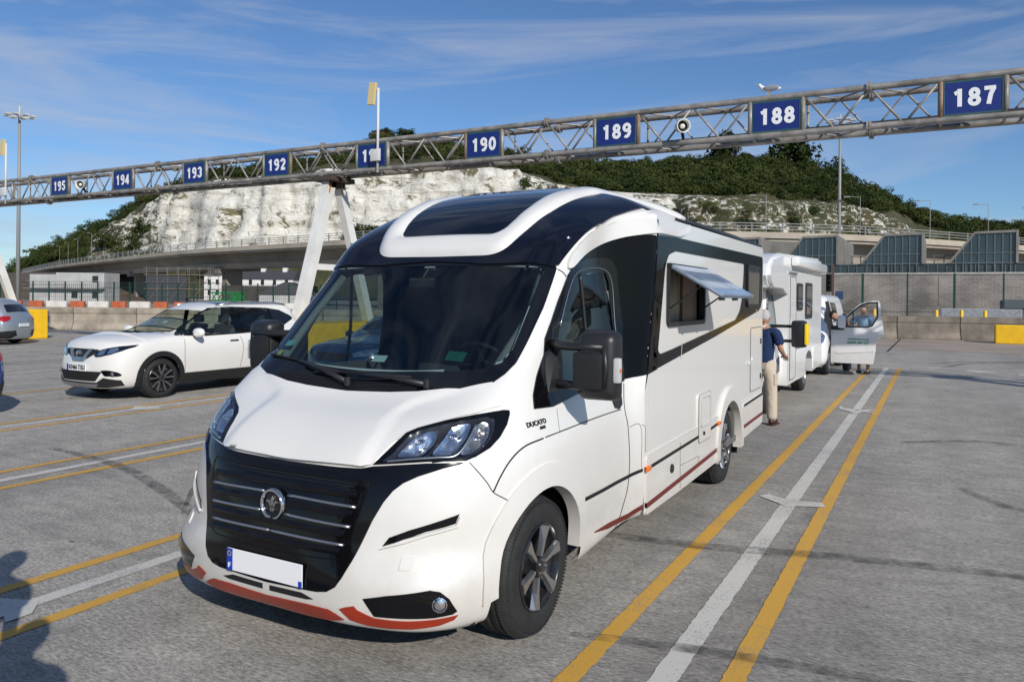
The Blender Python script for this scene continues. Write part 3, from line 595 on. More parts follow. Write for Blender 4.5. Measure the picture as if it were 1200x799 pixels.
UI=[(.90,6.42,2.55),(.72,6.1,2.6),(.60,5.8,2.62),(.52,5.45,2.62),(.48,5.1,2.54),(.465,4.9,2.48),(.455,4.69,2.38),(.435,4.55,2.29),(.41,4.46,2.23),(.38,4.435,2.21),(0,4.43,2.215)]
Uall=sym(UO+UI)
patch('white_roof_frame',white,camper,bvh,Uall,(0,.5,-.86),off=.012,step=.022,skirt=.02,raise_=[(Uall,.038,.034)],lap=4)
SK=[(0,4.43,2.215),(.38,4.435,2.21),(.41,4.46,2.23),(.435,4.55,2.29),(.455,4.69,2.38),(.465,4.9,2.48),(.48,5.1,2.54),(.52,5.45,2.62),(.56,5.8,2.62),(0,5.85,2.64)]
sky_o=patch('skylight',mat('skylight_glass',(.004,.006,.012),.05,spec=.4,coat=.3),camper,bvh,sym(SK),(0,.5,-.86),off=.022,step=.06,skirt=.01)
# --- wheels
for yc,xo in ((3.665,1.115),(7.62,1.125)):
    for s in (1,-1): wheel(camper,(xo*s,yc,.366),.366,.25,s,.218,0,56)
# --- side window and its open flap
def hab_window(s,y0,y1,z0,z1,of=.01):
    x=BX*s; fr_=rnd_poly([(x,y0,z0),(x,y1,z0),(x,y1,z1),(x,y0,z1)],.06)
    ir=rnd_poly([(x,y0+.035,z0+.035),(x,y1-.035,z0+.035),(x,y1-.035,z1-.035),(x,y0+.035,z1-.035)],.04)
    return patch('side_window',bplas,camper,bvh,fr_,(-s,0,0),off=of+.01,step=.1,holes=[ir],skirt=.03),ir
w1,ir=hab_window(1,5.64,6.70,1.59,2.06)
hg=MB(); hg.box((BX,5.64,2.04),(BX+.035,6.70,2.075),.008); hg.build('hinge_rail',bplas,w1)
fl=MB(); A=Vector((BX+.03,5.67,2.055)); B=Vector((BX+.03,6.72,2.055)); dn=Vector((.385,0,-.225)); nn=dn.cross(Vector((0,1,0))).normalized()*.012
q=[A,B,B+dn+Vector((0,.02,0)),A+dn]; fl.add([p+nn for p in q]+[p-nn for p in q],[(0,1,2,3),(7,6,5,4),(0,4,5,1),(1,5,6,2),(2,6,7,3),(3,7,4,0)])
gflap=mat('acrylic_flap',(.30,.36,.45),.08,coat=.6,noise=(3.5,.5)); fo=fl.build('window_flap',gflap,w1)
k=MB(); k.beam(A+dn-nn,B+dn-nn,.02,.012); k.beam(A-nn,A+dn-nn,.018,.012); k.beam(B-nn,B+dn-nn,.018,.012)
for t in (.1,.5,.9): k.box(tuple(A+dn+(B-A)*t+Vector((-.05,-.02,-.035))),tuple(A+dn+(B-A)*t+Vector((-.01,.02,-.01))))
k.build('flap_frame',mat('flap_edge',(.10,.12,.15),.3),fo)
k=MB()
for t in (.02,.98): k.tube([(BX+.0,5.67+1.03*t,1.72),A+(B-A)*t+dn*.62],.007,6)
k.build('window_stay',bplas,w1)
w2,ir2=hab_window(1,8.40,9.06,1.72,2.18); patch('glass_pane',mat('tinted_acrylic',(.05,.05,.05),.06,coat=.6,noise=(3,.5)),w2,bvh,ir2,(-1,0,0),off=.014,step=.3,skirt=.004)
k=MB()
for t in range(9): yy=8.47+.06*t; k.beam((BX+.016,yy,1.76),(BX+.016,yy+.02,2.10),.012,.004)
k.build('net_curtain',mat('net_curtain',(.16,.15,.13),.8),w2)
w3,ir3=hab_window(-1,6.0,6.9,1.59,2.06); patch('glass_pane',gside,w3,bvh,ir3,(1,0,0),off=.01,step=.3,skirt=.004)
# interior seen through the open window
k=MB(); k.box((.55,6.20,1.2),(1.12,6.62,2.3)); k.build('interior_cabinet',wood,camper)
k=MB()
for t in range(14): yy=5.80+t*.03; k.tube([(1.08,yy,1.62),(1.08+.012*math.sin(t),yy+.01*math.cos(t*2),2.05)],.017,6)
k.build('pleated_curtain',beige,camper,smooth=True)
k=MB(); k.tube([(1.07,5.68,2.00),(1.07,6.68,1.985)],.01,6); k.tube([(1.05,6.42,1.62),(1.05,6.42,2.04)],.014,6); k.tube([(1.05,6.55,1.62),(1.05,6.55,2.04)],.01,6)
k.build('blind_rail',satin,camper)
ln=MB(); ln.box((-1.13,5.42,.34),(1.13,9.2,.40)); ln.box((-1.13,8.0,.4),(1.13,8.05,2.4)); ln.box((-1.0,5.45,2.36),(1.13,8,2.39)); ln.box((-1.13,5.42,.4),(-.35,5.5,2.35)); ln.box((.5,5.44,.4),(1.13,5.5,2.35))
ln.build('interior_wall',lining,camper)
k=MB(); k.box((-.30,7.9,1.0),(.05,7.95,2.1)); k.build('interior_blind',beige,camper)
# service hatches
def hatch(s,y0,y1,z0,z1,of,r=.03,nm='locker_door',m_=white):
    P=rnd_poly([(BX*s,y0,z0),(BX*s,y1,z0),(BX*s,y1,z1),(BX*s,y0,z1)],r)
    fr=patch(nm,m_,camper,bvh,P,(-s,0,0),off=of,step=.3,skirt=.01)
    return fr
h1=hatch(1,8.63,9.20,.80,1.49,.006)
def outline(par,y0,y1,z0,z1,x,m_,r=.0035):
    k=MB(); P=rnd_poly([(x,y0,z0),(x,y1,z0),(x,y1,z1),(x,y0,z1)],.04); k.tube(P+[P[0]],r,5); k.build('door_seal',m_,par)
outline(h1,8.625,9.205,.795,1.495,BX+.004,mat('seal_grey',(.10,.10,.10),.6))
for z in (.93,1.33):
    k=MB(); k.box((BX+.004,9.13,z-.03),(BX+.016,9.17,z+.03),.004); k.build('locker_catch',bplas,h1)
k=MB(); k.box((BX+.003,8.50,1.10),(BX+.02,8.56,1.14),.006); k.box((BX+.003,8.66,1.13),(BX+.02,8.71,1.17),.006); k.build('door_stay',white,camper)
h2=hatch(1,6.52,6.90,.575,.985,.022,nm='service_hatch'); outline(h2,6.57,6.85,.70,.95,BX+.026,mat('seal_light',(.45,.44,.42),.5),.005)
outline(h2,6.515,6.905,.57,.99,BX+.02,MT['seal_grey'],.002)
k=MB(); k.lathe([(0,.018),(.012,.016),(.012,.001)],(BX+.022,6.66,.64),'x',12); k.build('hatch_lock',bplas,h2)
k=MB(); k.lathe([(0,.035),(.012,.033),(.014,.001)],(BX+.014,5.77,.50),'x',20); k.build('socket_cap',bplas,camper,angle=40)
for P in ([(BX,5.99,.665),(BX,6.00,.30)],[(BX,6.0,.48),(BX,6.55,.46),(BX,6.5,.38)]):
    k=MB(); k.tube([(BX+.0145,a,b) for _,a,b in P],.0025,5); k.build('panel_gap',MT['seal_grey'],camper)
for y_ in (5.32,): 
    k=MB(); k.tube([(BX+.001,5.23,.72),(BX+.001,5.26,1.24)],.002,5); k.build('panel_gap',MT['seal_light'],camper)
k=MB(); k.tube([(BX+.001,5.22,.70),(BX+.001,7.2,.72)],.006,5); k.build('sill_moulding',white,camper); k=MB(); k.tube([(BX+.001,8.22,.74),(BX+.001,9.26,.75)],.006,5); k.build('sill_moulding',white,camper)
k=MB()
for y_ in (6.02,8.9):k.tube([(BX+.006,y_+.02,1.385+(y_-5.4)*.106 if y_<8 else 1.7),(BX+.006,y_,1.25+(y_-5.4)*.12 if y_<8 else 1.62)],.003,5)
k.build('graphic_joint',MT['seal_light'],camper)
k=MB(); k.tube([(BX-.02,9.26,.42),(BX-.02,9.275,2.3),(BX-.06,9.26,2.40)],.016,8); k.build('rear_corner_trim',mat('trim_grey',(.12,.12,.13),.4),camper,smooth=True)
k=MB(); k.tube([(1.15,5.9,2.43),(1.15,9.2,2.425)],.012,6); k.build('roof_rail_trim',bplas,camper,smooth=True)
# fender lettering and badge details
text('model_lettering','DUCATO',.034,(1.085,3.68,1.128),(0,1,.03),(0,-.03,1),bplas,camper,bold=.0008,sx=1.25,bvh=bvh,bd=(-1,0,0))
text('model_lettering','MAXI',.02,(1.085,3.72,1.10),(0,1,.03),(0,-.03,1),bplas,camper,bold=.0006,sx=1.1,bvh=bvh,bd=(-1,0,0))
k=MB(); k.box((1.13,3.845,.852),(1.149,3.885,.872),.003); k.build('side_repeater',bplas,camper)
# --- door mirrors
for s in (1,-1):
    X=lambda a:a*s
    hb=MB(); tf=Matrix.Translation(Vector((X(1.30),4.0,1.425)))@Matrix.Rotation(rad(6*s),4,'Z')
    bm=bmesh.new(); bmesh.ops.create_cube(bm,size=1); 
    for v in bm.verts: v.co=Vector((v.co.x*.26,v.co.y*(.15),v.co.z*.41))
    for v in bm.verts:
        if v.co.y<0: v.co.x*=.82; v.co.z*=.88
    bmesh.ops.bevel(bm,geom=bm.edges[:],offset=.05,segments=5,affect='EDGES',profile=.5); bm.transform(tf); bm.verts.index_update()
    hb.add([v.co[:] for v in bm.verts],[[v.index for v in f_.verts] for f_ in bm.faces]); bm.free()
    mo=hb.build('door_mirror',bplas,camper,smooth=True)
    fr=MB(); fr.box((X(1.18),3.90,1.30),(X(1.355),3.935,1.50),.02); fr.build('mirror_inset',mat('inset_black',(.010,.010,.011),.6),mo,angle=40)
    am=MB()
    for z in (1.53,1.31):
        am.tube([(X(.98),4.02,z+.005),(X(1.06),3.985,z),(X(1.18),3.935,z),(X(1.35),3.935,z)],[.028,.026,.024,.02],10)
    am.tube([(X(1.355),3.935,1.53),(X(1.365),3.935,1.42),(X(1.355),3.935,1.31)],.018,8)
    am.build('mirror_arm',bplas,mo,smooth=True)
    sg=MB(); sg.box((X(1.39),3.955,1.335),(X(1.44),4.00,1.475),.014); sg.build('turn_signal',mat('signal_clear',(.55,.55,.53),.12,coat=.8,bump=(90,.6,.004)),mo,angle=40)
    sg=MB(); sg.lathe([(0,.012),(.006*s,.001)],(X(1.441),3.97,1.405),'x',10); sg.build('signal_bulb',orange,mo)
    gl=MB(); gl.box((X(1.195),4.062,1.26),(X(1.405),4.08,1.59),.02); gl.build('mirror_glass',chrome,mo)
    sa=MB(); sa.add([(X(.995),3.76,1.20),(X(1.0),4.12,1.20),(X(.985),4.10,1.56),(X(.99),3.92,1.46),(X(1.05),3.86,1.24),(X(1.055),4.06,1.24),(X(1.04),4.06,1.52),(X(1.04),3.97,1.44)],[(0,1,2,3),(4,5,6,7),(0,1,5,4),(1,2,6,5),(2,3,7,6),(3,0,4,7)]); sa.build('mirror_base',bplas,mo,angle=30)
# --- wipers
def wiper(P,nm='windscreen_wiper'):
    a=onsurf(bvh,P[0],.03); b_=onsurf(bvh,P[1],.035); c_=onsurf(bvh,P[2],.03); e_=onsurf(bvh,P[3],.018); f2=onsurf(bvh,P[4],.018)
    k=MB(); k.tube([a,a.lerp(b_,.5)+Vector((0,-.01,.015)),b_],[.018,.014,.010],8); wo=k.build(nm,bplas,camper,smooth=True)
    k=MB(); k.tube([e_,e_.lerp(f2,.5)+Vector((0,-.012,.012)),f2],.008,6); k.build('wiper_blade',bmatt,wo,smooth=True)
    k=MB(); k.lathe([(-.02,.02),(.02,.02),(.03,.012),(.03,.001)],a,'z',12,); k.build('wiper_pivot',bplas,wo)
wiper([(-.03,3.44,1.29),(-.48,3.55,1.36),(-.5,3.5,1.3),(-.82,3.62,1.40),(-.10,3.50,1.33)])
wiper([(.52,3.46,1.30),(.02,3.49,1.32),(0,3.5,1.3),(-.34,3.49,1.325),(.38,3.50,1.34)])
k=MB()
for t in range(7): 
    z_=1.262+.006*t; P=[onsurf(bvh,(x_,3.41+.009*t+abs(x_)*.06,z_+abs(x_)*.03),.007) for x_ in np.linspace(-.62,.45,14)]; k.tube(P,.0028,4)
k.build('cowl_grille',bplas,camper)
# stickers inside the screen
def sticker(x,y,z,w,h,m_,nm='windscreen_sticker'):
    return patch(nm,m_,camper,bvh,[(x-w/2,y-h*.35,z-h*.36),(x+w/2,y-h*.35,z-h*.36),(x+w/2,y+h*.35,z+h*.36),(x-w/2,y+h*.35,z+h*.36)],dWS,off=-.004,step=.1,skirt=0)
sticker(.05,3.62,1.43,.10,.05,mat('pale_sticker',(.45,.62,.58),.5)); sticker(.57,3.66,1.46,.12,.07,mat('green_sticker',(.01,.12,.07),.5)); sticker(-.76,3.70,1.49,.07,.05,mat('aqua_sticker',(.2,.55,.50),.5)); sticker(-.79,3.64,1.43,.05,.05,mat('yellow_sticker',(.6,.55,.1),.5))
# --- cab interior
k=MB(); k.box((-.86,3.50,.6),(.86,4.02,1.20),.06); k.box((-.72,3.62,1.15),(-.30,4.02,1.26),.06); k.box((.18,3.66,1.15),(.72,4.05,1.34),.07); k.box((-.30,3.66,1.10),(.16,4.05,1.28),.05); k.build('dashboard',dash,camper,angle=40)
k=MB(); tf=Matrix.Translation(Vector((.42,4.22,1.36)))@Matrix.Rotation(rad(-52),4,'X')
tmp=MB(); 
P=[(.19*math.cos(a),.19*math.sin(a),0) for a in np.linspace(0,2*math.pi,33)]; tmp.tube(P,.015,8,cap=False); tmp.box((-.18,-.02,-.02),(.18,.02,.01),.01); tmp.box((-.02,-.18,-.02),(.02,0,.01),.01); tmp.lathe([(-.03,.07),(.02,.06),(.03,.001)],(0,0,0),'z',16)
k.add([tf@Vector(v) for v in tmp.V],tmp.F); k.build('steering_wheel',bplas,camper,angle=40)
for sx in (.42,-.42):
    k=MB(); k.box((sx-.25,4.45,.85),(sx+.25,4.98,1.05),.06); tfm=Matrix.Translation(Vector((sx,5.0,1.02)))@Matrix.Rotation(rad(-12),4,'X')
    k.box((-.25,-.07,0),(.25,.07,.62),.06,tfm); k.box((-.14,-.06,.64),(.14,.05,.86),.05,tfm); k.box((sx-.12,4.55,.34),(sx+.12,4.9,.9)); so_=k.build('cab_seat',seatm,camper,angle=40)
k=MB(); k.box((-.14,3.60,1.275),(.12,3.62,1.276)); tfm=Matrix.Translation(Vector((-.06,3.78,1.292)))@Matrix.Rotation(rad(18),4,'X'); k=MB(); k.box((-.13,-.08,0),(.13,.08,.003),0,tfm); k.build('paper_ticket',paper,camper)
k=MB(); k.box((-.1,4.10,1.86),(.1,4.13,1.92),.01); k.tube([(0,4.12,1.92),(0,4.18,1.98)],.008,6); k.build('interior_mirror',bplas,camper)
# A-pillar lining pale on the far side
for s in (-1,1):
    k=MB(); k.tube([(s*.80,3.66,1.36),(s*.84,4.02,1.68),(s*.80,4.26,1.93)],[.03,.026,.03],8); k.build('pillar_trim',mat('pillar_trim',(.20,.21,.19),.7),camper,smooth=True)
# ================================================================ OTHER VEHICLES
def stack_mesh(S,nz=6,nf=14,ns=34,nexp=2.6):
    """S rows: (z, y_front, y_rear, half_width, corner_front, corner_rear, crown). returns right-half grid"""
    A=catmull(np.array(S,float),nz); rows=[]
    for z,yf,yr,w,cf,cr,k in A:
        r=[]
        for i in range(nf+1):
            a=math.sin(math.pi/2*i/nf); x=w*a; r.append((x,yf+cf*(1-(max(0,1-a**nexp))**(1/nexp)),z+k*(1-a*a)))
        for i in range(1,ns): r.append((w,yf+cf+(yr-cr-yf-cf)*i/ns,z))
        for i in range(nf,-1,-1):
            a=math.sin(math.pi/2*i/nf); x=w*a; r.append((x,yr-cr*(1-(max(0,1-a**nexp))**(1/nexp)),z+k*(1-a*a)))
        rows.append(r)
    return np.array(rows)
class Car:
    def __init__(s,name,label,cat,loc,S,paint,wheels,wr,group=None,ww=.22,rim=.2,style=1,openings=None,rotz=0,holes=(),waf=1.0,**kw):
        s.root=thing(name,label,cat,loc,group); ORG[s.root.name]=Vector((0,0,0)); s.root.rotation_euler=(0,0,rotz)
        G=stack_mesh(S,**kw); V,F=grid_mesh(G); V2,F2=grid_mesh(mirG(G)); F2=[f[::-1] for f in F2]; o=len(V)
        V+=V2; F+=[tuple(i+o for i in f) for f in F2]; s.bvh=BVHTree.FromPolygons([Vector(v) for v in V],F); s.w=max(r[3] for r in S)
        ar=wr*1.20
        def dead(c):
            for y in wheels:
                if abs(c[0])>s.w*.72 and ((c[1]-y)**2+(c[2]-wr)**2<ar*ar or (abs(c[1]-y)<ar and c[2]<wr)): return True
            for P,ax in holes:
                if ax=='x' and abs(c[0])>s.w*.5 and inpoly(c[1],c[2],P): return True
                if ax=='f' and inpoly(c[0],c[2],P) and c[1]<wheels[0]+1.9 : return True
            return False
        keep=[f for f in F if not dead(sum((Vector(V[i]) for i in f),Vector())/len(f))]
        s.body=mk('body',V,keep,paint,s.root,smooth=True); s.body.data.set_sharp_from_angle(angle=rad(45))
        wl=MB(); wl.box((-s.w*.7,wheels[0]-.5,wr*.55),(s.w*.7,wheels[1]+.5,wr*.9)) 
        for y in wheels:
            for sd in (1,-1):
                P=[(y-ar*1.05*math.cos(math.pi*k/14),wr+ar*1.05*math.sin(math.pi*k/14)) for k in range(15)]; m_=len(P); xo=sd*s.w*.93; xi=sd*s.w*.5
                wl.add([(xo,a,b) for a,b in P]+[(xi,a,b) for a,b in P],[(i,i+1,i+1+m_,i+m_) for i in range(m_-1)]+[tuple(range(m_,2*m_))])
        wl.build('underbody',bmatt,s.root)
        for y in wheels:
            for sd in (1,-1): wheel(s.root,(sd*(s.w*waf-.01),y,wr),wr,ww,sd,rim,style,40)
        s.wheels=wheels; s.wr=wr
    def side(s,name,m,P,sd=1,off=.004,r=0,**k):
        Q=[(s.w*sd,a,b) for a,b in P]; Q=rnd_poly(Q,r) if r else Q
        return patch(name,m,k.pop('par',s.root),s.bvh,Q,(-sd,0,0),off=off,step=k.pop('step',.08),**k)
    def F(s,P,back=False):
        R=[]
        for p in P:
            y0,d=(9,-1) if back else (-2,1); h=s.bvh.ray_cast(Vector((p[0],y0,p[2])),Vector((0,d,0))); R.append((p[0],h[0].y if h[0] else p[1],p[2]))
        return R
    def front(s,name,m,P,off=.004,d=(0,1,0),r=0,y=0,rear=False,**k):
        Q=[(a,y,b) for a,b in P]; Q=rnd_poly(Q,r) if r else Q
        if rear: d=(d[0],-d[1],d[2])
        return patch(name,m,k.pop('par',s.root),s.bvh,Q,d,off=off,step=k.pop('step',.06),**k)
    def arch(s,m,sd=1,off=.012,w=.09,a0=-.08,a1=1.08):
        for y in s.wheels:
            r0=s.wr*1.10; r1=r0+w+.035; ring=[]
            for k in range(25): t=math.pi*(a0+(a1-a0)*k/24); ring.append((s.w*sd,y-r1*math.cos(t),s.wr+r1*math.sin(t)))
            for k in range(25): t=math.pi*(a1+(a0-a1)*k/24); ring.append((s.w*sd,y-r0*math.cos(t),s.wr+r0*math.sin(t)))
            patch('wheel_arch_trim',m,s.root,s.bvh,ring,(-sd,0,0),off=off,step=.06,skirt=.03)
def mirror_car(car,c,m,s=1,w=.2,h=.14):
    k=MB(); bm=bmesh.new(); bmesh.ops.create_icosphere(bm,subdivisions=3,radius=1)
    for v in bm.verts: v.co=Vector((c[0]+v.co.x*w/2,c[1]+v.co.y*.07,c[2]+(abs(v.co.z)**.8)*math.copysign(1,v.co.z)*h/2))
    bm.verts.index_update(); k.add([v.co[:] for v in bm.verts],[[v.index for v in f.verts] for f in bm.faces]); bm.free()
    o=k.build('door_mirror',m,car.root,smooth=True); b=MB(); b.tube([(c[0]-s*w*.8,c[1]+.04,c[2]-.05),(c[0],c[1],c[2]-.04)],.03,8); b.build('mirror_arm',bplas,o); return o
# ---- white SUV in the next lanes
SUV=[(.20,.12,4.52,.70,.50,.30,0),(.24,.03,4.60,.82,.55,.35,0),(.36,.0,4.64,.885,.60,.38,0),(.52,.0,4.64,.905,.62,.36,0),(.70,.03,4.62,.915,.62,.34,0),(.84,.07,4.60,.91,.62,.32,.01),(.94,.15,4.585,.89,.62,.30,.03),(1.01,.36,4.57,.855,.75,.30,.05),(1.065,.76,4.55,.825,.8,.28,.055),(1.10,1.16,4.53,.80,.55,.28,.04),(1.20,1.42,4.50,.765,.55,.28,.03),(1.36,1.74,4.42,.715,.5,.30,.03),(1.50,2.02,4.36,.665,.45,.30,.03),(1.58,2.28,4.27,.62,.4,.34,.035),(1.625,2.6,4.05,.52,.4,.4,.03),(1.645,3.0,3.6,.2,.1,.1,.02)]
sg1=[(1.36,1.10),(1.60,1.22),(2.02,1.45),(2.22,1.525),(2.40,1.545),(2.62,1.55),(2.66,1.07),(1.9,1.06)]
sg2=[(2.72,1.55),(3.50,1.52),(3.62,1.12),(3.55,1.085),(2.73,1.075)]
sg3=[(3.57,1.515),(3.82,1.485),(4.12,1.36),(4.16,1.31),(3.80,1.16),(3.68,1.13)]
sgU=[(1.32,1.09),(1.62,1.235),(2.03,1.455),(2.22,1.525),(2.6,1.552),(3.5,1.522),(3.68,1.12),(3.55,1.09),(2.7,1.065),(1.9,1.05)]
wsP=[(-.60,1.115),(.60,1.115),(.60,1.16),(.53,1.50),(-.53,1.50),(-.60,1.16)]
suv=Car('parked_suv','white family SUV with rectangular front number plate and V-shaped chrome grille, left of the motorhome','car',(-12.66,7.75,0),SUV,white2,(.94,3.64),.345,ww=.225,rim=.235,style=1,holes=[(sgU,'x'),(wsP,'f')])
for sd in (1,-1):
    fr=suv.side('side_glazing',black,[(1.26,1.065),(1.58,1.22),(2.00,1.455),(2.2,1.54),(2.6,1.568),(3.5,1.54),(3.85,1.495),(4.14,1.37),(4.18,1.31),(3.80,1.14),(3.62,1.085),(2.7,1.05),(1.9,1.035)],sd,off=.005,holes=[[(suv.w*sd,a,b) for a,b in g] for g in (sg1,sg2)],step=.06)
    for g in (sg1,sg2): suv.side('glass_pane',gsuv,g,sd,off=.003,par=fr,skirt=0)
    suv.side('glass_pane',mat('privacy_glass',(.008,.009,.010),.05,coat=.7),sg3,sd,off=.009,par=fr,r=.03)
    suv.arch(bplas,sd,off=.014,w=.055)
    suv.side('sill_cladding',bplas,[(1.36,.22),(3.24,.22),(3.24,.40),(1.36,.40)],sd,off=.016,r=.02)
    suv.side('bumper_cladding',bplas,[(3.98,.30),(4.62,.30),(4.62,.46),(4.1,.44)],sd,off=.012)
    for P in ([(1.42,1.02),(1.40,.75),(1.42,.42)],[(2.68,1.03),(2.72,.8),(2.66,.42)],[(3.60,1.08),(3.66,.95),(3.50,.78),(3.38,.70)]):
        seam('panel_gap',bmatt,suv.root,suv.bvh,[(sd*.92,a,b) for a,b in P],.004,0)
    for y in (2.50,3.42):
        p=onsurf(suv.bvh,(sd*.92,y,.94),.02); k=MB(); k.box((p.x-.012,y-.10,.925),(p.x+.012,y+.10,.95),.008); k.build('door_handle',chrome,suv.root,angle=40)
    mirror_car(suv,(sd*1.0,1.62,1.11),white2,sd,.28,.17)
    k=MB(); k.tube([onsurf(suv.bvh,(sd*.56,2.35,1.6),.02),onsurf(suv.bvh,(sd*.60,2.7,1.62),.045),onsurf(suv.bvh,(sd*.58,3.7,1.6),.045),onsurf(suv.bvh,(sd*.55,4.1,1.55),.02)],.016,8); k.build('roof_rail',satin,suv.root,smooth=True)
    dl=(-.35*sd,.9,-.25); lp=[(.36,.765),(.42,.84),(.60,.890),(.80,.925),(.865,.935),(.86,.90),(.78,.84),(.66,.785),(.50,.745),(.41,.735)]
    h=patch('headlight',black,suv.root,suv.bvh,suv.F([(a*sd,.5,b) for a,b in lp]),dl,off=.005,step=.04); 
    for q in ([(.42,.765),(.47,.84),(.57,.865),(.55,.79),(.50,.765)],[(.59,.79),(.61,.87),(.71,.895),(.74,.86),(.68,.805)]):
        patch('reflector',refl,h,suv.bvh,rnd_poly(suv.F([(a*sd,.3,b) for a,b in q]),.02),dl,off=.010,step=.03)
    patch('clear_lens',gclear,h,suv.bvh,suv.F([(a*sd,.5,b) for a,b in lp]),dl,off=.018,step=.05)
    fgp=rnd_poly(suv.F([(sd*.53,.15,.52),(sd*.66,.15,.525),(sd*.78,.2,.49),(sd*.82,.2,.44),(sd*.77,.2,.42),(sd*.60,.15,.425)]),.03)
    fgo=patch('fog_lamp_recess',black,suv.root,suv.bvh,fgp,dl,off=.006,step=.05); p=onsurf(suv.bvh,(sd*.68,.2,.455),.01); k=MB(); k.lathe([(.0,.035),(-.012,.033),(-.014,.001)],p,'y',16); k.build('fog_lamp',chrome,fgo)
    tl=[(4.30,1.02),(4.58,1.02),(4.58,.86),(4.4,.88),(4.2,.96)]; suv.side('tail_light',redlens,tl,sd,off=.008)
suv.front('windscreen',gsuv,wsP,off=.004,d=(0,.75,-.66),y=1.5,skirt=0)
wf=suv.front('windscreen_frame',frit,[(-.70,1.085),(.70,1.085),(.68,1.16),(.57,1.53),(-.57,1.53),(-.68,1.16)],off=.005,d=(0,.75,-.66),y=1.5,holes=[[(a,1.5,b) for a,b in wsP]])
suv.front('paper_ticket',paper,[(.10,1.20),(.20,1.20),(.20,1.31),(.10,1.31)],off=-.008,d=(0,.75,-.66),y=1.6,skirt=0)
suv.front('bonnet',white2,[(-.74,1.05),(.74,1.05),(.84,.965),(.78,.925),(.55,.888),(.3,.872),(-.3,.872),(-.55,.888),(-.78,.925),(-.84,.965)],off=.008,d=(0,.35,-.94),y=.7,raise_=[([(-.55,.7,1.3),(.55,.7,1.3),(.40,.7,.80),(-.40,.7,.80)],.015,.08)])
suv.front('upper_grille',bmatt,[(-.42,.86),(-.18,.865),(.18,.865),(.42,.86),(.40,.80),(.20,.70),(-.20,.70),(-.40,.80)],off=.006)
suv.front('chrome_v',satin,[(-.31,.865),(-.23,.865),(-.12,.725),(.12,.725),(.23,.865),(.31,.865),(.17,.675),(.13,.66),(-.13,.66),(-.17,.675)],off=.022,skirt=.02)
k=MB(); p=onsurf(suv.bvh,(0,0,.79),0); k.lathe([(0,.062),(-.03,.060),(-.034,.045),(-.030,.043)],p,'y',24); bo=k.build('badge',chrome,suv.root,angle=40)
k=MB(); k.box((-.066,p.y-.04,.778),(.066,p.y-.03,.802)); k.build('badge_bar',chrome,bo)
suv.front('lower_grille',bmatt,[(-.56,.50),(.56,.50),(.44,.34),(-.44,.34)],off=.006,r=.03)
suv.front('lower_lip',satin,[(-.5,.30),(.5,.30),(.44,.25),(-.44,.25)],off=.02,r=.02)
suv.front('bumper_cladding',bplas,[(-.80,.36),(-.58,.40),(-.46,.32),(.46,.32),(.58,.40),(.80,.36),(.80,.27),(.60,.24),(-.60,.24),(-.80,.27)],off=.01)
k=MB(); k.box((-.26,-.022,.50),(.26,-.005,.612),.004); po=k.build('number_plate',platew,suv.root); k=MB(); k.box((-.26,-.024,.503),(-.21,-.0225,.609)); k.build('country_band',plateb,po)
text('plate_lettering','KN66 TXU',.105,(.025,-.024,.556),(1,0,0),(0,0,1),bmatt,po,bold=.003,sx=.88)
suv.front('panoramic_roof',black,[(-.50,1.45),(.50,1.45),(.50,1.62),(-.50,1.62)],d=(0,.01,-1),y=2.8) if False else None
rp=[(-.50,2.45,1.6),(.50,2.45,1.6),(.50,3.75,1.6),(-.50,3.75,1.6)]; patch('panoramic_roof',black,suv.root,suv.bvh,rnd_poly(rp,.06),(0,0,-1),off=.004,step=.1)
k=MB(); k.box((-.55,4.2,1.50),(.55,4.50,1.54),.015); k.build('roof_spoiler',white2,suv.root,angle=40)
k=MB(); k.box((-.70,1.3,.5),(.70,1.95,1.06),.05); k.build('dashboard',dash,suv.root,angle=40)
k=MB(); k.tube([(.36+.17*math.cos(a),2.02+.05*math.sin(a),1.10+.16*math.sin(a)) for a in np.linspace(0,6.283,25)],.014,6); k.build('steering_wheel',bplas,suv.root)
for x_ in (-.36,.36):
    for y_ in (2.5,3.4):
        k=MB(); k.box((x_-.23,y_-.2,.5),(x_+.23,y_+.25,.72),.05); k.box((x_-.22,y_+.15,.7),(x_+.22,y_+.28,1.22),.05); k.box((x_-.12,y_+.16,1.24),(x_+.12,y_+.26,1.40),.04); k.build('car_seat',seatm,suv.root,angle=40)
# ---- silver-blue crossover at the far left, seen from behind its rear corner (faces away to the left)
HB=[(.20,.12,4.25,.66,.5,.3,0),(.28,.02,4.29,.80,.55,.35,0),(.50,.0,4.30,.87,.6,.34,0),(.72,.04,4.28,.88,.6,.3,0),(.86,.12,4.25,.86,.62,.28,.02),(.94,.40,4.22,.82,.7,.26,.04),(1.0,.95,4.19,.79,.6,.26,.04),(1.12,1.3,4.14,.75,.5,.28,.03),(1.3,1.62,4.0,.69,.45,.3,.03),(1.46,2.0,3.84,.62,.4,.32,.03),(1.54,2.35,3.65,.54,.35,.35,.03),(1.57,2.8,3.3,.25,.1,.1,.02)]
hg1=[(1.40,1.04),(2.0,1.40),(2.25,1.45),(2.5,1.46),(2.54,1.01)]; hg2=[(2.60,1.46),(3.25,1.43),(3.40,1.05),(2.61,1.01)]; hg3=[(3.32,1.425),(3.62,1.37),(3.82,1.22),(3.55,1.09),(3.46,1.07)]
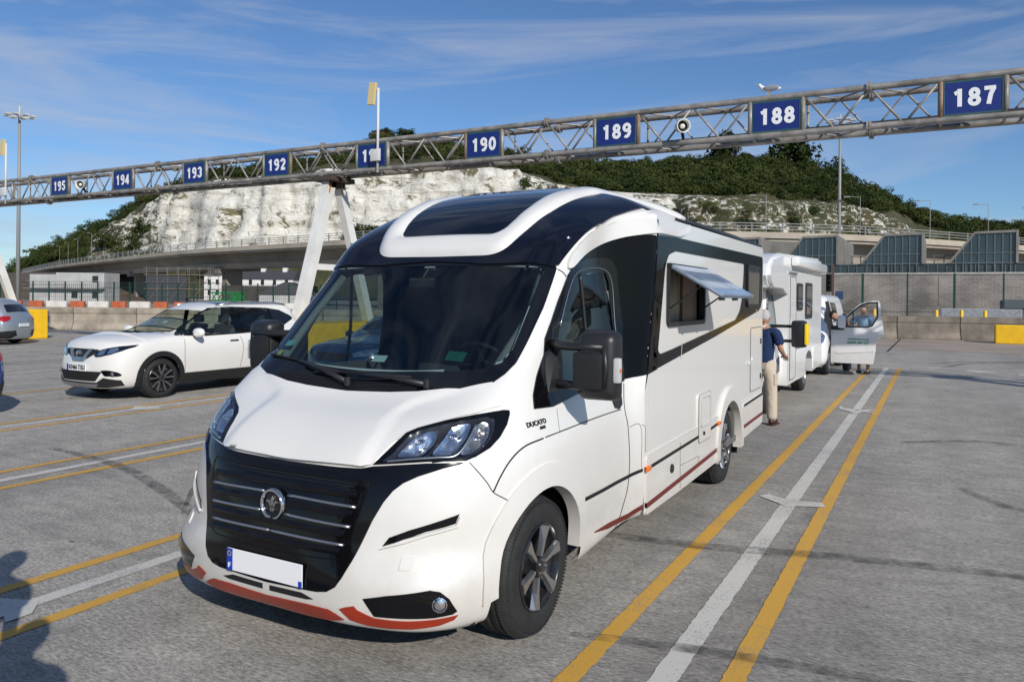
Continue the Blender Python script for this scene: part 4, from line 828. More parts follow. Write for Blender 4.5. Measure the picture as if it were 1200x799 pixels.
def hatchback(name,label,cat,loc,paint,rotz,style=1,clad=True,plate=None,group=None):
    c=Car(name,label,cat,loc,HB,paint,(.86,3.46),.325,ww=.21,rim=.215,style=style,rotz=rotz,group=group)
    pg=mat('privacy_glass2',(.010,.012,.014),.04,coat=.8)
    for sd in (1,-1):
        for g in (hg1,hg2,hg3): c.side('side_window',pg,g,sd,off=.008,r=.03)
        if clad: c.arch(bplas,sd,off=.012,w=.06); c.side('sill_cladding',bplas,[(1.27,.22),(3.05,.22),(3.05,.38),(1.27,.38)],sd,off=.014,r=.02)
        c.side('bumper_cladding',bplas,[(3.86,.24),(4.28,.24),(4.28,.50),(3.95,.46)],sd,off=.012)
        dl=(-.45*sd,-.9,0); patch('tail_light',redlens,c.root,c.bvh,rnd_poly(c.F([(sd*.55,4.1,.98),(sd*.74,4.1,.99),(sd*.84,3.9,.92),(sd*.85,4.0,.80),(sd*.70,4.2,.82),(sd*.58,4.2,.90)],True),.04),dl,off=.014,step=.06)
        patch('headlight',refl,c.root,c.bvh,rnd_poly(c.F([(sd*.42,.2,.80),(sd*.60,.2,.86),(sd*.78,.4,.88),(sd*.82,.5,.84),(sd*.66,.2,.76),(sd*.46,.2,.73)]),.03),(-.45*sd,.9,-.1),off=.01,step=.06)
        mirror_car(c,(sd*.95,1.60,1.05),paint,sd,.2,.13)
        for y in (2.35,3.2):
            p=onsurf(c.bvh,(sd*.9,y,.88),.018); k=MB(); k.box((p.x-.01,y-.09,.87),(p.x+.01,y+.09,.895),.008); k.build('door_handle',satin,c.root,angle=40)
        for P in ([(1.40,.98),(1.36,.7),(1.38,.40)],[(2.57,.98),(2.6,.75),(2.55,.40)]): seam('panel_gap',bmatt,c.root,c.bvh,[(sd*.92,a,b) for a,b in P],.004,0)
    c.front('windscreen',pg,[(-.66,1.03),(.66,1.03),(.54,1.44),(-.54,1.44)],off=.006,d=(0,.75,-.66),y=1.5,r=.05)
    c.front('rear_window',pg,[(-.60,1.08),(.60,1.08),(.50,1.40),(-.50,1.40)],off=.008,d=(0,.9,-.3),y=4,r=.05,rear=True)
    c.front('grille',bmatt,[(-.42,.80),(.42,.80),(.36,.66),(-.36,.66)],off=.006,r=.04); c.front('lower_grille',bmatt,[(-.55,.48),(.55,.48),(.45,.32),(-.45,.32)],off=.006,r=.04)
    k=MB(); k.box((-.26,4.29,.62),(.26,4.315,.73),.004); k.build('number_plate',platew if plate is None else plate,c.root)
    return c
hatchback('parked_car','silver-blue crossover car cut off at the left edge, in front of the yellow block','car',(-31.55,13.03,0),silverp,rad(-61),1)
hatchback('parked_car','bright blue car, only its rear corner in view at the left edge','car',(-12.72,2.05,0),bluep,0,1,clad=False)
hatchback('parked_car','dark blue car seen through the motorhome windscreen, beside the gantry leg','car',(-9.3,10.2,0),dkblue,0,1,clad=False)
# ---- second motorhome behind
MH=[(.30,.10,2.2,.90,.45,.1,0),(.45,.0,2.2,1.0,.5,.1,0),(.75,.02,2.2,1.02,.5,.1,0),(.98,.12,2.2,1.0,.5,.1,.02),(1.14,.45,2.2,.96,.5,.1,.05),(1.28,.72,2.2,.94,.45,.1,.04),(1.5,.95,2.2,.92,.4,.1,.02),(1.8,1.25,2.2,.88,.35,.1,.02),(2.02,1.5,2.2,.82,.3,.1,.02)]
m2=Car('motorhome','older white coachbuilt motorhome with overcab and yellow-edged mirror, standing behind the nearest one','motorhome',(-3.38,11.75,0),MH,white3,(.92,4.55),.34,ww=.22,rim=.2,style=2,waf=1.02,holes=[([(1.2,1.3),(1.75,1.92),(2.05,1.98),(2.08,1.25)],'x')])
x2=1.12; k=MB(); 
pf=[(.62,2.02),(.50,2.08),(.42,2.18),(.50,2.36),(.85,2.50),(1.4,2.58),(6.25,2.72),(6.32,2.66),(6.34,.42),(5.05,.36),(5.0,.62),(4.85,.76),(4.55,.82),(4.25,.76),(4.10,.62),(4.05,.36),(2.05,.34),(2.05,1.9),(1.6,2.0)]
bmx=bmesh.new(); vs=[bmx.verts.new((-x2,a,b)) for a,b in pf]; f=bmx.faces.new(vs); r=bmesh.ops.extrude_face_region(bmx,geom=[f]); bmesh.ops.translate(bmx,verts=[v for v in r['geom'] if isinstance(v,bmesh.types.BMVert)],vec=(2*x2,0,0))
bmesh.ops.recalc_face_normals(bmx,faces=bmx.faces); bmesh.ops.bevel(bmx,geom=[e for e in bmx.edges if abs(abs(e.verts[0].co.x-e.verts[1].co.x))<.01 and min(e.verts[0].co.z,e.verts[1].co.z)>2.0],offset=.06,segments=4,affect='EDGES')
bmx.verts.index_update(); k.add([v.co[:] for v in bmx.verts],[[v.index for v in f.verts] for f in bmx.faces]); bmx.free(); hb=k.build('living_box',white3,m2.root,angle=30)
BXP=[(x2,-1,0),(x2,9,0),(x2,9,3),(x2,-1,3)]; b2=BVHTree.FromPolygons([Vector(v) for v in BXP],[(0,1,2,3)])
def m2p(nm,m_,P,off=.006,r=.03,par=None,**kk): return patch(nm,m_,par or m2.root,b2,rnd_poly([(x2,a,b) for a,b in P],r),(-1,0,0),off=off,step=.3,skirt=.01,**kk)
m2p('entrance_door',white3,[(2.22,.42),(2.85,.42),(2.85,2.22),(2.22,2.22)],.012); k=MB(); P=rnd_poly([(x2+.012,2.22,.42),(x2+.012,2.85,.42),(x2+.012,2.85,2.22),(x2+.012,2.22,2.22)],.03); k.tube(P+[P[0]],.007,5); k.build('door_seal',MT['seal_grey'],m2.root)
for y0,y1,z0,z1 in ((2.98,3.62,1.62,2.12),(4.0,4.85,1.45,2.15)):
    w_=m2p('side_window',bplas,[(y0,z0),(y1,z0),(y1,z1),(y0,z1)],.02,.08); m2p('glass_pane',MT['tinted_acrylic'],[(y0+.06,z0+.06),(y1-.06,z0+.06),(y1-.06,z1-.06),(y0+.06,z1-.06)],.026,.05,par=w_)
m2p('skirt_panel',white3,[(2.9,.36),(4.02,.36),(4.02,.86),(2.9,.86)],.02); m2p('skirt_panel',white3,[(5.08,.40),(6.3,.44),(6.3,.86),(5.08,.86)],.02)
m2p('grey_stripe',mat('grey_decal',(.16,.17,.18),.4),[(2.9,.92),(4.1,.92),(4.1,.95),(2.9,.95)],.008,.002)
k=MB(); k.box((x2,2.35,2.40),(x2+.14,6.2,2.58),.05); k.build('awning_cassette',white3,m2.root,angle=40)
k=MB(); k.box((x2+.0,2.1,2.26),(x2+.03,2.9,2.30),.01); k.build('gutter_rail',satin,m2.root)
for sd in (1,-1):
    dgp=[(1.2,1.3),(1.28,1.45),(1.70,1.90),(1.95,1.97),(2.02,1.92),(2.05,1.25)]
    df=m2.side('door_window',black,[(1.08,1.24),(1.2,1.48),(1.66,1.96),(1.95,2.01),(2.08,1.96),(2.10,1.20)],sd,off=.004,r=.02,holes=[[(m2.w*sd,a,b) for a,b in dgp]])
    m2.side('glass_pane',gside,dgp,sd,off=.002,par=df,skirt=0); m2.arch(white3,sd,off=.02,w=.06) if False else None
    m2.side('door_grille',mat('grey_vent',(.12,.12,.12),.6),[(1.62,.56),(1.88,.60),(1.88,.86),(1.62,.80)],sd,off=.006,r=.02)
    s=sd; hb_=MB(); hb_.box((s*1.29,1.30,1.04),(s*1.53,1.47,1.48),.06); mo=hb_.build('door_mirror',bplas,m2.root,angle=40)
    yc=MB(); yc.box((s*1.505,1.28,1.09),(s*1.555,1.47,1.43),.02); yc.build('yellow_cover',mat('yellow_cover',(.85,.60,.01),.5),mo,angle=40)
    am=MB(); am.beam((s*.95,1.42,1.38),(s*1.35,1.40,1.38),.05); am.beam((s*.95,1.42,1.14),(s*1.35,1.40,1.14),.05); am.build('mirror_arm',bplas,mo)
    for P in ([(1.12,1.2),(1.05,.9),(1.15,.5)],[(2.10,1.2),(2.10,.9),(2.08,.42)]): seam('panel_gap',bmatt,m2.root,m2.bvh,[(sd*1.02,a,b) for a,b in P],.004,0)
    patch('headlight',refl,m2.root,m2.bvh,rnd_poly(m2.F([(sd*.60,.2,.80),(sd*.66,.2,.98),(sd*.86,.3,1.05),(sd*.93,.4,.98),(sd*.90,.3,.85)]),.04),(-.5*sd,.9,-.1),off=.01,step=.06)
m2.front('windscreen',mat('dark_windscreen',(.008,.011,.014),.04,coat=.8),[(-.80,1.30),(.80,1.30),(.74,1.92),(-.74,1.92)],off=.006,d=(0,.75,-.66),y=1.0,r=.06)
m2.front('green_notice',mat('green_notice',(.02,.40,.16),.5),[(.52,1.78),(.72,1.78),(.72,1.87),(.52,1.87)],off=.014,d=(0,.75,-.66),y=1.1)
m2.front('grille',bmatt,[(-.50,.80),(.50,.80),(.45,.50),(-.45,.50)],off=.006,r=.05); m2.front('lower_bumper',bplas,[(-.9,.46),(.9,.46),(.86,.34),(-.86,.34)],off=.01)
k=MB(); k.box((-.26,-.02,.42),(.26,-.003,.52),.004); k.build('number_plate',platew,m2.root)
k=MB(); k.box((.62,.46,2.12),(.74,.50,2.16),.008); k.box((-.74,.46,2.12),(-.62,.50,2.16),.008); k.build('clearance_lamp',orange,m2.root)
# a swirl decal on the cab door
m2.side('door_decal',mat('decal_grey',(.10,.12,.14),.4),[(1.22,.98),(1.5,1.16),(1.36,1.0),(1.66,1.14),(1.45,.98),(1.7,1.05),(1.4,.9)],1,off=.005)
# ---- white van behind with its front door wide open
VN=[(.22,.10,4.95,.86,.5,.15,0),(.34,.0,5.0,.96,.55,.15,0),(.60,.0,5.0,.985,.6,.15,0),(.85,.06,5.0,.98,.62,.15,.02),(1.02,.22,5.0,.95,.62,.15,.05),(1.16,.60,4.99,.93,.6,.15,.06),(1.30,.95,4.98,.91,.5,.15,.04),(1.5,1.22,4.97,.88,.42,.15,.03),(1.72,1.5,4.95,.83,.36,.15,.03),(1.9,1.8,4.92,.75,.3,.15,.04),(1.96,2.1,4.85,.6,.3,.15,.03),(1.98,2.6,4.3,.3,.1,.1,.01)]
vhole=[(1.02,.42),(.98,1.05),(1.10,1.24),(1.75,1.78),(2.05,1.82),(2.08,.40)]
vn=Car('white_van','white van behind both motorhomes with its front side door swung wide open','van',(-3.30,19.25,0),VN,white3,(.95,3.88),.33,ww=.21,rim=.2,style=2,waf=1.0,holes=[(vhole,'x')])
vn.side('side_panel',white3,vhole,-1,off=.002)
for sd in (1,-1):
    vn.side('side_window',MT['privacy_glass2'],[(2.25,1.24),(3.3,1.24),(3.3,1.74),(2.25,1.76)],sd,off=.006,r=.05); vn.arch(bplas,sd,off=.004,w=.02)
    patch('headlight',refl,vn.root,vn.bvh,rnd_poly(vn.F([(sd*.56,.2,.82),(sd*.70,.2,.98),(sd*.84,.4,1.04),(sd*.92,.5,.96),(sd*.90,.3,.80),(sd*.7,.2,.74)]),.04),(-.5*sd,.9,-.1),off=.012,step=.06)
    vn.front('fog_lamp_recess',bmatt,[(sd*.62,.50),(sd*.86,.52),(sd*.86,.36),(sd*.62,.36)],off=.008,d=(-.4*sd,.9,0),r=.04)
vn.front('windscreen',MT['dark_windscreen'],[(-.78,1.20),(.78,1.20),(.70,1.74),(-.70,1.74)],off=.006,d=(0,.75,-.66),y=1.0,r=.06)
vn.front('grille',bmatt,[(-.45,.92),(.45,.92),(.50,.62),(-.50,.62)],off=.008,r=.05)
k=MB(); k.box((-.8,1.1,.4),(.8,1.25,1.15),.04); k.box((-.85,2.1,.4),(.6,2.2,1.8)); k.box((-.9,1.0,.38),(.9,2.1,.42)); k.build('cab_interior',dash,vn.root,angle=40)
for x_ in (.45,-.45):
    k=MB(); k.box((x_-.25,1.5,.42),(x_+.25,1.95,.85),.05); k.box((x_-.24,1.9,.8),(x_+.24,2.05,1.5),.05); k.build('car_seat',seatm,vn.root,angle=40)
# the open door: hinged at its front edge, standing square to the side
DP=[(0,.30),(0,1.08),(.13,1.24),(.42,1.55),(.62,1.74),(.80,1.81),(1.02,1.82),(1.04,1.60),(1.10,1.12),(1.10,.98),(.96,.86),(.94,.60),(.90,.30)]
DPs=[(a,b) for a,b in DP]; WPn=[(.16,1.20),(.48,1.54),(.66,1.70),(.80,1.745),(.955,1.75),(.965,1.45),(.86,1.24),(.76,1.20)]
dq=[(x,0,z) for x,z in DPs]; DB_=BVHTree.FromPolygons([Vector((-1,0,0)),Vector((3,0,0)),Vector((3,0,3)),Vector((-1,0,3))],[(0,1,2,3)])
hinge=thing('tmp','',''); bpy.data.objects.remove(hinge)
def dtf(p): a=rad(-4); return (1.0+p[0]*math.cos(a)*1.06,1.02+p[0]*math.sin(a)+p[1],p[2])
def dpatch(nm,m_,P,off,par,holes=(),skirt=.01,r=.02):
    o=patch(nm,m_,par,DB_,rnd_poly([(x,0,z) for x,z in P],r),(0,1,0),off=off,step=.12,holes=[[(x,0,z) for x,z in h] for h in holes],skirt=skirt)
    for v in o.data.vertices: v.co=Vector(dtf(v.co))
    return o
vd=dpatch('open_door',white3,DPs,.03,vn.root,[WPn],.07,.03)
dpatch('window_frame',black,[(a,b) for a,b in [(.11,1.165),(.46,1.57),(.64,1.735),(.80,1.78),(.985,1.785),(.995,1.43),(.88,1.205),(.77,1.165)]],.032,vd,[WPn],.005)
dpatch('glass_pane',gclear,WPn,.02,vd,skirt=0,r=.02)
dpatch('door_crease',white3,[(.12,.56),(.92,.64),(.93,.60),(.12,.52)],.042,vd)
dpatch('door_handle',white3,[(.82,1.045),(1.0,1.055),(1.0,1.085),(.82,1.075)],.06,vd,r=.01)
k=MB(); k.beam(dtf((.47,-.03,1.20)),dtf((.47,-.03,1.55)),.02); k.build('window_divider',bplas,vd)
green=mat('green_lettering',(.03,.33,.22),.5)
text('door_lettering','enterprise.co.uk',.070,dtf((.58,-.036,.89)),(1.06,-.075,0),(0,0,1),green,vd,bold=.0010); text('door_lettering','08000 800 227',.080,dtf((.58,-.036,.80)),(1.06,-.075,0),(0,0,1),green,vd,bold=.0012)
mo=MB(); mo.box((.98+.18,.84,1.14),(.98+.36,1.0,1.46),.06); mm_=mo.build('door_mirror',white3,vn.root,angle=40); mo=MB(); mo.box((1.0,.92,1.10),(1.30,.98,1.20),.02); mo.build('mirror_arm',bplas,mm_)
# ================================================================ PEOPLE
def skinmesh(name,joints,edges,m,parent,sub=2,root=0):
    """one continuous skinned surface; joints: {id:(x,y,z,r)}"""
    ids=list(joints); me=bpy.data.meshes.new(name); me.from_pydata([joints[i][:3] for i in ids],[(ids.index(a),ids.index(b)) for a,b in edges],[])
    o=bpy.data.objects.new(name,me); COL.objects.link(o); md=o.modifiers.new('s','SKIN'); md.use_smooth_shade=True; md.use_x_symmetry=False
    for i,k in enumerate(ids):
        r=joints[k][3]; me.skin_vertices[0].data[i].radius=(r if not isinstance(r,tuple) else r[0],r if not isinstance(r,tuple) else r[1]); me.skin_vertices[0].data[i].use_root=(i==root)
    sd=o.modifiers.new('d','SUBSURF'); sd.levels=sub; sd.render_levels=sub
    dg=bpy.context.evaluated_depsgraph_get(); dg.update(); ev=o.evaluated_get(dg); m2_=bpy.data.meshes.new_from_object(ev)
    bpy.data.objects.remove(o); m2_.materials.clear(); m2_.materials.append(m); m2_.polygons.foreach_set('use_smooth',[True]*len(m2_.polygons))
    n=bpy.data.objects.new(name,m2_); COL.objects.link(n); n.parent=parent; ORG[n.name]=Vector((0,0,0)); return n
def ell(mb,c,r,sub=3,fn=None):
    bm=bmesh.new(); bmesh.ops.create_icosphere(bm,subdivisions=sub,radius=1)
    V=[]
    for v in bm.verts:
        p=Vector((c[0]+v.co.x*r[0],c[1]+v.co.y*r[1],c[2]+v.co.z*r[2])); V.append(fn(p,v.co) if fn else p)
    bm.verts.index_update(); mb.add(V,[[v.index for v in f.verts] for f in bm.faces]); bm.free()
def person(label,loc,rotz,shirt,trous,shoe,hair,pose=None,H=1.72,shorts=False,cap=None,sit=False,group=None,name='person'):
    """faces +Y before rotation"""
    r=thing(name,label,'person',loc,group); ORG[r.name]=Vector((0,0,0)); r.rotation_euler=(0,0,rotz); k=H/1.72; r.scale=(k,k,k)
    P=dict(elb_r=(.30,.05,1.13),wr_r=(.24,.26,1.05),elb_l=(-.30,.05,1.13),wr_l=(-.20,.27,1.08),kn_r=(.11,.02,.49),kn_l=(-.11,.02,.49),an_r=(.13,-.02,.09),an_l=(-.12,.03,.09),hip=(0,0,.93),head=(0,.03,1.60))
    if pose: P.update(pose)
    h=Vector(P['hip']); dz=h.z-.93; hd=Vector(P['head']); nk=Vector((0,.0,1.44+dz)); sh=lambda s:(s*.195,0,1.39+dz)
    J={0:(h.x,h.y,h.z,(.095,.075)),1:(0,.0,1.10+dz,(.11,.085)),2:(0,.0,1.30+dz,(.15,.10)),3:(0,-.005,1.42+dz,(.07,.06)),4:(nk.x,nk.y+.01,1.47+dz,.052),5:(hd.x,hd.y,hd.z-.06,.062)}
    E_=[(0,1),(1,2),(2,3),(3,4),(4,5)]; n=6
    for s,tag in ((1,'r'),(-1,'l')):
        e=Vector(P['elb_'+tag]); w=Vector(P['wr_'+tag]); S=Vector(sh(s)); J[n]=(*S,.058); J[n+1]=(*e,.042); J[n+2]=(*w,.028); d=(w-e).normalized(); J[n+3]=(*(w+d*.05),(.034,.020)); E_+=[(3,n),(n,n+1),(n+1,n+2),(n+2,n+3)]; n+=4
        hp=Vector((h.x+s*.09,h.y,h.z-.05)); kn=Vector(P['kn_'+tag]); an=Vector(P['an_'+tag]); J[n]=(*hp,.075); J[n+1]=(*kn,.056); J[n+2]=(*(kn.lerp(an,.35)+Vector((0,-.01,0))),.056); J[n+3]=(*an,.036); J[n+4]=(an.x,an.y+.10,.035 if not sit else an.z-.05,.034); E_+=[(0,n),(n,n+1),(n+1,n+2),(n+2,n+3),(n+3,n+4)]; n+=5
    body=skinmesh('body',J,E_,skin,r)
    # head with brow, nose, chin and ears
    mb=MB(); hc=hd
    def hf(p,u):
        q=p.copy()
        if u.y>.2 and u.z<0: q.x=hc.x+(q.x-hc.x)*(1-.28*(-u.z)*u.y)
        if u.y>.85 and abs(u.x)<.22 and -.35<u.z<.12: q.y+=.022*(1-abs(u.x)/.22)
        if u.z<-.75: q.z+=.01
        return q
    ell(mb,hc,(.077,.098,.115),3,hf)
    for s in (1,-1): ell(mb,(hc.x+s*.080,hc.y-.005,hc.z-.005),(.010,.02,.032),1)
    hdo=mb.build('head',skin,r,smooth=True)
    mb=MB()
    for s in (1,-1): ell(mb,(hc.x+s*.030,hc.y+.088,hc.z+.008),(.012,.006,.007),1)
    mb.build('eyes',bmatt,hdo); mb=MB(); ell(mb,(hc.x,hc.y+.088,hc.z-.052),(.024,.006,.006),1); mb.build('mouth',mat('lips',(.3,.10,.08),.5),hdo)
    # hands: palm, four fingers, thumb
    for s,tag in ((1,'r'),(-1,'l')):
        e=Vector(P['elb_'+tag]); w=Vector(P['wr_'+tag]); d=(w-e).normalized(); sd=d.cross(Vector((0,0,1))).normalized(); up=sd.cross(d); mb=MB(); c=w+d*.05
        mb.beam(w-d*.005,w+d*.095,.075,.026,up=up)
        for i,(o_,L) in enumerate(((-.030,.062),(-.010,.074),(.010,.07),(.030,.055))):
            a=w+d*.09+sd*o_; b=a+d*L*.5-up*.008; c2=b+d*L*.35-up*.025; mb.tube([a,b,c2],[.010,.009,.0075],6)
        mb.tube([w+d*.025+sd*(-.034*s),w+d*.065+sd*(-.058*s),w+d*.095+sd*(-.055*s)-up*.012],[.012,.011,.008],6); mb.build('hand',skin,r,smooth=True)
    # clothes
    S2={0:(h.x,h.y,h.z-.09,(.165,.138)),1:(0,.0,1.10+dz,(.162,.130)),2:(0,.0,1.28+dz,(.18,.13)),3:(0,-.005,1.405+dz,(.095,.075)),4:(0,0,1.45+dz,.064)}; E2=[(0,1),(1,2),(2,3),(3,4)]; n=5
    for s,tag in ((1,'r'),(-1,'l')):
        S=Vector(sh(s)); e=Vector(P['elb_'+tag]); S2[n]=(S.x,S.y,S.z,.082); q=S.lerp(e,.8); S2[n+1]=(*q,.078); E2+=[(3,n),(n,n+1)]; n+=2
    sht=skinmesh('shirt',S2,E2,shirt,r)
    mb=MB(); mb.lathe([(-.012,.070),(.016,.062),(.018,.056)],(0,0,1.462+dz),'z',20); mb.build('collar',mat('collar_white',(.6,.6,.6),.8),sht,smooth=True)
    T={0:(h.x,h.y,h.z+.17,(.115,.085)),1:(h.x,h.y,h.z-.02,(.152,.125))}; E3=[(0,1)]; n=2
    for s,tag in ((1,'r'),(-1,'l')):
        hp=Vector((h.x+s*.095,h.y,h.z-.10)); kn=Vector(P['kn_'+tag]); an=Vector(P['an_'+tag]); T[n]=(*hp,.110); T[n+1]=(*kn,.090); E3+=[(1,n),(n,n+1)]
        if not shorts: T[n+2]=(*kn.lerp(an,.5),.084); T[n+3]=(*(an+Vector((0,0,-.03))),.080); E3+=[(n+1,n+2),(n+2,n+3)]
        n+=4
    tr=skinmesh('trousers' if not shorts else 'shorts',T,E3,trous,r)
    if not sit:
        mb=MB(); mb.lathe([(-.018,.120),(.018,.118)],(0,0,0),'z',24); V=[(v[0]*1.02+h.x,v[1]*.82+h.y,v[2]+h.z+.045) for v in mb.V]; b2_=MB(); b2_.add(V,mb.F); b2_.build('belt',mat('belt_leather',(.03,.02,.012),.5),r)
        mb=MB(); mb.box((-.11,-.135,h.z-.10),(-.03,-.118,h.z-.0),.01); mb.box((.03,-.135,h.z-.10),(.11,-.118,h.z),.01); mb.build('back_pocket',trous,tr)
        mb=MB(); mb.box((.175,-.05,.60),(.20,.07,.76),.012); mb.build('cargo_pocket',trous,tr)
    for s,tag in ((1,'r'),(-1,'l')):
        an=Vector(P['an_'+tag]); z=an.z-.09; mb=MB(); mb.box((an.x-.048,an.y-.085,z),(an.x+.048,an.y+.19,z+.028),.02); ell(mb,(an.x,an.y+.085,z+.05),(.045,.10,.035),2); ell(mb,(an.x,an.y-.02,z+.06),(.044,.062,.05),2); mb.build('shoe',shoe,r,smooth=True)
    mb=MB()
    def hairf(p,u):
        return p
    bm=bmesh.new(); bmesh.ops.create_icosphere(bm,subdivisions=4,radius=1); V=[];ix={}
    for v in bm.verts:
        u=v.co
        if (u.y<.3 and u.z>-.38) or u.z>.45:
            n_=1+.03*math.sin(u.x*40+u.z*31)*math.cos(u.y*37); ix[v.index]=len(V); V.append((hc.x+u.x*.081*n_,hc.y-.004+u.y*.101*n_,hc.z+.006+u.z*.117*n_))
    F=[[ix[v.index] for v in f.verts] for f in bm.faces if all(v.index in ix for v in f.verts)]; bm.free(); mb.add(V,F); mb.build('hair' if not cap else 'cap',cap or hair,hdo,smooth=True)
    return r
hair_w=mat('white_hair',(.42,.41,.39),.85,bump=(200,.6,.004)); hair_d=mat('dark_hair',(.02,.015,.012),.7)
cloth=lambda n,c: mat(n,c,.9,bump=(14,.5,.03))
person('white-haired man in navy polo shirt and beige cargo trousers standing by the second motorhome',(-2.22,11.55,0),rad(-12),cloth('navy_polo',(.006,.024,.080)),cloth('beige_trousers',(.52,.44,.34)),mat('brown_shoe',(.05,.015,.01),.4),hair_w,pose=dict(elb_r=(.27,-.01,1.12),wr_r=(.23,.22,1.03),elb_l=(-.27,-.01,1.12),wr_l=(-.2,.22,1.03),an_r=(.14,.0,.09),an_l=(-.17,.05,.09),kn_r=(.12,.02,.49),kn_l=(-.14,.02,.49)),H=1.67)
person('person in light blue shirt standing behind the open van door',(-1.62,21.0,0),rad(160),cloth('light_blue_shirt',(.22,.38,.55)),cloth('dark_shorts',(.02,.022,.03)),mat('black_trainer',(.015,.015,.015),.6),hair_d,shorts=True,pose=dict(elb_r=(.36,.05,1.2),wr_r=(.38,.2,1.40)),H=1.70)
person('person in dark top sitting sideways in the open van doorway',(-2.12,20.75,-.02),rad(-100),cloth('dark_top',(.05,.012,.014)),cloth('dark_jeans',(.012,.018,.03)),mat('grey_trainer',(.30,.28,.26),.6),hair_d,sit=True,pose=dict(hip=(0,-.25,.86),head=(0,-.20,1.52),kn_r=(.12,.12,.62),kn_l=(-.10,.12,.62),an_r=(.12,.16,.11),an_l=(-.12,.16,.11)),H=1.65)
person('driver in the white SUV wearing a pale cap',(-12.28,10.55,.12),rad(180),cloth('grey_shirt',(.10,.10,.11)),cloth('dark_jeans',(.012,.018,.03)),mat('brown_shoe',(.05,.015,.01),.4),hair_d,cap=mat('pale_cap',(.6,.6,.6),.8),sit=True,pose=dict(hip=(0,0,.62),head=(0,.03,1.26),elb_r=(.27,.15,.92),wr_r=(.18,.36,.98),elb_l=(-.27,.15,.92),wr_l=(-.18,.36,.98),kn_r=(.14,.42,.60),kn_l=(-.14,.42,.60),an_r=(.14,.62,.28),an_l=(-.14,.62,.28)),H=1.60)
# two added figures, unseen outside the frame, to cast the lower left shadow
person('figure added unseen outside the left edge to cast a shadow',(-1.75,.50,0),rad(20),cloth('grey_shirt',(.10,.10,.11)),cloth('dark_jeans',(.012,.018,.03)),mat('brown_shoe',(.05,.015,.01),.4),hair_d,H=1.76,pose=dict(elb_r=(.25,0,1.15),wr_r=(.25,.06,.9),elb_l=(-.25,0,1.15),wr_l=(-.25,.06,.9)))
person('second figure added unseen outside the left edge to cast a farther shadow',(-3.0,1.05,0),rad(10),cloth('grey_shirt',(.10,.10,.11)),cloth('dark_jeans',(.012,.018,.03)),mat('brown_shoe',(.05,.015,.01),.4),hair_d,H=1.78,pose=dict(elb_r=(.25,0,1.15),wr_r=(.25,.06,.9),elb_l=(-.25,0,1.15),wr_l=(-.25,.06,.9)))
# ================================================================ SETTING
from mathutils import noise as mnoise
def struct(o): o['kind']='structure'; return o
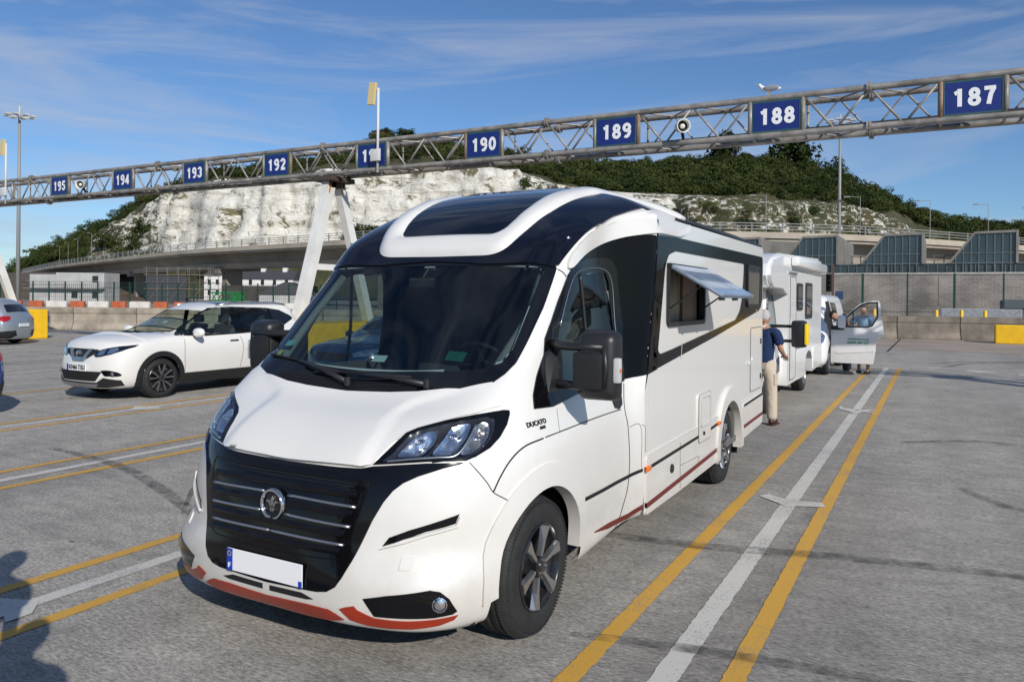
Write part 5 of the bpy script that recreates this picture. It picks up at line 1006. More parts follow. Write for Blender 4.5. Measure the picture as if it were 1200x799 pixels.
# asphalt: pale worn aggregate with fine grooves, stains, patches and cracks
def asphalt():
    m=bpy.data.materials.new('worn_asphalt'); m.use_nodes=True; t=m.node_tree; b=t.nodes['Principled BSDF']; Nn=t.nodes; L=t.links
    g=Nn.new('ShaderNodeNewGeometry')
    def noi(sc,det=6,ro=.6,sx=1,sy=1,dist=0):
        mp=Nn.new('ShaderNodeMapping'); mp.inputs['Scale'].default_value=(sx,sy,1); L.new(g.outputs['Position'],mp.inputs[0])
        n=Nn.new('ShaderNodeTexNoise'); n.inputs['Scale'].default_value=sc; n.inputs['Detail'].default_value=det; n.inputs['Roughness'].default_value=ro; n.inputs['Distortion'].default_value=dist; L.new(mp.outputs[0],n.inputs['Vector']); return n.outputs[0]
    def rmp(x,a,b_,c,d):
        r=Nn.new('ShaderNodeMapRange'); r.inputs['From Min'].default_value=a; r.inputs['From Max'].default_value=b_; r.inputs['To Min'].default_value=c; r.inputs['To Max'].default_value=d; L.new(x,r.inputs[0]); return r.outputs[0]
    def mul(a,b_):
        k=Nn.new('ShaderNodeMath'); k.operation='MULTIPLY'; L.new(a,k.inputs[0]); L.new(b_,k.inputs[1]); return k.outputs[0]
    fine=rmp(noi(40,6,.78,.6,1.6),.39,.60,.50,1.20); fine2=rmp(noi(190,2),.3,.7,.78,1.2); med=rmp(noi(1.3,8,.65),.3,.7,.86,1.12); big=rmp(noi(.14,5,.6,1,.4,.6),.35,.65,.80,1.14)
    streak=rmp(noi(1.1,5,.55,.9,.05),.42,.66,1.06,.86); cross=rmp(noi(.9,6,.6,.10,2.2),.58,.70,1.0,.80); dark=rmp(noi(.75,7,.7,1,.6,.8),.60,.70,1.0,.74)
    blot=rmp(noi(5.5,6,.7,.7,1.4),.34,.62,.78,1.10)
    f=mul(mul(mul(mul(fine,fine2),blot),mul(med,big)),mul(mul(streak,cross),dark))
    v=Nn.new('ShaderNodeTexVoronoi'); v.feature='DISTANCE_TO_EDGE'; v.inputs['Scale'].default_value=.10; L.new(g.outputs['Position'],v.inputs['Vector'])
    mx=Nn.new('ShaderNodeMixRGB'); mx.blend_type='MULTIPLY'; mx.inputs[0].default_value=1; mx.inputs[1].default_value=(.395,.368,.325,1); L.new(f,mx.inputs[2])
    # small pale droppings and pebbles
    v2=Nn.new('ShaderNodeTexVoronoi'); v2.inputs['Scale'].default_value=1.9; L.new(g.outputs['Position'],v2.inputs['Vector']); sp=rmp(v2.outputs['Distance'],.022,.016,0,1)
    n9=rmp(noi(3,2),.50,.55,0,.8); mx2=Nn.new('ShaderNodeMixRGB'); L.new(mul(sp,n9),mx2.inputs[0]); L.new(mx.outputs[0],mx2.inputs[1]); mx2.inputs[2].default_value=(.55,.54,.50,1)
    v3=Nn.new('ShaderNodeTexVoronoi'); v3.inputs['Scale'].default_value=1.3; mp3=Nn.new('ShaderNodeMapping'); mp3.inputs['Scale'].default_value=(.6,1.8,1); L.new(g.outputs['Position'],mp3.inputs[0]); L.new(mp3.outputs[0],v3.inputs['Vector']); sp3=rmp(v3.outputs['Distance'],.040,.030,0,1)
    n8=rmp(noi(2.1,2),.52,.56,0,.75); mx3=Nn.new('ShaderNodeMixRGB'); L.new(mul(sp3,n8),mx3.inputs[0]); L.new(mx2.outputs[0],mx3.inputs[1]); mx3.inputs[2].default_value=(.03,.03,.03,1)
    L.new(mx3.outputs[0],b.inputs['Base Color']); b.inputs['Roughness'].default_value=.85
    bp=Nn.new('ShaderNodeBump'); bp.inputs['Strength'].default_value=.55; bp.inputs['Distance'].default_value=.006; L.new(fine,bp.inputs['Height']); L.new(bp.outputs[0],b.inputs['Normal'])
    return m
ASP=asphalt()
struct(mk('asphalt_ground',[(-1500,-400,0),(1500,-400,0),(1500,2500,0),(-1500,2500,0)],[(0,1,2,3)],ASP))
conc=lambda n,c,s=1.2,a=.28: mat(n,c,.85,noise=(s,a),bump=(30,.3,.006))
apron=conc('concrete_apron',(.33,.27,.215),.5,.2)
struct(mk('concrete_apron',[(-9,31.6,.004),(14,32.6,.004),(14,47,.004),(-9,40.2,.004)],[(0,1,2,3)],apron))
k=MB(); k.box((-1.62,30.6,.005),(-1.56,41.6,.009)); k.box((4.6,31,.005),(4.66,42,.009)); struct(k.build('apron_joint',bmatt))
def paint(name,c,wear):
    m=mat(name,c,.7); t=m.node_tree; b=t.nodes['Principled BSDF']; Nn=t.nodes; L=t.links; g=Nn.new('ShaderNodeNewGeometry')
    n=Nn.new('ShaderNodeTexNoise'); n.inputs['Scale'].default_value=70; n.inputs['Detail'].default_value=4; L.new(g.outputs['Position'],n.inputs['Vector'])
    n2=Nn.new('ShaderNodeTexNoise'); n2.inputs['Scale'].default_value=1.4; n2.inputs['Detail'].default_value=9; n2.inputs['Roughness'].default_value=.7; L.new(g.outputs['Position'],n2.inputs['Vector'])
    a=Nn.new('ShaderNodeMath'); a.operation='ADD'; L.new(n.outputs[0],a.inputs[0]); L.new(n2.outputs[0],a.inputs[1])
    r=Nn.new('ShaderNodeMapRange'); r.inputs['From Min'].default_value=1.02; r.inputs['From Max'].default_value=1.32; r.inputs['To Max'].default_value=wear; L.new(a.outputs[0],r.inputs[0])
    mx=Nn.new('ShaderNodeMixRGB'); mx.inputs[1].default_value=(*c,1); mx.inputs[2].default_value=(.20,.19,.175,1); L.new(r.outputs[0],mx.inputs[0]); L.new(mx.outputs[0],b.inputs['Base Color']); return m
PW=paint('white_road_paint',(.56,.54,.49),.9); PY=paint('yellow_road_paint',(.60,.33,.045),.7); PF=paint('faded_road_paint',(.50,.43,.34),.8)
def line(x0,y0,x1,y1,w,m,name='lane_line'):
    """painted line with slightly ragged edges"""
    n=max(2,int((y1-y0)/.035)); V=[];F=[]
    for i in range(n+1):
        t=i/n; j=rng.uniform(-.0045,.0045,2); V+=[(x0+(x1-x0)*t-w/2+j[0],y0+(y1-y0)*t,.004),(x0+(x1-x0)*t+w/2+j[1],y0+(y1-y0)*t,.004)]
    F=[(2*i,2*i+1,2*i+3,2*i+2) for i in range(n)]; return struct(mk(name,V,F,m))
line(-1.49,-3,-1.60,22.8,.105,PY,'yellow_lane_line'); line(-.81,-3,-.90,23.2,.105,PY,'yellow_lane_line')
for a,b in ((-3,13.4),(13.9,23.2)): line(-1.12-.1*(a-3)/20,a,-1.12-.1*(b-3)/20,b,.125,PW,'white_lane_line')
for x,dx,yw in ((-4.60,.33,1),(-7.85,.34,1),(-10.90,.28,1)):
    line(x-dx,-6,x-dx,23,.10,PY,'yellow_lane_line'); line(x+dx,-6,x+dx,23,.10,PY,'yellow_lane_line')
line(-4.58,2.55,-4.58,23,.12,PW,'white_lane_line'); line(-7.82,-6,-7.82,23,.12,PW,'white_lane_line'); line(-10.9,-6,-10.9,23,.12,PW,'white_lane_line')
line(-14.75,-6,-14.75,22,.10,PW,'white_lane_line'); line(-14.4,-6,-14.4,22,.10,PY,'yellow_lane_line')
for x in (-18.0,-21.3,-24.6,-28.0): line(x,-6,x,22,.22,PF,'faded_lane_line')
for x,w in ((-31.5,.2),(-34.8,.2)): line(x,-3,x,19,w,PF,'faded_lane_line')
def flat(name,P,m,z=.006): return struct(mk(name,[(x,y,z) for x,y in P],[tuple(range(len(P)))],m))
for x,y in ((-1.14,7.05),(-1.205,20.2)):
    flat('lane_arrow',[(x+.62*a,y+.8*b) for a,b in [(0,-.06),(-.13,.06),(-.46,.28),(-.36,.42),(-.10,.30),(0,.16),(.10,.28),(.40,.34),(.48,.16),(.12,.04)]],PW,.008)
flat('lane_arrow',[(-1.17+.6*(a+1.17),b) for a,b in [(-1.17,13.35),(-1.30,13.6),(-1.62,13.85),(-1.66,14.2),(-1.58,14.2),(-1.52,13.98),(-1.30,13.95),(-1.15,13.75),(-.98,13.98),(-.72,14.1),(-.70,14.0),(-.90,13.85),(-.72,13.75),(-.74,13.66),(-1.0,13.68),(-1.08,13.4)]],PW,.008)
flat('lane_arrow',[(a-.02,b-.38) for a,b in [(-4.66,2.62),(-4.50,2.62),(-4.49,2.74),(-4.40,2.70),(-4.40,2.84),(-4.54,2.96),(-4.66,2.92),(-4.80,2.86),(-4.82,2.74),(-4.70,2.76)]],PW,.008)
flat('lane_arrow',[(-10.9,7.4),(-10.98,7.6),(-11.2,7.8),(-11.05,7.9),(-10.9,8.2),(-10.75,7.9),(-10.6,7.9),(-10.78,7.6)],PW,.008)
for P in ([(-.30,23.6),(.3,24.3),(.35,24.0),(-.2,23.4)],[(.6,23.2),(.75,23.7),(1.25,23.5),(1.3,23.2),(.9,23.0)],[(1.75,22.8),(1.8,23.2),(1.95,23.1),(1.93,22.7)]): flat('worn_marking',P,PW,.008)
def ground_mark(P,w,name='tyre_and_dark_mark',dens=.5):
    m=MT.get('tyre_and_dark_mark')
    if not m:
        m=mat('tyre_and_dark_mark',(.035,.034,.033),.8); t=m.node_tree; b=t.nodes['Principled BSDF']; g=t.nodes.new('ShaderNodeNewGeometry'); n=t.nodes.new('ShaderNodeTexNoise'); n.inputs['Scale'].default_value=7; n.inputs['Detail'].default_value=8; n.inputs['Roughness'].default_value=.75
        r=t.nodes.new('ShaderNodeMapRange'); r.inputs['From Min'].default_value=.38; r.inputs['From Max'].default_value=.75; r.inputs['To Max'].default_value=.75; t.links.new(g.outputs['Position'],n.inputs['Vector']); t.links.new(n.outputs[0],r.inputs[0]); t.links.new(r.outputs[0],b.inputs['Alpha'])
    C=catmull([(a,b_,0) for a,b_ in P],10); V=[];F=[]; n=len(C)
    for i,p in enumerate(C):
        d=Vector(C[min(i+1,n-1)])-Vector(C[max(i-1,0)]); d.normalize(); q=Vector((-d.y,d.x,0))*w/2*(.35+.65*math.sin(math.pi*(i+.5)/n)**.4); V+=[(p[0]+q.x,p[1]+q.y,.0115),(p[0]-q.x,p[1]-q.y,.0115)]
    return struct(mk(name,V,[(2*i,2*i+1,2*i+3,2*i+2) for i in range(n-1)],m))
ground_mark([(-2.6,5.45),(-1.6,5.55),(-.5,5.85),(1.2,6.15)],.16); ground_mark([(-1.7,3.75),(-1.1,3.9),(.2,4.1)],.10)  # first strip is a long dark band across the near lanes
ground_mark([(-9,5.2),(-7.4,5.0),(-6.2,4.6),(-5.0,4.1)],.13); ground_mark([(-7.2,6.4),(-6.2,5.0),(-5.4,4.2)],.05)
ground_mark([(-.2,25.5),(1.2,27.2),(5,28.2)],.25); ground_mark([(.1,24),(.9,26.4),(2.8,27.9),(7,28.6)],.22)
ground_mark([(.2,8.6),(.5,8.1),(1.0,7.7)],.12); ground_mark([(-.4,11),(.5,11.6),(1.4,11.3)],.14)
ground_mark([(-16,11),(-13.5,9.2),(-12.9,8.1),(-13.3,7.0)],.10); ground_mark([(-30,18),(-20,17),(-13,19)],.3)
rp=conc('rough_concrete',(.26,.235,.20),.8,.25)
RGp=[(-90,-8),(-60,9.2),(-42.5,20.3),(-24.6,31.7),(-16.7,34.1),(-10.9,37.1),(-7.6,40.9),(-1.9,42.6),(3.4,44.2),(16,48.2),(60,62),(900,300),(900,1600),(-1100,1600),(-1100,-8)]
k=MB(); k.V=[(x,y,.45) for x,y in RGp]+[(x,y,-.1) for x,y in RGp]; nn_=len(RGp)
k.F=[tuple(range(nn_))]+[(i,(i+1)%nn_,(i+1)%nn_+nn_,i+nn_) for i in range(nn_)]; struct(mk('raised_ground',k.V,k.F,rp))
# ---- concrete barrier blocks
cb=conc('barrier_concrete',(.29,.25,.195),1.6,.42)
BL=[(-62,6.9),(-42.3,19.4),(-24.4,30.7),(-16.5,33.1),(-10.7,36.0),(-7.5,39.9),(-1.8,41.6),(3.5,43.2),(16,47)]
pos=[];
for (a,b),(c,d) in zip(BL[:-1],BL[1:]):
    L_=math.hypot(c-a,d-b); n=max(1,round(L_/3.05))
    for i in range(n): pos.append((a+(c-a)*(i+.5)/n,b+(d-b)*(i+.5)/n,math.atan2(d-b,c-a),L_/n))
proto=MB(); pf=[(-.32,0),(.32,0),(.32,.12),(.20,.34),(.16,.78),(.20,.80),(.20,1.08),(-.20,1.08),(-.20,.80),(-.16,.78),(-.20,.34),(-.32,.12)]
proto.prism([(y,z) for y,z in pf],0,-1.5,1.5); pme=proto.build('concrete_barrier',cb); bmx=bmesh.new(); bmx.from_mesh(pme.data); bmesh.ops.bevel(bmx,geom=bmx.edges[:],offset=.018,segments=1,affect='EDGES'); bmx.to_mesh(pme.data); bmx.free()
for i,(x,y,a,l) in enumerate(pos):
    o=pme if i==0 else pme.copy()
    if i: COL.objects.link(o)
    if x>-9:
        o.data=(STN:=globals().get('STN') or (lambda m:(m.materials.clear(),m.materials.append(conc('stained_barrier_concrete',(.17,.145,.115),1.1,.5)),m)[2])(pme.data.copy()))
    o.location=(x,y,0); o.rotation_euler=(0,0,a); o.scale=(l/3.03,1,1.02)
    setp(o,'worn concrete barrier block in the long row closing off the lanes','barrier','concrete barrier blocks')
# ---- yellow guard blocks
def yblock(x0,x1,y0,y1,h,label,rz=0):
    k=MB(); k.box((x0,y0,0),(x1,y1,h),.05); k.box((x0+.25,y0-.004,h-.28),(x1-.25,y0-.002,h-.12)); o=k.build('yellow_block',yellow); setp(o,label,'guard block','yellow guard blocks'); return o
yblock(-15.0,-13.4,13.2,17.5,1.1,'yellow concrete guard block round the foot of the gantry leg, seen through the windscreen')
yblock(-32.4,-30.7,15.0,17.6,1.15,'yellow concrete guard block behind the silver-blue car at the far left')
yblock(2.2,6.2,40.0,40.9,.82,'yellow block standing on the concrete apron at the right edge')
# ---- orange and white water-filled barriers
def wbar(m):
    k=MB(); k.box((-.62,-.20,0),(.62,.20,.18),.05); k.box((-.60,-.13,.15),(.60,.13,.84),.06); k.box((-.45,-.15,.35),(-.12,.15,.60),.03); k.box((.12,-.15,.35),(.45,.15,.60),.03); return k.build('water_barrier',m,angle=40)
wb=[wbar(mat('orange_plastic',(.42,.10,.035),.5,noise=(2,.15))),wbar(mat('white_plastic',(.60,.56,.50),.5,noise=(2,.15)))]
A=Vector((-56,26.0)); B=Vector((-36,37.2)); n=18; used=[0,0]
seq=[1,0,1,0,0,1,0,1,0,1,0,0,1,0,1,0,1,1]
for i in range(n):
    c=seq[i]; o=wb[c] if not used[c] else wb[c].copy(); 
    if used[c]: COL.objects.link(o)
    used[c]=1; p=A.lerp(B,i/(n-1)); o.location=(p.x,p.y,.45); o.rotation_euler=(0,0,rad(29+rng.uniform(-4,4))); o.scale=(1.12 if c else .74,1,1)
    setp(o,('white' if c else 'orange')+' plastic water-filled barrier in the row behind the concrete wall','barrier',('white' if c else 'orange')+' water barriers')
# ---- green mesh fence on the left and posts on the right
fg=mat('fence_green',(.012,.05,.035),.5); fence=thing('mesh_fence','tall green mesh fence with dark posts behind the orange and white barriers','fence',(-80,30,.45))
a0=Vector((-82,26)); a1=Vector((-44,49)); n=34
for i in range(n+1):
    p=a0.lerp(a1,i/n); k=MB(); tl=rng.uniform(-.05,.05); k.beam((p.x,p.y,.45),(p.x+tl,p.y,2.75),.09); k.build('fence_post',fg,fence)
k=MB()
for z in (.7,1.1,1.5,1.9,2.3,2.68): k.beam((a0.x,a0.y,z),(a1.x,a1.y,z),.018)
for i in range(n*8): p=a0.lerp(a1,i/(n*8)); k.beam((p.x,p.y,.5),(p.x,p.y,2.68),.012)
k.build('mesh_panel',fg,fence)
fp=thing('post_fence','thin wire fence with dark posts in front of the long brick wall','fence',(-8,52,.45))
for i in range(12):
    x=-9+2.45*i; k=MB(); k.beam((x,52+.05*x,.45),(x,52+.05*x,3.5),.09 if i%2 else .13); k.build('fence_post',fg,fp)
k=MB(); k.beam((-9,51.5,1.2),(20,53,1.2),.03); k.beam((-9,51.5,3.4),(20,53,3.4),.02); k.build('fence_wire',fg,fp)
for i,x in enumerate((-.1,1.1,2.2,4.6,5.8,-3.2)):
    k=MB(); k.lathe([(0,.09),(.85,.09),(.92,.06),(.94,.001)],(x,48.5+.03*x,.45),'z',12); o=k.build('bollard',yellow,angle=40); setp(o,'short yellow bollard standing behind the right concrete barrier','bollard','yellow bollards'); 
k=MB(); k.box((.1,50.2,.95),(4.0,50.5,1.45),.05); k.box((.4,50,.45),(.6,50.6,.95)); k.box((3.4,50,.45),(3.6,50.6,.95)); o=k.build('steel_barrier',steel); setp(o,'pale horizontal rail barrier on stub legs between the yellow bollards','barrier')
tl=thing('traffic_light','traffic light on a brown pole in front of the brick wall','traffic light',(-5.6,50,.45))
k=MB(); k.beam((-5.6,50,.45),(-5.6,50,4.0),.12); k.build('pole',mat('rusty_pole',(.10,.06,.045),.7),tl); k=MB(); k.box((-5.98,49.85,2.35),(-5.66,50.1,3.45),.04); hd_=k.build('signal_head',bmatt,tl)
for j,z in enumerate((3.22,2.9,2.58)): k=MB(); k.lathe([(0,.11),(-.12,.12)],(-5.82,49.84,z),'y',12); k.build('lamp_hood',bmatt,hd_)
k=MB(); k.box((-5.45,49.9,1.9),(-5.0,50,2.4),.03); k.build('control_box',mat('blue_box',(.03,.06,.14),.5),tl)
# ---- long brick wall and the sawtooth glass building above it
def brick():
    m=mat('grey_brick',(.2,.18,.16),.9); t=m.node_tree; b=t.nodes['Principled BSDF']; Nn=t.nodes; L=t.links; g=Nn.new('ShaderNodeNewGeometry'); s=Nn.new('ShaderNodeSeparateXYZ'); c=Nn.new('ShaderNodeCombineXYZ'); L.new(g.outputs['Position'],s.inputs[0]); L.new(s.outputs[0],c.inputs[0]); L.new(s.outputs[2],c.inputs[1])
    br=Nn.new('ShaderNodeTexBrick'); br.inputs['Scale'].default_value=1; br.inputs['Brick Width'].default_value=.46; br.inputs['Row Height'].default_value=.16; br.inputs['Mortar Size'].default_value=.010; br.inputs['Color1'].default_value=(.25,.22,.195,1); br.inputs['Color2'].default_value=(.19,.17,.15,1); br.inputs['Mortar'].default_value=(.33,.31,.28,1); L.new(c.outputs[0],br.inputs[0])
    n=Nn.new('ShaderNodeTexNoise'); n.inputs['Scale'].default_value=.45; n.inputs['Detail'].default_value=7; L.new(g.outputs['Position'],n.inputs['Vector']); r=Nn.new('ShaderNodeMapRange'); r.inputs['From Min'].default_value=.35; r.inputs['From Max'].default_value=.65; r.inputs['To Min'].default_value=.55; r.inputs['To Max'].default_value=1.25; L.new(n.outputs[0],r.inputs[0])
    mx=Nn.new('ShaderNodeMixRGB'); mx.blend_type='MULTIPLY'; mx.inputs[0].default_value=1; L.new(br.outputs[0],mx.inputs[1]); L.new(r.outputs[0],mx.inputs[2]); L.new(mx.outputs[0],b.inputs['Base Color']); return m
BR=brick(); k=MB(); k.box((-22,58,.4),(-.05,58.6,3.62)); k.box((0,58.0,.4),(24,58.6,3.62)); wl_=k.build('brick_wall',BR); setp(wl_,'long grey brick wall with a pale coping below the sawtooth glass building','wall')
k=MB(); k.box((-22,57.94,3.625),(24,58.66,3.75),.01); cp=k.build('coping',conc('coping',(.42,.39,.35)),None); cp.parent=wl_
k=MB(); k.box((3.55,57.9,1.45),(4.9,57.96,2.0)); o=k.build('wall_plate',mat('grey_plate',(.09,.11,.12),.5),None); o.parent=wl_
saw=thing('glass_building','low grey building of sawtooth glazed bays with concrete ends above the brick wall','building',(0,59,3.75))
gl_=mat('bay_glass',(.035,.055,.062),.12,coat=.3,noise=(.6,.35)); frm=mat('mullion_grey',(.11,.135,.14),.5,noise=(1,.2)); cgr=conc('grey_cladding',(.20,.19,.17),.7,.25)
P5=5.36
for i in (-2,-1,0,1,2):
    x=-4.76+P5*(i-0)
    poly=[(x,4.40),(x+1.42,6.30),(x+3.72,6.36),(x+3.72,4.40)]
    k=MB(); k.prism(poly,1,59.0,70); bay=k.build('glazed_bay',gl_,saw)
    k=MB()
    for t in np.arange(.36,3.7,.44):
        zt=4.4+min(t,1.42)/1.42*1.9 if t<1.42 else 6.32; k.beam((x+t,58.97,3.78),(x+t,58.97,zt),.06,.05)
    k.beam((x,58.96,5.05),(x+3.7,58.96,5.05),.05) if False else k.beam((x+.5,58.96,5.05),(x+3.7,58.96,5.05),.05); k.beam((x,58.96,4.40),(x+3.7,58.96,4.40),.06); k.build('mullion',frm,bay)
    k=MB(); k.beam((x+1.40,58.94,6.38),(x+3.85,58.94,6.43),.12,.16); k.box((x+3.72,58.85,4.38),(x+3.86,70,6.46)); k.beam((x-.02,58.93,4.40),(x+1.42,58.93,6.34),.14,.14,up=(0,1,0)); k.build('concrete_edge',cgr,bay)
k=MB(); k.box((-21,59.05,3.75),(20,70,4.36)); st=k.build('glazed_strip',gl_,saw)
k=MB()
for x in np.arange(-21,20,.55): k.beam((x,59.02,3.77),(x,59.02,4.36),.05)
k.beam((-21,59.0,4.38),(20,59.0,4.38),.08); k.build('mullion',frm,st)
k=MB(); k.prism([(-12.5,4.4),(-13.2,6.6),(-9.0,6.3),(-7.5,4.4)],1,63,63.5); k.build('concrete_fin',cgr,saw)
for i in range(4):
    x=-4.0+P5*(i-1)+3.9; k=MB()
    for t in (0,.6,1.2): k.beam((x+t-.2,62,4.4),(x+t-.2,62,5.15),.06)
    k.beam((x-.3,62,5.1),(x+1.5,62,5.1),.05); k.build('roof_railing',frm,saw)
# ---- gull and gantry
def arc(cx_,cy_,rx,ry,a0,a1,n=12): return [(cx_+rx*math.cos(rad(a0+(a1-a0)*i/n)),cy_+ry*math.sin(rad(a0+(a1-a0)*i/n))) for i in range(n+1)]
DGT={'0':[arc(.3,.5,.21,.40,0,360,24)],'1':[[(.08,.74),(.22,.80),(.33,.92)],[(.33,1.0),(.33,0)]],'2':[arc(.3,.68,.21,.23,170,-20)+[(.12,.09),(.10,.09)],[(.04,.09),(.58,.09)]],
'3':[arc(.3,.71,.19,.20,165,-90),arc(.3,.30,.22,.21,90,-165)],'4':[[(.40,1.0),(.40,0)],[(.42,.93),(.06,.33),(.0,.27)],[(0,.27),(.60,.27)]],'5':[[(.56,.91),(.14,.91)],[(.15,.97),(.11,.52)],arc(.3,.32,.21,.24,125,-165)],
'6':[arc(.3,.30,.20,.21,0,360,20),arc(.32,.50,.23,.42,180,60)],'7':[[(.03,.90),(.58,.90)],[(.50,.92),(.34,.55),(.24,0)]],'8':[arc(.3,.71,.17,.19,0,360,20),arc(.3,.28,.21,.20,0,360,20)],'9':[arc(.3,.70,.20,.21,0,360,20),arc(.28,.50,.23,.42,0,-120)]}
def digits(s,h,xc,y,z0,m,par):
    """heavy sans figures drawn as thick strokes"""
    k=MB(); w=.225*h; adv=.745*h; x0=xc-adv*len(s)/2+.04*h+(.03 if s[0]=='1' else 0)
    for q,c in enumerate(s):
        for st in DGT[c]:
            P=[Vector((x0+q*adv+a*h,y,z0+b_*h)) for a,b_ in st]; cl=(P[0]-P[-1]).length<1e-5; V=[]; n=len(P)
            for i,p in enumerate(P):
                a=P[i-1] if i>0 else (P[-2] if cl else p); b_=P[i+1] if i<n-1 else (P[1] if cl else p); d=(b_-a).normalized(); nn=Vector((-d.z,0,d.x))*w/2
                V+=[p+nn,p-nn]
            k.add([v+Vector((0,-.003*(1+.13*len(k.V)%2),0)) for v in V],[(2*i,2*i+1,2*i+3,2*i+2) for i in range(n-1)])
    return k.build('number_lettering',m,par)
GY=lambda x:15.6+.017*(x-.49)
gal=mat('gantry_steel',(.275,.255,.23),.5,metal=.25,noise=(3.2,.45)); rust=mat('rusty_steel',(.24,.17,.12),.65,metal=.2,noise=(4,.4)); wp=mat('gantry_white_paint',(.66,.65,.62),.5,noise=(1.4,.14))
gt=thing('sign_gantry','long tubular lattice gantry carrying the blue lane number signs over all lanes','gantry',(-14.2,15.35,0))
Z0,Z1,DY=5.02,5.74,.62; XA,XB=-38.5,8.2
for z in (Z0,Z1):
    for dy in (0,DY):
        k=MB(); k.tube([(x,GY(x)+dy,z) for x in np.linspace(XA,XB,24)],.062,10); k.build('chord_tube',gal,gt,smooth=True)
bays=list(range(-2,12)); blu=mat('sign_blue',(.006,.022,.16),.45,noise=(5,.15)); swh=mat('sign_white',(.78,.79,.80),.5); sfr=mat('sign_frame',(.03,.09,.09),.5)
def bar(a,b,r,nm,m): k=MB(); k.tube([a,b],r,8); return k.build(nm,m,gt,smooth=True)
diag=[]
for i in bays:
    xc=.49-3.287*i
    for s in (-.49,.49):
        x=xc+s; bar((x,GY(x)-.0,Z0),(x,GY(x)-.0,Z1),.048,'upright_tube',rust if (i+ (s>0))%3==0 else gal)
    for x in (xc+.49,xc-.49):
        k=MB(); k.tube([(x,GY(x),Z0),(x,GY(x)+DY,Z0),(x,GY(x)+DY,Z1),(x,GY(x),Z1)],.028,6); k.build('cross_frame',gal,gt,angle=50)
    L_=3.287-.98; xs=[xc+.49+L_*t for t in (0,.25,.5,.75,1)]
    for j in range(4):
        a,b=xs[j],xs[j+1]; za,zb=((Z1,Z0),(Z0,Z1),(Z1,Z0),(Z0,Z1))[j]
        bar((a,GY(a),za),(b,GY(b),zb),.023,'diagonal_tube',gal)
    k=MB()
    for j in range(4):
        a,b=xs[j],xs[j+1]; za,zb=((Z0,Z1),(Z1,Z0),(Z0,Z1),(Z1,Z0))[j]; k.tube([(a,GY(a)+DY,za),(b,GY(b)+DY,zb)],.02,6); k.tube([(a,GY(a)+DY*(j%2),Z1),(b,GY(b)+DY*((j+1)%2),Z1)],.018,6); k.tube([(a,GY(a)+DY*(j%2),Z0),(b,GY(b)+DY*((j+1)%2),Z0)],.018,6)
    k.build('rear_bracing',gal,gt)
    if i%2==0:
        xf=xc+.49+L_*.5-(0 if False else 3.287)
        for z in (Z0,Z1):
            for dy in (0,DY):
                k=MB(); k.lathe([(-.04,.07),(-.04,.115),(-.006,.115),(-.006,.10),(.006,.10),(.006,.115),(.04,.115),(.04,.07)],(xf,GY(xf)+dy,z),'x',12); k.build('flange_joint',gal,gt)
    if -1<=i<=8 or i==10:
        num=str(187+i); k=MB(); k.box((xc-.43,GY(xc)-.035,Z0+.075),(xc+.43,GY(xc)-.01,Z1-.075),.004); sg=k.build('lane_sign',blu,gt,label='blue lane sign reading '+num)
        k=MB()
        for a,b in (((xc-.445,Z0+.07),(xc+.445,Z0+.07)),((xc-.445,Z1-.07),(xc+.445,Z1-.07)),((xc-.44,Z0+.07),(xc-.44,Z1-.07)),((xc+.44,Z0+.07),(xc+.44,Z1-.07))): k.beam((a[0],GY(xc)-.03,a[1]),(b[0],GY(xc)-.03,b[1]),.016,.03)
        k.build('sign_frame',sfr,sg); digits(num,.31,xc,GY(xc)-.037,(Z0+Z1)/2-.155,swh,sg)
# cable tray on the lower chords
k=MB(); k.box((XA,GY(-15)-.05+.28,Z0+.05),(XB,GY(-15)+.45,Z0+.09)); k.build('cable_tray',mat('cable_black',(.02,.02,.02),.7),gt)
for xs_ in (-31.6,-14.2,7.4):
    lg=[]
    for dy,w in ((-1.35,.30),(1.55,.26)):
        k=MB(); ya=GY(xs_)+.31; a=Vector((xs_,ya+dy,.9 if xs_<0 else 0)); b=Vector((xs_,ya+dy*.10,Z0-.08)); k.beam(a,b,w*.95,w*.8,up=(1,0,0)); bo_=k.build('gantry_leg',wp,gt)
        k=MB(); k.beam(a.lerp(b,.90)+Vector((w*.48,-.07,0)),b+Vector((w*.48,-.07,0)),.004,.05,up=(1,0,0)); k.build('rust_streak',mat('rust_orange',(.45,.17,.03),.9,noise=(9,.4)),bo_)
    k=MB(); k.beam((xs_,ya-.82,2.55),(xs_,ya+.96,2.55),.2,.16,up=(0,0,1)); k.build('leg_crossbar',wp,gt)
    k=MB(); k.box((xs_-.35,ya-.45,Z0-.20),(xs_+.35,ya+.45,Z0-.07),.02); k.box((xs_-.12,ya-.3,Z0-.35),(xs_+.12,ya+.3,Z0-.2)); k.build('leg_bracket',mat('bracket_rust',(.06,.045,.035),.8),gt)
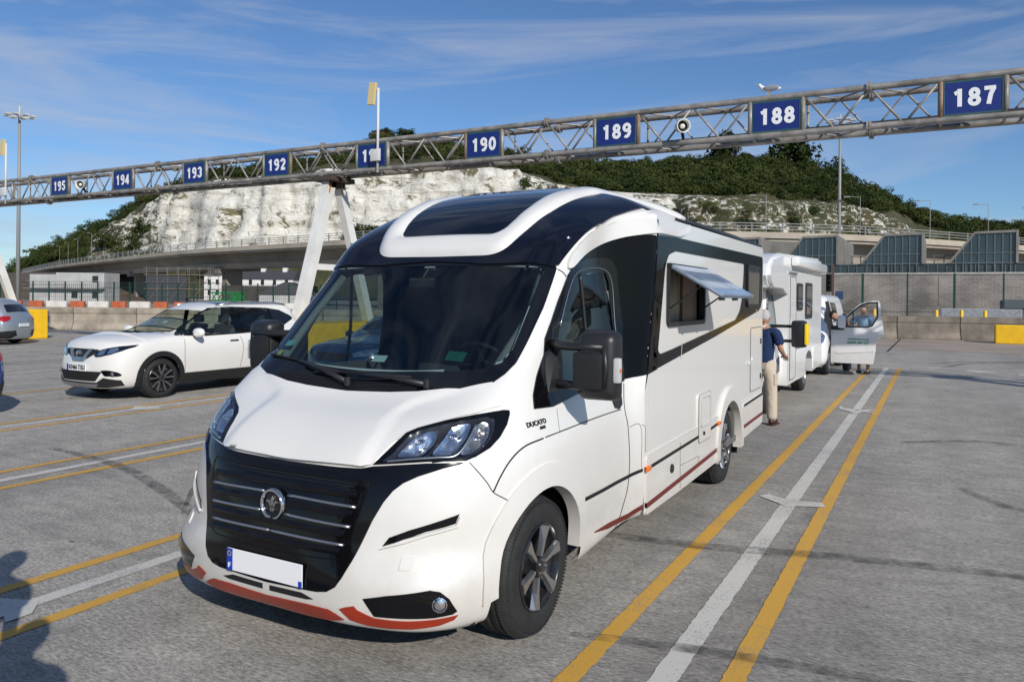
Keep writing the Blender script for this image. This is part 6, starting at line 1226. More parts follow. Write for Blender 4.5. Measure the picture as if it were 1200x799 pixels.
def spk(x,rz=0):
    k=MB(); c=Vector((x,GY(x)-.16,Z0+.30)); d=Vector((.55,-.8,-.1)).normalized(); tmp=MB(); tmp.lathe([(-.16,.05),(-.14,.10),(.02,.115),(.14,.14),(.16,.14),(.14,.12),(.05,.11)],(0,0,0),'z',20); R_=d.to_track_quat('Z','Y').to_matrix(); k.add([c+R_@Vector(v) for v in tmp.V],tmp.F); so_=k.build('loudspeaker',mat('horn_white',(.70,.69,.64),.45),gt,smooth=True)
    k=MB(); tmp=MB(); tmp.lathe([(.05,.108),(.05,.001)],(0,0,0),'z',20); k.add([c+R_@Vector(v) for v in tmp.V],tmp.F); k.build('horn_mouth',bmatt,so_)
    k=MB(); k.lathe([(0,.05),(.05,.045),(.08,.001)],(0,0,0),'z',14); V=[c+R_@(Vector(v)+Vector((0,0,.05))) for v in k.V]; k2=MB(); k2.add(V,k.F); k2.build('horn_core',mat('horn_white',(.7,.69,.64),.45),so_)
    k=MB(); k.beam(c,(x,GY(x),Z0+.05),.05); k.build('speaker_bracket',bmatt,so_)
spk(-4.62); spk(-24.4)
cream=mat('antenna_cream',(.62,.50,.24),.55)
for x in (-12.42,-28.85):
    k=MB(); k.tube([(x,GY(x)-.09,Z0-.1),(x,GY(x)-.09,7.05)],.035,8); po=k.build('antenna_mast',mat('mast_white',(.6,.6,.58),.5),gt,smooth=True)
    k=MB(); k.box((x-.30,GY(x)-.14,6.62),(x-.08,GY(x)-.06,7.18),.012,Matrix.Translation(Vector((x,GY(x),6.9)))@Matrix.Rotation(rad(7),4,'Y')@Matrix.Translation(-Vector((x,GY(x),6.9)))); k.build('antenna_panel',cream,po); k=MB(); k.box((x-.16,GY(x)-.2,5.20),(x+.12,GY(x)-.11,5.50),.02); k.build('equipment_box',mat('mast_white',(.6,.6,.58),.5),po,angle=40)
g_=thing('gull','white and grey gull perched on top of the gantry near sign 188','bird',(-2.95,GY(-2.95),Z1+.062)); gx,gy,gz=g_.location
J={0:(0,0,.10,(.05,.055)),1:(.12,0,.12,(.035,.04)),2:(-.10,0,.14,(.052,.055)),3:(-.16,0,.20,.036),4:(-.18,0,.245,.034),5:(.24,0,.115,(.012,.02))}
gb=skinmesh('body',{i:(v[0]+gx,v[1]+gy,v[2]+gz,v[3]) for i,v in J.items()},[(0,1),(0,2),(2,3),(3,4),(1,5)],mat('gull_white',(.75,.75,.74),.8),None); 
for v in gb.data.vertices: v.co-=Vector((gx,gy,gz))
gb.parent=g_; ORG[g_.name]=Vector((gx,gy,gz))
k=MB(); 
for s in (1,-1): ell(k,(gx+.06,gy+s*.045,gz+.135),(.16,.014,.05),2)
k.build('wing',mat('gull_grey',(.25,.26,.28),.8),g_,smooth=True)
k=MB(); k.tube([(gx-.20,gy,gz+.245),(gx-.25,gy,gz+.235)],[.013,.004],6); k.build('beak',mat('beak_yellow',(.7,.45,.05),.5),g_)
k=MB(); k.tube([(gx,gy-.03,gz+.06),(gx,gy-.03,gz)],.006,5); k.tube([(gx,gy+.03,gz+.06),(gx,gy+.03,gz)],.006,5); k.build('legs',mat('beak_yellow',(.7,.45,.05),.5),g_)
# ---- curved flyover
FLY=[(-265.9,143.3),(-188.7,109.8),(-148.0,94.5),(-114.8,82.9),(-96.5,76.9),(-83.3,74.75),(-71.9,72.9),(-59.15,70.2),(-38.7,69.56),(-25.7,72.1),(-17.3,76.6),(-12.6,80.1),(-7.6,83.7),(-4.7,87.7),(-1.6,92.6),(2.7,98.9),(8.7,107.7),(19.4,125.6),(34,152)]
FP=catmull([(a,b,0) for a,b in FLY],5); 
FP=[Vector(p) for p in FP]; cum=[0]
for i in range(1,len(FP)): cum.append(cum[-1]+(FP[i]-FP[i-1]).length)
rs=[]; nS=110
for i in range(nS+1):
    s_=cum[-1]*i/nS; j=max(1,next((q for q in range(1,len(cum)) if cum[q]>=s_-1e-6),len(cum)-1)); rs.append(FP[j-1].lerp(FP[j],(s_-cum[j-1])/(cum[j]-cum[j-1])))
for _ in range(8): rs=[rs[0]]+[(rs[i-1]+rs[i]*2+rs[i+1])/4 for i in range(1,nS)]+[rs[-1]]
fo_=thing('flyover','curved concrete road flyover with metal railings crossing in front of the cliffs','bridge',(-60,72,0))
def nrm(i): d=(rs[min(i+1,nS)]-rs[max(i-1,0)]).normalized(); return Vector((-d.y,d.x,0))
def sweep(name,sec,m,par=fo_,ang=30):
    V=[];F=[]; n=len(sec)
    for i in range(nS+1):
        q=nrm(i); V+= [(rs[i].x+q.x*u,rs[i].y+q.y*u,z) for u,z in sec]
    for i in range(nS):
        for j in range(n): F.append((i*n+j,i*n+(j+1)%n,(i+1)*n+(j+1)%n,(i+1)*n+j))
    return mk(name,V,F,m,par,angle=ang)
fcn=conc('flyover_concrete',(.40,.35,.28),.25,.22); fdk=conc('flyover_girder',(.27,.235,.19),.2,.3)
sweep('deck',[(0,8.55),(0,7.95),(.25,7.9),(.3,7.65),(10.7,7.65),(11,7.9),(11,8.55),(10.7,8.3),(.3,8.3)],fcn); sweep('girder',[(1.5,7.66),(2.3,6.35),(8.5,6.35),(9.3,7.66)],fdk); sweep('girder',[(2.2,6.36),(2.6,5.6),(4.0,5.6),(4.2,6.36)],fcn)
rm=mat('rail_grey',(.26,.26,.25),.5)
for z in (8.85,9.15,9.42): sweep('rail_bar',[(.10,z-.035),(.16,z-.035),(.16,z+.035),(.10,z+.035)],rm)
sweep('rail_bar',[(10.8,9.3),(10.9,9.3),(10.9,9.42),(10.8,9.42)],rm)
for i in range(2,nS,1)[:98]:
    p=rs[i]+nrm(i)*.13; k=MB(); k.beam((p.x,p.y,8.5),(p.x,p.y,9.5),.11); k.build('rail_post',rm,fo_)
for i in (8,20,32,44,57,68,79,90,100):
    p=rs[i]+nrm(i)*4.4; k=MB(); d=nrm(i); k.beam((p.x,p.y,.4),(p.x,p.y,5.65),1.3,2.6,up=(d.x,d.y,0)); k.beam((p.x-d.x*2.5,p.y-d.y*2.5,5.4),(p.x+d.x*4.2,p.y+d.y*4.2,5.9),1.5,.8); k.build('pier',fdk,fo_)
def lamp(x,y,z0,h,arm,label,group='street lamps along the flyover',nm='street_lamp',r=.055,cat='street lamp',direc=(1,0)):
    L0=thing(nm,label,cat,(x,y,z0),group); k=MB(); k.tube([(x,y,z0),(x,y,z0+h*.6),(x,y,z0+h)],[r,r*.75,r*.55],8); k.build('pole',rm,L0,smooth=True)
    if arm:
        k=MB(); k.tube([(x,y,z0+h-.05),(x-direc[0]*arm,y-direc[1]*arm,z0+h+.05)],r*.5,6); k.build('arm',rm,L0); k=MB(); k.box((x-direc[0]*arm-.4,y-direc[1]*arm-.15,z0+h-.03),(x-direc[0]*arm+.3,y-direc[1]*arm+.15,z0+h+.12),.04); k.build('lamp_head',mat('lamp_head_grey',(.3,.3,.3),.5),L0)
    return L0
for i,h in ((3,9),(9,9),(15,9),(22,9.5),(71,5.6),(79,4.6),(84,5.2),(89,5.8),(93,6.2),(97,6.6),(101,7.0),(105,7.2),(108,7.4)):
    p=rs[i]+nrm(i)*(10 if i<60 else 9); lamp(p.x,p.y,8.3,h,1.4,'slim street lamp with a short arm standing on the flyover deck')
def mast(x,y,z0,h,label):
    L0=lamp(x,y,z0,h,0,label,None,'floodlight_mast',.17 if h<20 else .24,'floodlight mast'); k=MB()
    for j in range(8):
        a=2*math.pi*j/8; c=h/23*1.35; k.beam((x,y,z0+h-.2),(x+c*math.cos(a),y+c*math.sin(a),z0+h-.1),.06); k.box((x+c*math.cos(a)-.24*c,y+c*math.sin(a)-.2*c,z0+h-.16*c),(x+c*math.cos(a)+.24*c,y+c*math.sin(a)+.2*c,z0+h),.03)
    k.tube([(x,y,z0+h),(x,y,z0+h+.7)],.08,6); k.build('floodlight_crown',mat('mast_head',(.5,.5,.5),.5),L0)
mast(-62.9,33.7,.45,15.2,'tall grey floodlight mast with a ring of lamps rising at the far left')
mast(-10.5,99.4,.45,23.0,'tall grey floodlight mast rising behind the gantry on the right')
# ---- site cabins, houses, plant and scaffolding beneath the flyover
RZ=rad(29.05)
def local_box_thing(name,label,cat,loc,group=None):
    r=thing(name,label,cat,loc,group); ORG[r.name]=Vector((0,0,0)); r.rotation_euler=(0,0,RZ); return r
cabm=mat('cabin_panel',(.40,.40,.385),.55,noise=(.6,.18)); 
cbn=local_box_thing('site_cabin','two-storey pale grey stacked site cabins with small windows under the flyover','cabin',(-103.5,56.9,.45))
k=MB(); k.box((0,0,0),(3.4,4,1.95),.05); k.box((3.42,0,0),(9.7,4,1.98),.05); k.box((0,0,2.0),(3.4,4,3.75),.05); k.box((3.42,0,2.02),(9.7,4,4.0),.05)
for x in np.arange(.8,9.6,.8): k.box((x,-.03,.1),(x+.06,0,3.7 if x<3.4 else 3.9))
k.build('wall',cabm,cbn)
for x,z in ((8.2,2.75),(8.2,.7),(5.5,.7)): k=MB(); k.box((x,-.06,z),(x+.75,-.02,z+.85)); k.build('window',mat('cabin_window',(.02,.025,.03),.2),cbn)
k=MB(); k.box((-.3,-.9,1.9),(9.9,-.05,1.97)); k.beam((0,-.85,2.9),(9.8,-.85,2.9),.05); k.build('walkway',rm,cbn)
hs=local_box_thing('white_house','white terraced houses with dark slate roofs seen below the flyover','house',(-160,130,.45)); ww_=mat('house_white',(.66,.65,.62),.7); sl_=mat('slate_roof',(.05,.05,.055),.7)
k=MB(); k.box((0,0,0),(6.5,8,6.2)); k.box((6.5,.4,0),(22,8,5.2)); k.build('wall',ww_,hs)
k=MB(); k.prism([(-.3,6.2),(3.2,8.4),(6.8,6.2)],1,-.2,8.2); k.prism([(.2,5.2),(4,7.6),(8.2,5.2)],0,6.6,22.2); rf=k.build('roof',sl_,hs)
for x in (7.5,13,18.5): k=MB(); k.box((x,3.4,6.8),(x+1.1,4.6,8.7)); k.build('chimney',ww_,rf)
for x in (.9,2.9,4.9,8,11,14,17,20):
    for z in (1.2,3.8):
        k=MB(); y_=-.05 if x<6.5 else .35; k.box((x,y_,z),(x+.8,y_+.04,z+1.3)); k.build('window',MT['cabin_window'],hs)
pl=local_box_thing('green_plant','bright green lattice lifting machine standing behind the mesh fence','machine',(-69,57,.45)); gr=mat('plant_green',(.012,.15,.035),.5,noise=(2,.2))
k=MB(); k.box((0,0,.5),(3.4,1.5,.8),.04); k.box((0,0,1.5),(3.4,1.5,1.65),.03)
for i in range(6): k.beam((i*.64,0,.6),((i+.9)*.64,0,1.6),.10); k.beam(((i+.9)*.64,0,.6),(i*.64,0,1.6),.08)
k.box((2.2,.1,.8),(3.2,1.3,1.45),.05); k.build('frame',gr,pl)
for x in (.5,2.8): k=MB(); k.lathe([(-.15,.30),(.15,.30)],(x,.05,.32),'y',16,cap=True); k.build('wheel',rubber,pl)
bc=local_box_thing('blue_container','small dark blue container behind the green fence','container',(-60,61,.45)); k=MB(); k.box((0,0,0),(1.5,2,1.25),.04)
for x in np.arange(.1,1.5,.2): k.box((x,-.03,.1),(x+.08,0,1.15))
k.build('shell',mat('container_blue',(.02,.05,.16),.5),bc)
sh_=local_box_thing('low_shed','low dark-roofed shed in front of the white houses','shed',(-78,72,.45)); k=MB(); k.box((0,0,0),(7,4,1.5)); k.build('wall',cabm,sh_); k=MB(); k.prism([(-.3,1.5),(3.5,3.1),(7.3,1.5)],1,-.3,4.3); k.build('roof',sl_,sh_)
sc=local_box_thing('scaffolding','grey scaffolding tower with debris netting round a flyover pier','scaffolding',(-97.5,69.5,.45)); k=MB()
for x in np.arange(0,9.1,1.5):
    for y in (0,3): k.tube([(x,y,0),(x,y,5.2)],.035,5)
for z in (1,2,3,4,5):
    for y in (0,3): k.tube([(-.4,y,z),(9.5,y,z)],.03,5)
    for x in np.arange(0,9.1,3): k.tube([(x,-.3,z),(x,3.3,z)],.04,5)
for x in (0,3,6): k.tube([(x,0,0),(x+3,0,4)],.04,5)
k.build('tube_frame',mat('scaffold_steel',(.16,.15,.14),.6),sc); k=MB(); k.box((-.3,-.1,4.05),(9.3,3.1,4.1)); k.box((-.3,-.1,2.05),(9.3,3.1,2.1)); k.build('boards',mat('boards',(.30,.22,.14),.8),sc); k=MB(); k.box((.05,.1,.2),(5.5,.13,3.9)); k.build('netting',mat('netting_grey',(.045,.05,.06),.9),sc)
dk=local_box_thing('site_hoarding','dark hoarding and stored materials in the shade beneath the flyover','hoarding',(-92,68,.45)); k=MB(); k.box((8,0,0),(21,.3,2.6)); 
for i in range(8): k.box((9+i*1.5,-.8,0),(10+i*1.5,-.1,.5+rng.uniform(0,.8)),.05)
k.build('panel',mat('hoarding_dark',(.045,.04,.035),.8,noise=(.7,.5)),dk)
# ================================================================ CLIFFS, HILL, WOODLAND
COLS=[([-505.8,160.2,0.7],[-539.4,171.0,-6.1],[-566.4,179.5,-4.0],[-651.8,206.6,-6.7],[-752.9,238.6,-9.8]),([-486.1,162.0,0.7],[-518.4,172.8,-4.8],[-544.4,181.5,-2.8],[-626.4,208.8,-5.2],[-723.6,241.2,-8.0]),([-466.7,163.5,0.8],[-497.8,174.5,-3.6],[-522.7,183.2,-1.5],[-601.5,210.8,-3.8],[-694.9,243.5,-6.3]),([-447.8,164.9,0.8],[-477.6,175.9,-2.4],[-501.5,184.7,-0.4],[-577.2,212.5,-2.4],[-666.7,245.5,-4.7]),([-429.3,166.0,0.8],[-457.9,177.0,-1.3],[-480.8,185.9,0.8],[-553.3,213.9,-1.0],[-639.1,247.1,-3.1]),([-411.1,166.9,0.8],[-438.5,178.0,-0.2],[-460.5,186.9,1.9],[-529.9,215.1,0.2],[-612.1,248.4,-1.6]),([-393.4,167.5,0.8],[-419.6,178.7,0.8],[-440.6,187.6,2.9],[-507.0,215.9,1.5],[-585.7,249.4,-0.1]),([-376.0,168.0,0.9],[-401.1,179.2,1.8],[-421.2,188.1,3.9],[-484.7,216.5,2.6],[-559.8,250.1,1.3]),([-359.0,168.2,0.9],[-383.0,179.4,2.8],[-402.2,188.4,4.8],[-462.8,216.8,3.7],[-534.6,250.5,2.6]),([-342.4,168.3,0.9],[-365.3,179.5,3.7],[-383.6,188.4,5.7],[-441.4,216.8,4.8],[-509.9,250.5,3.9]),([-326.3,168.1,0.9],[-348.0,179.2,4.5],[-365.5,188.2,6.5],[-420.6,216.6,5.8],[-485.8,250.2,5.1]),([-310.4,167.6,1.0],[-331.2,178.8,8.5],[-347.8,187.7,10.7],[-400.3,216.0,14.2],[-462.4,249.5,18.3]),([-295.0,167.0,1.0],[-314.8,178.1,12.2],[-330.6,187.0,14.6],[-380.4,215.2,19.2],[-439.5,248.6,24.5]),([-280.0,166.2,1.0],[-298.8,177.2,15.5],[-313.8,186.0,18.2],[-361.1,214.1,23.4],[-417.2,247.3,29.4]),([-265.4,165.1,1.0],[-283.2,176.1,15.2],[-297.4,184.8,21.7],[-342.3,212.7,27.1],[-395.4,245.7,33.2]),([-251.1,163.8,1.0],[-268.0,174.7,14.9],[-281.5,183.4,27.5],[-324.0,211.0,32.1],[-374.2,243.8,37.5]),([-237.3,162.3,1.1],[-253.2,173.1,14.6],[-266.0,181.7,29.3],[-306.1,209.1,35.8],[-353.7,241.5,43.2]),([-223.8,160.6,1.1],[-238.9,171.3,14.3],[-251.0,179.7,34.4],[-288.8,206.8,40.0],[-333.7,238.9,46.6]),([-210.7,158.7,1.1],[-224.9,169.2,14.0],[-236.4,177.6,37.6],[-272.0,204.3,42.5],[-314.2,236.1,48.3]),([-198.1,156.6,1.1],[-211.4,166.9,13.6],[-222.2,175.2,38.5],[-255.7,201.6,44.1],[-295.3,232.8,50.7]),([-185.8,154.2,1.2],[-198.3,164.4,14.4],[-208.4,172.5,38.8],[-239.8,198.5,45.0],[-277.1,229.3,52.3]),([-180.3,157.2,1.2],[-192.4,167.6,15.2],[-202.3,175.9,39.7],[-232.8,202.4,46.7],[-268.9,233.8,54.8]),([-174.8,160.3,1.2],[-186.6,170.9,16.1],[-196.2,179.3,40.6],[-225.8,206.3,48.1],[-260.8,238.3,56.7]),([-169.4,163.3,1.2],[-180.8,174.1,16.7],[-190.1,182.7,41.2],[-218.7,210.2,49.1],[-252.7,242.8,58.3]),([-163.9,166.3,1.2],[-175.0,177.3,17.3],[-184.0,186.1,41.8],[-211.7,214.1,50.2],[-244.6,247.4,59.9]),([-158.4,169.4,1.2],[-169.2,180.6,17.8],[-177.8,189.5,42.4],[-204.7,218.0,51.4],[-236.5,251.9,61.9]),([-153.0,172.4,1.2],[-163.3,183.8,18.4],[-171.7,192.9,43.1],[-197.7,222.0,52.7],[-228.4,256.4,63.8]),([-147.5,175.4,1.2],[-157.5,187.0,19.0],[-165.6,196.3,43.7],[-190.6,225.9,54.8],[-220.3,260.9,67.6]),([-142.1,178.5,1.2],[-151.7,190.3,19.2],[-159.5,199.7,43.8],[-183.6,229.8,56.4],[-212.1,265.4,70.7]),([-136.6,181.5,1.2],[-145.9,193.5,19.2],[-153.4,203.1,43.9],[-176.6,233.7,56.3],[-204.0,269.9,70.6]),([-131.1,184.5,1.2],[-140.0,196.8,19.3],[-147.3,206.5,44.0],[-169.5,237.6,56.3],[-195.9,274.4,70.4]),([-125.7,187.6,1.2],[-134.2,200.0,19.3],[-141.1,209.9,44.0],[-162.5,241.5,55.9],[-187.7,279.0,69.5]),([-120.2,190.6,1.2],[-128.4,203.2,19.1],[-135.0,213.3,43.7],[-155.4,245.4,54.3],[-179.6,283.5,66.5]),([-114.7,193.7,1.2],[-122.5,206.5,18.8],[-128.9,216.7,43.5],[-148.4,249.3,53.9],[-171.4,288.0,65.9]),([-109.3,196.7,1.2],[-116.7,209.7,18.7],[-122.8,220.1,43.3],[-141.3,253.3,53.5],[-163.3,292.5,65.4]),([-103.8,199.7,1.2],[-110.9,213.0,16.7],[-116.6,223.5,41.3],[-134.3,257.2,51.4],[-155.1,297.1,63.1]),([-98.3,202.8,1.2],[-105.0,216.2,14.4],[-110.5,226.9,38.6],[-127.2,261.1,49.2],[-147.0,301.6,61.3]),([-92.9,205.8,1.2],[-99.2,219.4,14.5],[-104.4,230.3,37.6],[-120.1,265.0,48.1],[-138.8,306.1,60.2]),([-87.4,208.8,1.2],[-93.4,222.7,14.5],[-98.2,233.7,36.5],[-113.1,268.9,47.0],[-130.7,310.6,59.0]),([-81.9,211.9,1.2],[-87.5,225.9,14.6],[-92.1,237.1,36.1],[-106.1,272.8,47.0],[-122.6,315.2,59.5]),([-76.5,214.9,1.2],[-81.7,229.2,14.7],[-86.0,240.5,35.7],[-99.0,276.8,47.0],[-114.4,319.7,59.9]),([-71.0,217.9,1.2],[-75.9,232.4,14.8],[-79.9,243.9,35.4],[-92.0,280.7,47.5],[-106.3,324.2,61.2]),([-65.6,221.0,1.2],[-70.1,235.6,14.8],[-73.7,247.3,35.1],[-84.9,284.6,48.2],[-98.2,328.7,63.2]),([-60.1,224.0,1.2],[-64.2,238.9,14.9],[-67.6,250.7,34.7],[-77.9,288.5,48.5],[-90.1,333.2,64.0]),([-54.6,227.0,1.2],[-58.4,242.1,15.0],[-61.5,254.1,34.4],[-70.9,292.4,48.7],[-81.9,337.7,64.8]),([-49.2,230.1,1.2],[-52.6,245.3,15.0],[-55.4,257.5,34.0],[-63.8,296.3,47.8],[-73.8,342.3,63.5]),([-43.7,233.1,1.2],[-46.7,248.6,15.1],[-49.3,260.9,33.7],[-56.8,300.2,47.0],[-65.6,346.8,62.1]),([-39.3,242.7,1.1],[-42.1,258.8,15.5],[-44.3,271.7,34.3],[-51.1,312.6,48.4],[-59.1,361.1,64.3]),([-34.6,252.5,1.1],[-37.0,269.2,16.0],[-39.1,282.6,34.9],[-45.0,325.2,48.9],[-52.1,375.6,64.8]),([-29.6,262.4,1.1],[-31.7,279.8,16.4],[-33.5,293.7,35.4],[-38.6,338.0,48.2],[-44.6,390.4,62.6]),([-24.3,272.5,1.1],[-26.0,290.6,16.9],[-27.5,305.0,36.0],[-31.7,351.0,47.5],[-36.7,405.4,60.6]),([-18.7,282.8,1.1],[-20.1,301.5,17.4],[-21.2,316.5,34.4],[-24.5,364.3,44.8],[-28.3,420.7,56.6]),([-12.7,293.2,1.1],[-13.7,312.7,17.8],[-14.6,328.2,32.7],[-16.8,377.7,41.7],[-19.4,436.3,51.9]),([-6.5,303.8,1.0],[-7.1,324.0,18.3],[-7.6,340.1,28.5],[-8.7,391.4,38.0],[-10.2,452.1,48.8]),([0.0,314.6,1.0],[-0.2,335.5,18.7],[-0.2,352.2,26.3],[-0.3,405.3,35.9],[-0.4,468.2,46.8]),([6.8,325.5,1.0],[7.1,347.2,19.2],[7.4,364.5,24.9],[8.5,419.4,34.6],[9.8,484.5,45.4]),([14.0,336.7,1.0],[14.7,359.0,19.7],[15.4,376.9,23.5],[17.7,433.7,33.8],[20.4,501.0,45.3]),([21.4,347.9,1.0],[22.7,371.0,19.4],[23.8,389.6,22.1],[27.3,448.3,33.3],[31.5,517.8,45.9]),([29.1,359.4,1.0],[30.9,383.3,17.8],[32.5,402.4,20.5],[37.3,463.1,33.0],[43.0,534.9,47.0]),([37.2,371.0,0.9],[39.5,395.7,17.7],[41.5,415.4,20.4],[47.6,478.0,33.4],[54.9,552.2,47.9]),([45.5,382.8,0.9],[48.4,408.2,17.6],[50.8,428.6,20.3],[58.4,493.2,33.7],[67.4,569.7,48.7]),([54.2,394.7,0.9],[57.6,421.0,17.4],[60.5,442.0,20.2],[69.5,508.6,34.1],[80.2,587.5,49.6]),([63.1,406.9,0.9],[67.2,433.9,17.2],[70.5,455.6,20.0],[81.1,524.2,34.4],[93.5,605.5,50.5]),([72.4,419.2,0.9],[77.1,447.0,17.1],[80.9,469.4,19.9],[93.0,540.1,34.7],[107.3,623.8,51.3]),([82.0,431.6,0.8],[87.3,460.3,16.8],[91.6,483.3,19.7],[105.3,556.2,35.1],[121.6,642.4,52.2]),([91.8,444.3,0.8],[97.8,473.8,16.6],[102.7,497.5,19.5],[118.0,572.4,35.4],[136.2,661.2,53.0]),([102.0,457.1,0.8],[108.7,487.5,16.4],[114.1,511.8,19.3],[131.1,588.9,35.7],[151.4,680.2,53.9]),([112.5,470.0,0.8],[119.8,501.3,16.1],[125.8,526.3,19.1],[144.6,605.6,35.9],[166.9,699.6,54.7]),([123.2,483.2,0.8],[131.3,515.3,15.8],[137.9,541.1,18.8],[158.5,622.6,36.2],[183.0,719.1,55.6]),]

C5=np.array(COLS,float); nc=len(C5)
def chalkw(px,t):
    a=0
    if 105<px<615: a=max(0,min(1,(t-.55)*3))*max(0,min(1,(2.10-t)*14))
    if 20<px<=105: a=.46*(1 if t<2.05 else 0)
    if 100<=px<150: a*=.50
    elif px<190: a*=.57
    elif px<225: a*=.66
    if 612<=px<720: a=.56*(1 if 1.6<t<2.12 else 0)
    if 720<=px<790: a=.60*(1 if .2<t<2.2 else 0)
    if 790<=px<1075: a=.50*(1 if t<2.2 else 0)
    return a
U=6; rows=catmull(np.swapaxes(C5,0,1),1)
G=[];CH=[]
for i in range((nc-1)*U+1):
    f_=i/U; j=min(int(f_),nc-2); w=f_-j; ctl=C5[j]*(1-w)+C5[j+1]*w; px=-250+25*f_
    ctl=np.vstack([ctl,ctl[-1]+np.array([-20,60,-4.0])]); line_=[];ch=[]
    for a in range(5):
        m_=(6,22,9,9,3)[a]
        for b in range(m_):
            t=a+b/m_; p=ctl[a]*(1-b/m_)+ctl[a+1]*(b/m_); v=Vector((p[0]*.045,p[1]*.045,p[2]*.05)); cw=chalkw(px,t)
            d=mnoise.fractal(v,.9,2.1,5); e=mnoise.fractal(Vector((p[0]*.16,p[1]*.16,p[2]*.035)),.8,2.2,5); q=Vector((-.486,.874,0)); s_along=p[0]*.874+p[1]*.486
            if 0.3<t<2.4 and cw>.3:
                rdg=1-abs(mnoise.noise(Vector((s_along*.045,p[2]*.01,3))))*2; crk=mnoise.noise(Vector((s_along*.22,p[2]*.04,9)))
                led=.55*math.sin(p[2]*1.15+mnoise.noise(Vector((s_along*.03,0,1)))*5)
                p=p+np.array(q)*(d*3.5+e*3.2-rdg*rdg*rdg*3.5+crk*2.2+led)*(1 if .6<t<2.02 else .4)
            else: p=p+np.array([0,0,d*2.2*(1 if t>0.3 else 0)])
            if a==2 and px<612: p=p+np.array([0,0,mnoise.noise(Vector((p[0]*.08,p[1]*.08,5)))*2.2])
            line_.append(p); ch.append(cw)
    line_.append(ctl[-1]); ch.append(0); G.append(line_); CH.append(ch)
G=np.array(G); V,F=grid_mesh(G); F=[f[::-1] for f in F]
def hillmat():
    m=bpy.data.materials.new('chalk_and_scrub'); m.use_nodes=True; t=m.node_tree; b=t.nodes['Principled BSDF']; Nn=t.nodes; L=t.links; b.inputs['Roughness'].default_value=.95
    g=Nn.new('ShaderNodeNewGeometry'); at=Nn.new('ShaderNodeAttribute'); at.attribute_name='chalk'
    def noi(sc,s=(1,1,1),det=8,ro=.65,dist=0):
        mp=Nn.new('ShaderNodeMapping'); mp.inputs['Scale'].default_value=s; L.new(g.outputs['Position'],mp.inputs[0]); n=Nn.new('ShaderNodeTexNoise'); n.inputs['Scale'].default_value=sc; n.inputs['Detail'].default_value=det; n.inputs['Roughness'].default_value=ro; n.inputs['Distortion'].default_value=dist; L.new(mp.outputs[0],n.inputs['Vector']); return n.outputs[0]
    def ramp(x,ps):
        r=Nn.new('ShaderNodeValToRGB'); e=r.color_ramp.elements; e[0].position,e[0].color=ps[0][0],(*ps[0][1],1); e[1].position,e[1].color=ps[-1][0],(*ps[-1][1],1)
        for p,c in ps[1:-1]: q=e.new(p); q.color=(*c,1)
        L.new(x,r.inputs[0]); return r.outputs[0]
    chalk=ramp(noi(.16,(1,1,.7),12,.78),[(.30,(.34,.31,.25)),(.42,(.62,.59,.52)),(.6,(.82,.79,.71)),(.75,(.66,.63,.56))])
    band=ramp(noi(.55,(.05,.05,2.6),9,.72,.4),[(.36,(.60,.57,.52)),(.46,(1,1,1)),(.7,(1,1,1))])
    vert=ramp(noi(.30,(1,1,.07),10,.78),[(.40,(1,1,1)),(.54,(1,1,1)),(.66,(.42,.42,.41))])
    spot=ramp(noi(.12,(1,1,2.2),10,.75,.8),[(.55,(1,1,1)),(.60,(.22,.20,.11))])
    def mul(a,c):
        x=Nn.new('ShaderNodeMixRGB'); x.blend_type='MULTIPLY'; x.inputs[0].default_value=1; L.new(a,x.inputs[1]); L.new(c,x.inputs[2]); return x.outputs[0]
    ck=mul(mul(mul(chalk,band),vert),spot)
    veg=ramp(noi(.16,(1,1,1),9,.7),[(.30,(.024,.032,.010)),(.45,(.050,.055,.018)),(.58,(.085,.075,.034)),(.72,(.12,.095,.052))])
    s=noi(.38,(1,1,1.8),7,.7); a=Nn.new('ShaderNodeMath'); a.operation='ADD'; L.new(at.outputs['Fac'],a.inputs[0]); L.new(s,a.inputs[1])
    mr=Nn.new('ShaderNodeMapRange'); mr.inputs['From Min'].default_value=1.02; mr.inputs['From Max'].default_value=1.10; L.new(a.outputs[0],mr.inputs[0])
    mx=Nn.new('ShaderNodeMixRGB'); L.new(mr.outputs[0],mx.inputs[0]); L.new(veg,mx.inputs[1]); L.new(ck,mx.inputs[2]); L.new(mx.outputs[0],b.inputs['Base Color'])
    bp=Nn.new('ShaderNodeBump'); bp.inputs['Strength'].default_value=.9; bp.inputs['Distance'].default_value=1.6; L.new(noi(.35,(1,1,1.6),8,.7),bp.inputs['Height']); L.new(bp.outputs[0],b.inputs['Normal'])
    return m
hill=struct(mk('chalk_cliff_hillside',V,F,hillmat(),smooth=True)); at=hill.data.attributes.new('chalk','FLOAT','POINT'); at.data.foreach_set('value',[c for ch in CH for c in ch])
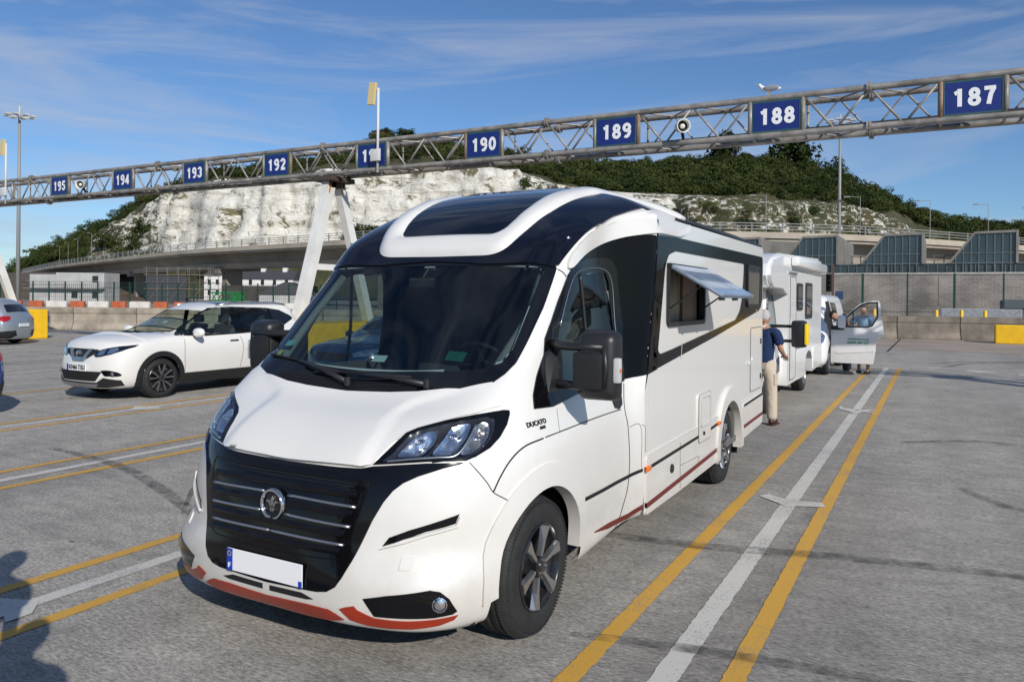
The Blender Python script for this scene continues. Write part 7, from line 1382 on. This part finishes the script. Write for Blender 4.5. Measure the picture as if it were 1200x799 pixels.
# leaf-clump crowns
def crown(nq,lobes,seed):
    r=np.random.default_rng(seed); C=r.normal(size=(lobes,3))*np.array([.42,.42,.25])+np.array([0,0,.55]); R=r.uniform(.36,.62,lobes); Q=[]
    for _ in range(nq):
        l=r.integers(lobes); d=r.normal(size=3); d/=np.linalg.norm(d); d[2]=abs(d[2])*1.0 if r.random()<.75 else d[2]; c=C[l]+d*R[l]*r.uniform(.72,1.08); n=d+r.normal(size=3)*.55; n/=np.linalg.norm(n)
        u=np.cross(n,[.3,.2,1]); u/=np.linalg.norm(u); v=np.cross(n,u); s=r.uniform(.035,.085); a=r.uniform(.6,1.3); Q.append([c-u*s-v*s*a,c+u*s*1.1-v*s*a*.7,c+u*s+v*s*a,c-u*s*.8+v*s*a*1.1])
    return np.array(Q)
CR_=[crown(470,9,i) for i in range(6)]
def leafmat(name,c1,c2):
    m=mat(name,c1,.9,spec=.1); t=m.node_tree; b=t.nodes['Principled BSDF']; g=t.nodes.new('ShaderNodeNewGeometry'); n=t.nodes.new('ShaderNodeTexNoise'); n.inputs['Scale'].default_value=.09; n.inputs['Detail'].default_value=6; n.inputs['Roughness'].default_value=.75; t.links.new(g.outputs['Position'],n.inputs['Vector'])
    r=t.nodes.new('ShaderNodeValToRGB'); r.color_ramp.elements[0].position=.36; r.color_ramp.elements[0].color=(*c1,1); r.color_ramp.elements[1].position=.66; r.color_ramp.elements[1].color=(*c2,1); t.links.new(n.outputs[0],r.inputs[0]); t.links.new(r.outputs[0],b.inputs['Base Color']); return m
LM=leafmat('scrub_leaves',(.028,.046,.012),(.078,.088,.026)); LD=leafmat('dark_leaves',(.016,.028,.009),(.046,.062,.018))
def wood(spots,name,m):
    VV=[];n=0
    for x,y,z,s in spots:
        q=CR_[rng.integers(6)]; a=rng.uniform(0,6.28); ca,sa=math.cos(a),math.sin(a); sc_=np.array([s*rng.uniform(.8,1.25),s*rng.uniform(.8,1.25),s*rng.uniform(.7,1.15)])
        p=q*sc_; p=np.stack([p[...,0]*ca-p[...,1]*sa+x,p[...,0]*sa+p[...,1]*ca+y,p[...,2]+z-s*.35],-1); VV.append(p)
    VV=np.concatenate(VV).reshape(-1,3); nf=len(VV)//4; me=bpy.data.meshes.new(name); me.vertices.add(len(VV)); me.vertices.foreach_set('co',VV.ravel()); me.loops.add(nf*4); me.loops.foreach_set('vertex_index',np.arange(nf*4)); me.polygons.add(nf); me.polygons.foreach_set('loop_start',np.arange(0,nf*4,4)); me.update(calc_edges=True); me.materials.append(m); o=bpy.data.objects.new(name,me); COL.objects.link(o); return o
TR=[0]
nrow=G.shape[1]; idx={}; rr=0; tv=[]
for a in range(5):
    for b in range((6,22,9,9,3)[a]): tv.append(a+b/(6,22,9,9,3)[a])
sp1=[];sp2=[]
for i in range(0,G.shape[0]-1):
    px=-250+25*i/U
    for _ in range(20 if px<610 else 30):
        j=rng.integers(0,nrow-4); t=tv[j]; w=chalkw(px,t)
        if t<1 and not px<110: continue
        if w>.4 or (px>1035 and px<1110 and t<2.6) : 
            if rng.random()>.05 or 105<px<612 or t>1.9: continue
        if 105<px<612 and t<2.12: continue
        if 250<px<410 and rng.random()<.45: continue
        p=G[i,j]+np.array([*rng.normal(size=2)*1.5,0]); s=rng.uniform(1.3,3.2)*(1.25 if px>640 and t>2.6 else 1)*(1+max(0,px-900)/1400)
        if t>3.9 and px<420: s*=.7
        (sp2 if rng.random()<.38 else sp1).append((*p,s))
wood(sp1,'hillside_scrub',LM)['kind']='stuff'; wood(sp2,'hillside_woodland',LD)['kind']='stuff'
def at_g(px,t):
    i=int((px+250)/25*U); j=min(range(len(tv)),key=lambda q:abs(tv[q]-t)); return G[i,j]
def tree(px,t,s,label,m=LD,dz=0):
    p=at_g(px,t); o=thing('tree',label,'tree',(p[0],p[1],p[2]+dz)); 
    c=wood([(p[0],p[1],p[2]+dz+s*.45,s),(p[0]+s*.35,p[1],p[2]+dz+s*.3,s*.75),(p[0]-s*.35,p[1],p[2]+dz+s*.3,s*.7)],'crown',m); c.data.transform(Matrix.Translation(-Vector(p)-Vector((0,0,dz)))); c.parent=o; ORG[o.name]=Vector((p[0],p[1],p[2]+dz))
    k=MB(); k.tube([(p[0],p[1],p[2]+dz-2),(p[0],p[1],p[2]+dz+s*.3),(p[0]+s*.1,p[1],p[2]+dz+s*.9)],[s*.07,s*.05,s*.02],7); k.build('trunk',mat('bark',(.06,.045,.03),.9),o)
tree(928,3.75,10.5,'large rounded dark tree standing out on the hill skyline right of sign 188')
tree(850,3.8,8,'broad dark tree on the skyline left of the large rounded one')
tree(982,3.9,5,'small dark tree on the skyline beside the right floodlight mast')
tree(478,3.9,4,'dark tree clump on the clifftop above sign 191')
tree(450,3.9,3.2,'smaller tree clump on the clifftop left of the others')
tree(200,3.2,4.5,'dark tree at the top of the left chalk slope below sign 194')
tree(178,3.0,4,'bushy tree on the crest at the left end of the chalk')
# dark bush on the cliff face above the cab roof
p=at_g(440,1.15); sp=[(p[0]+a,p[1]+b-6,p[2]+c,r_) for a,b,c,r_ in ((0,0,-3,4.2),(4,2,-1,3.6),(-4,-2,-4,3),(8,5,-3,3))]
o=wood(sp,'cliff_bush',LD); setp(o,'dark green bush clinging to the white cliff just left of the cab roof','bush')
for q,(px,t) in enumerate(((196,1.02),(165,1.3),(140,1.5),(150,1.1),(178,1.6))):
    p=at_g(px,t); o=wood([(p[0],p[1]-3,p[2],rng.uniform(2.5,4.5)),(p[0]+3,p[1]-2,p[2]-2,3),(p[0]-3,p[1]-2,p[2]-3,3)],'cliff_bush',LM); setp(o,'green bush growing on the left part of the chalk slope','bush','bushes on the left chalk slope')
k=MB(); p=at_g(447,3.9); ln_=thing('clifftop_hut','small brown brick hut among the trees on the clifftop behind the antenna mast','hut',tuple(p)); k.box((p[0]-3,p[1]-2,p[2]-3),(p[0]+3,p[1]+2,p[2]+2.4)); k.build('wall',mat('hut_brick',(.16,.08,.06),.9),ln_); k=MB(); k.box((p[0]-3.3,p[1]-2.3,p[2]+2.4),(p[0]+3.3,p[1]+2.3,p[2]+2.8)); k.build('roof',sl_,ln_)
p=at_g(293,4.0); am_=thing('radio_mast','thin white radio mast on the hilltop above the gantry','mast',(p[0]-30,p[1]+60,p[2])); k=MB(); k.tube([(p[0]-30,p[1]+60,p[2]-5),(p[0]-30,p[1]+60,p[2]+21)],[.6,.35],6); k.build('pole',mat('mast_white',(.6,.6,.58),.5),am_)
# low grass bank under the left end of the flyover
struct(mk('grass_bank',[(-190,60,.4),(-120,95,.4),(-150,110,7),(-240,115,7)],[(0,1,2,3)],mat('bank_earth',(.10,.07,.045),.9,noise=(.3,.4))))
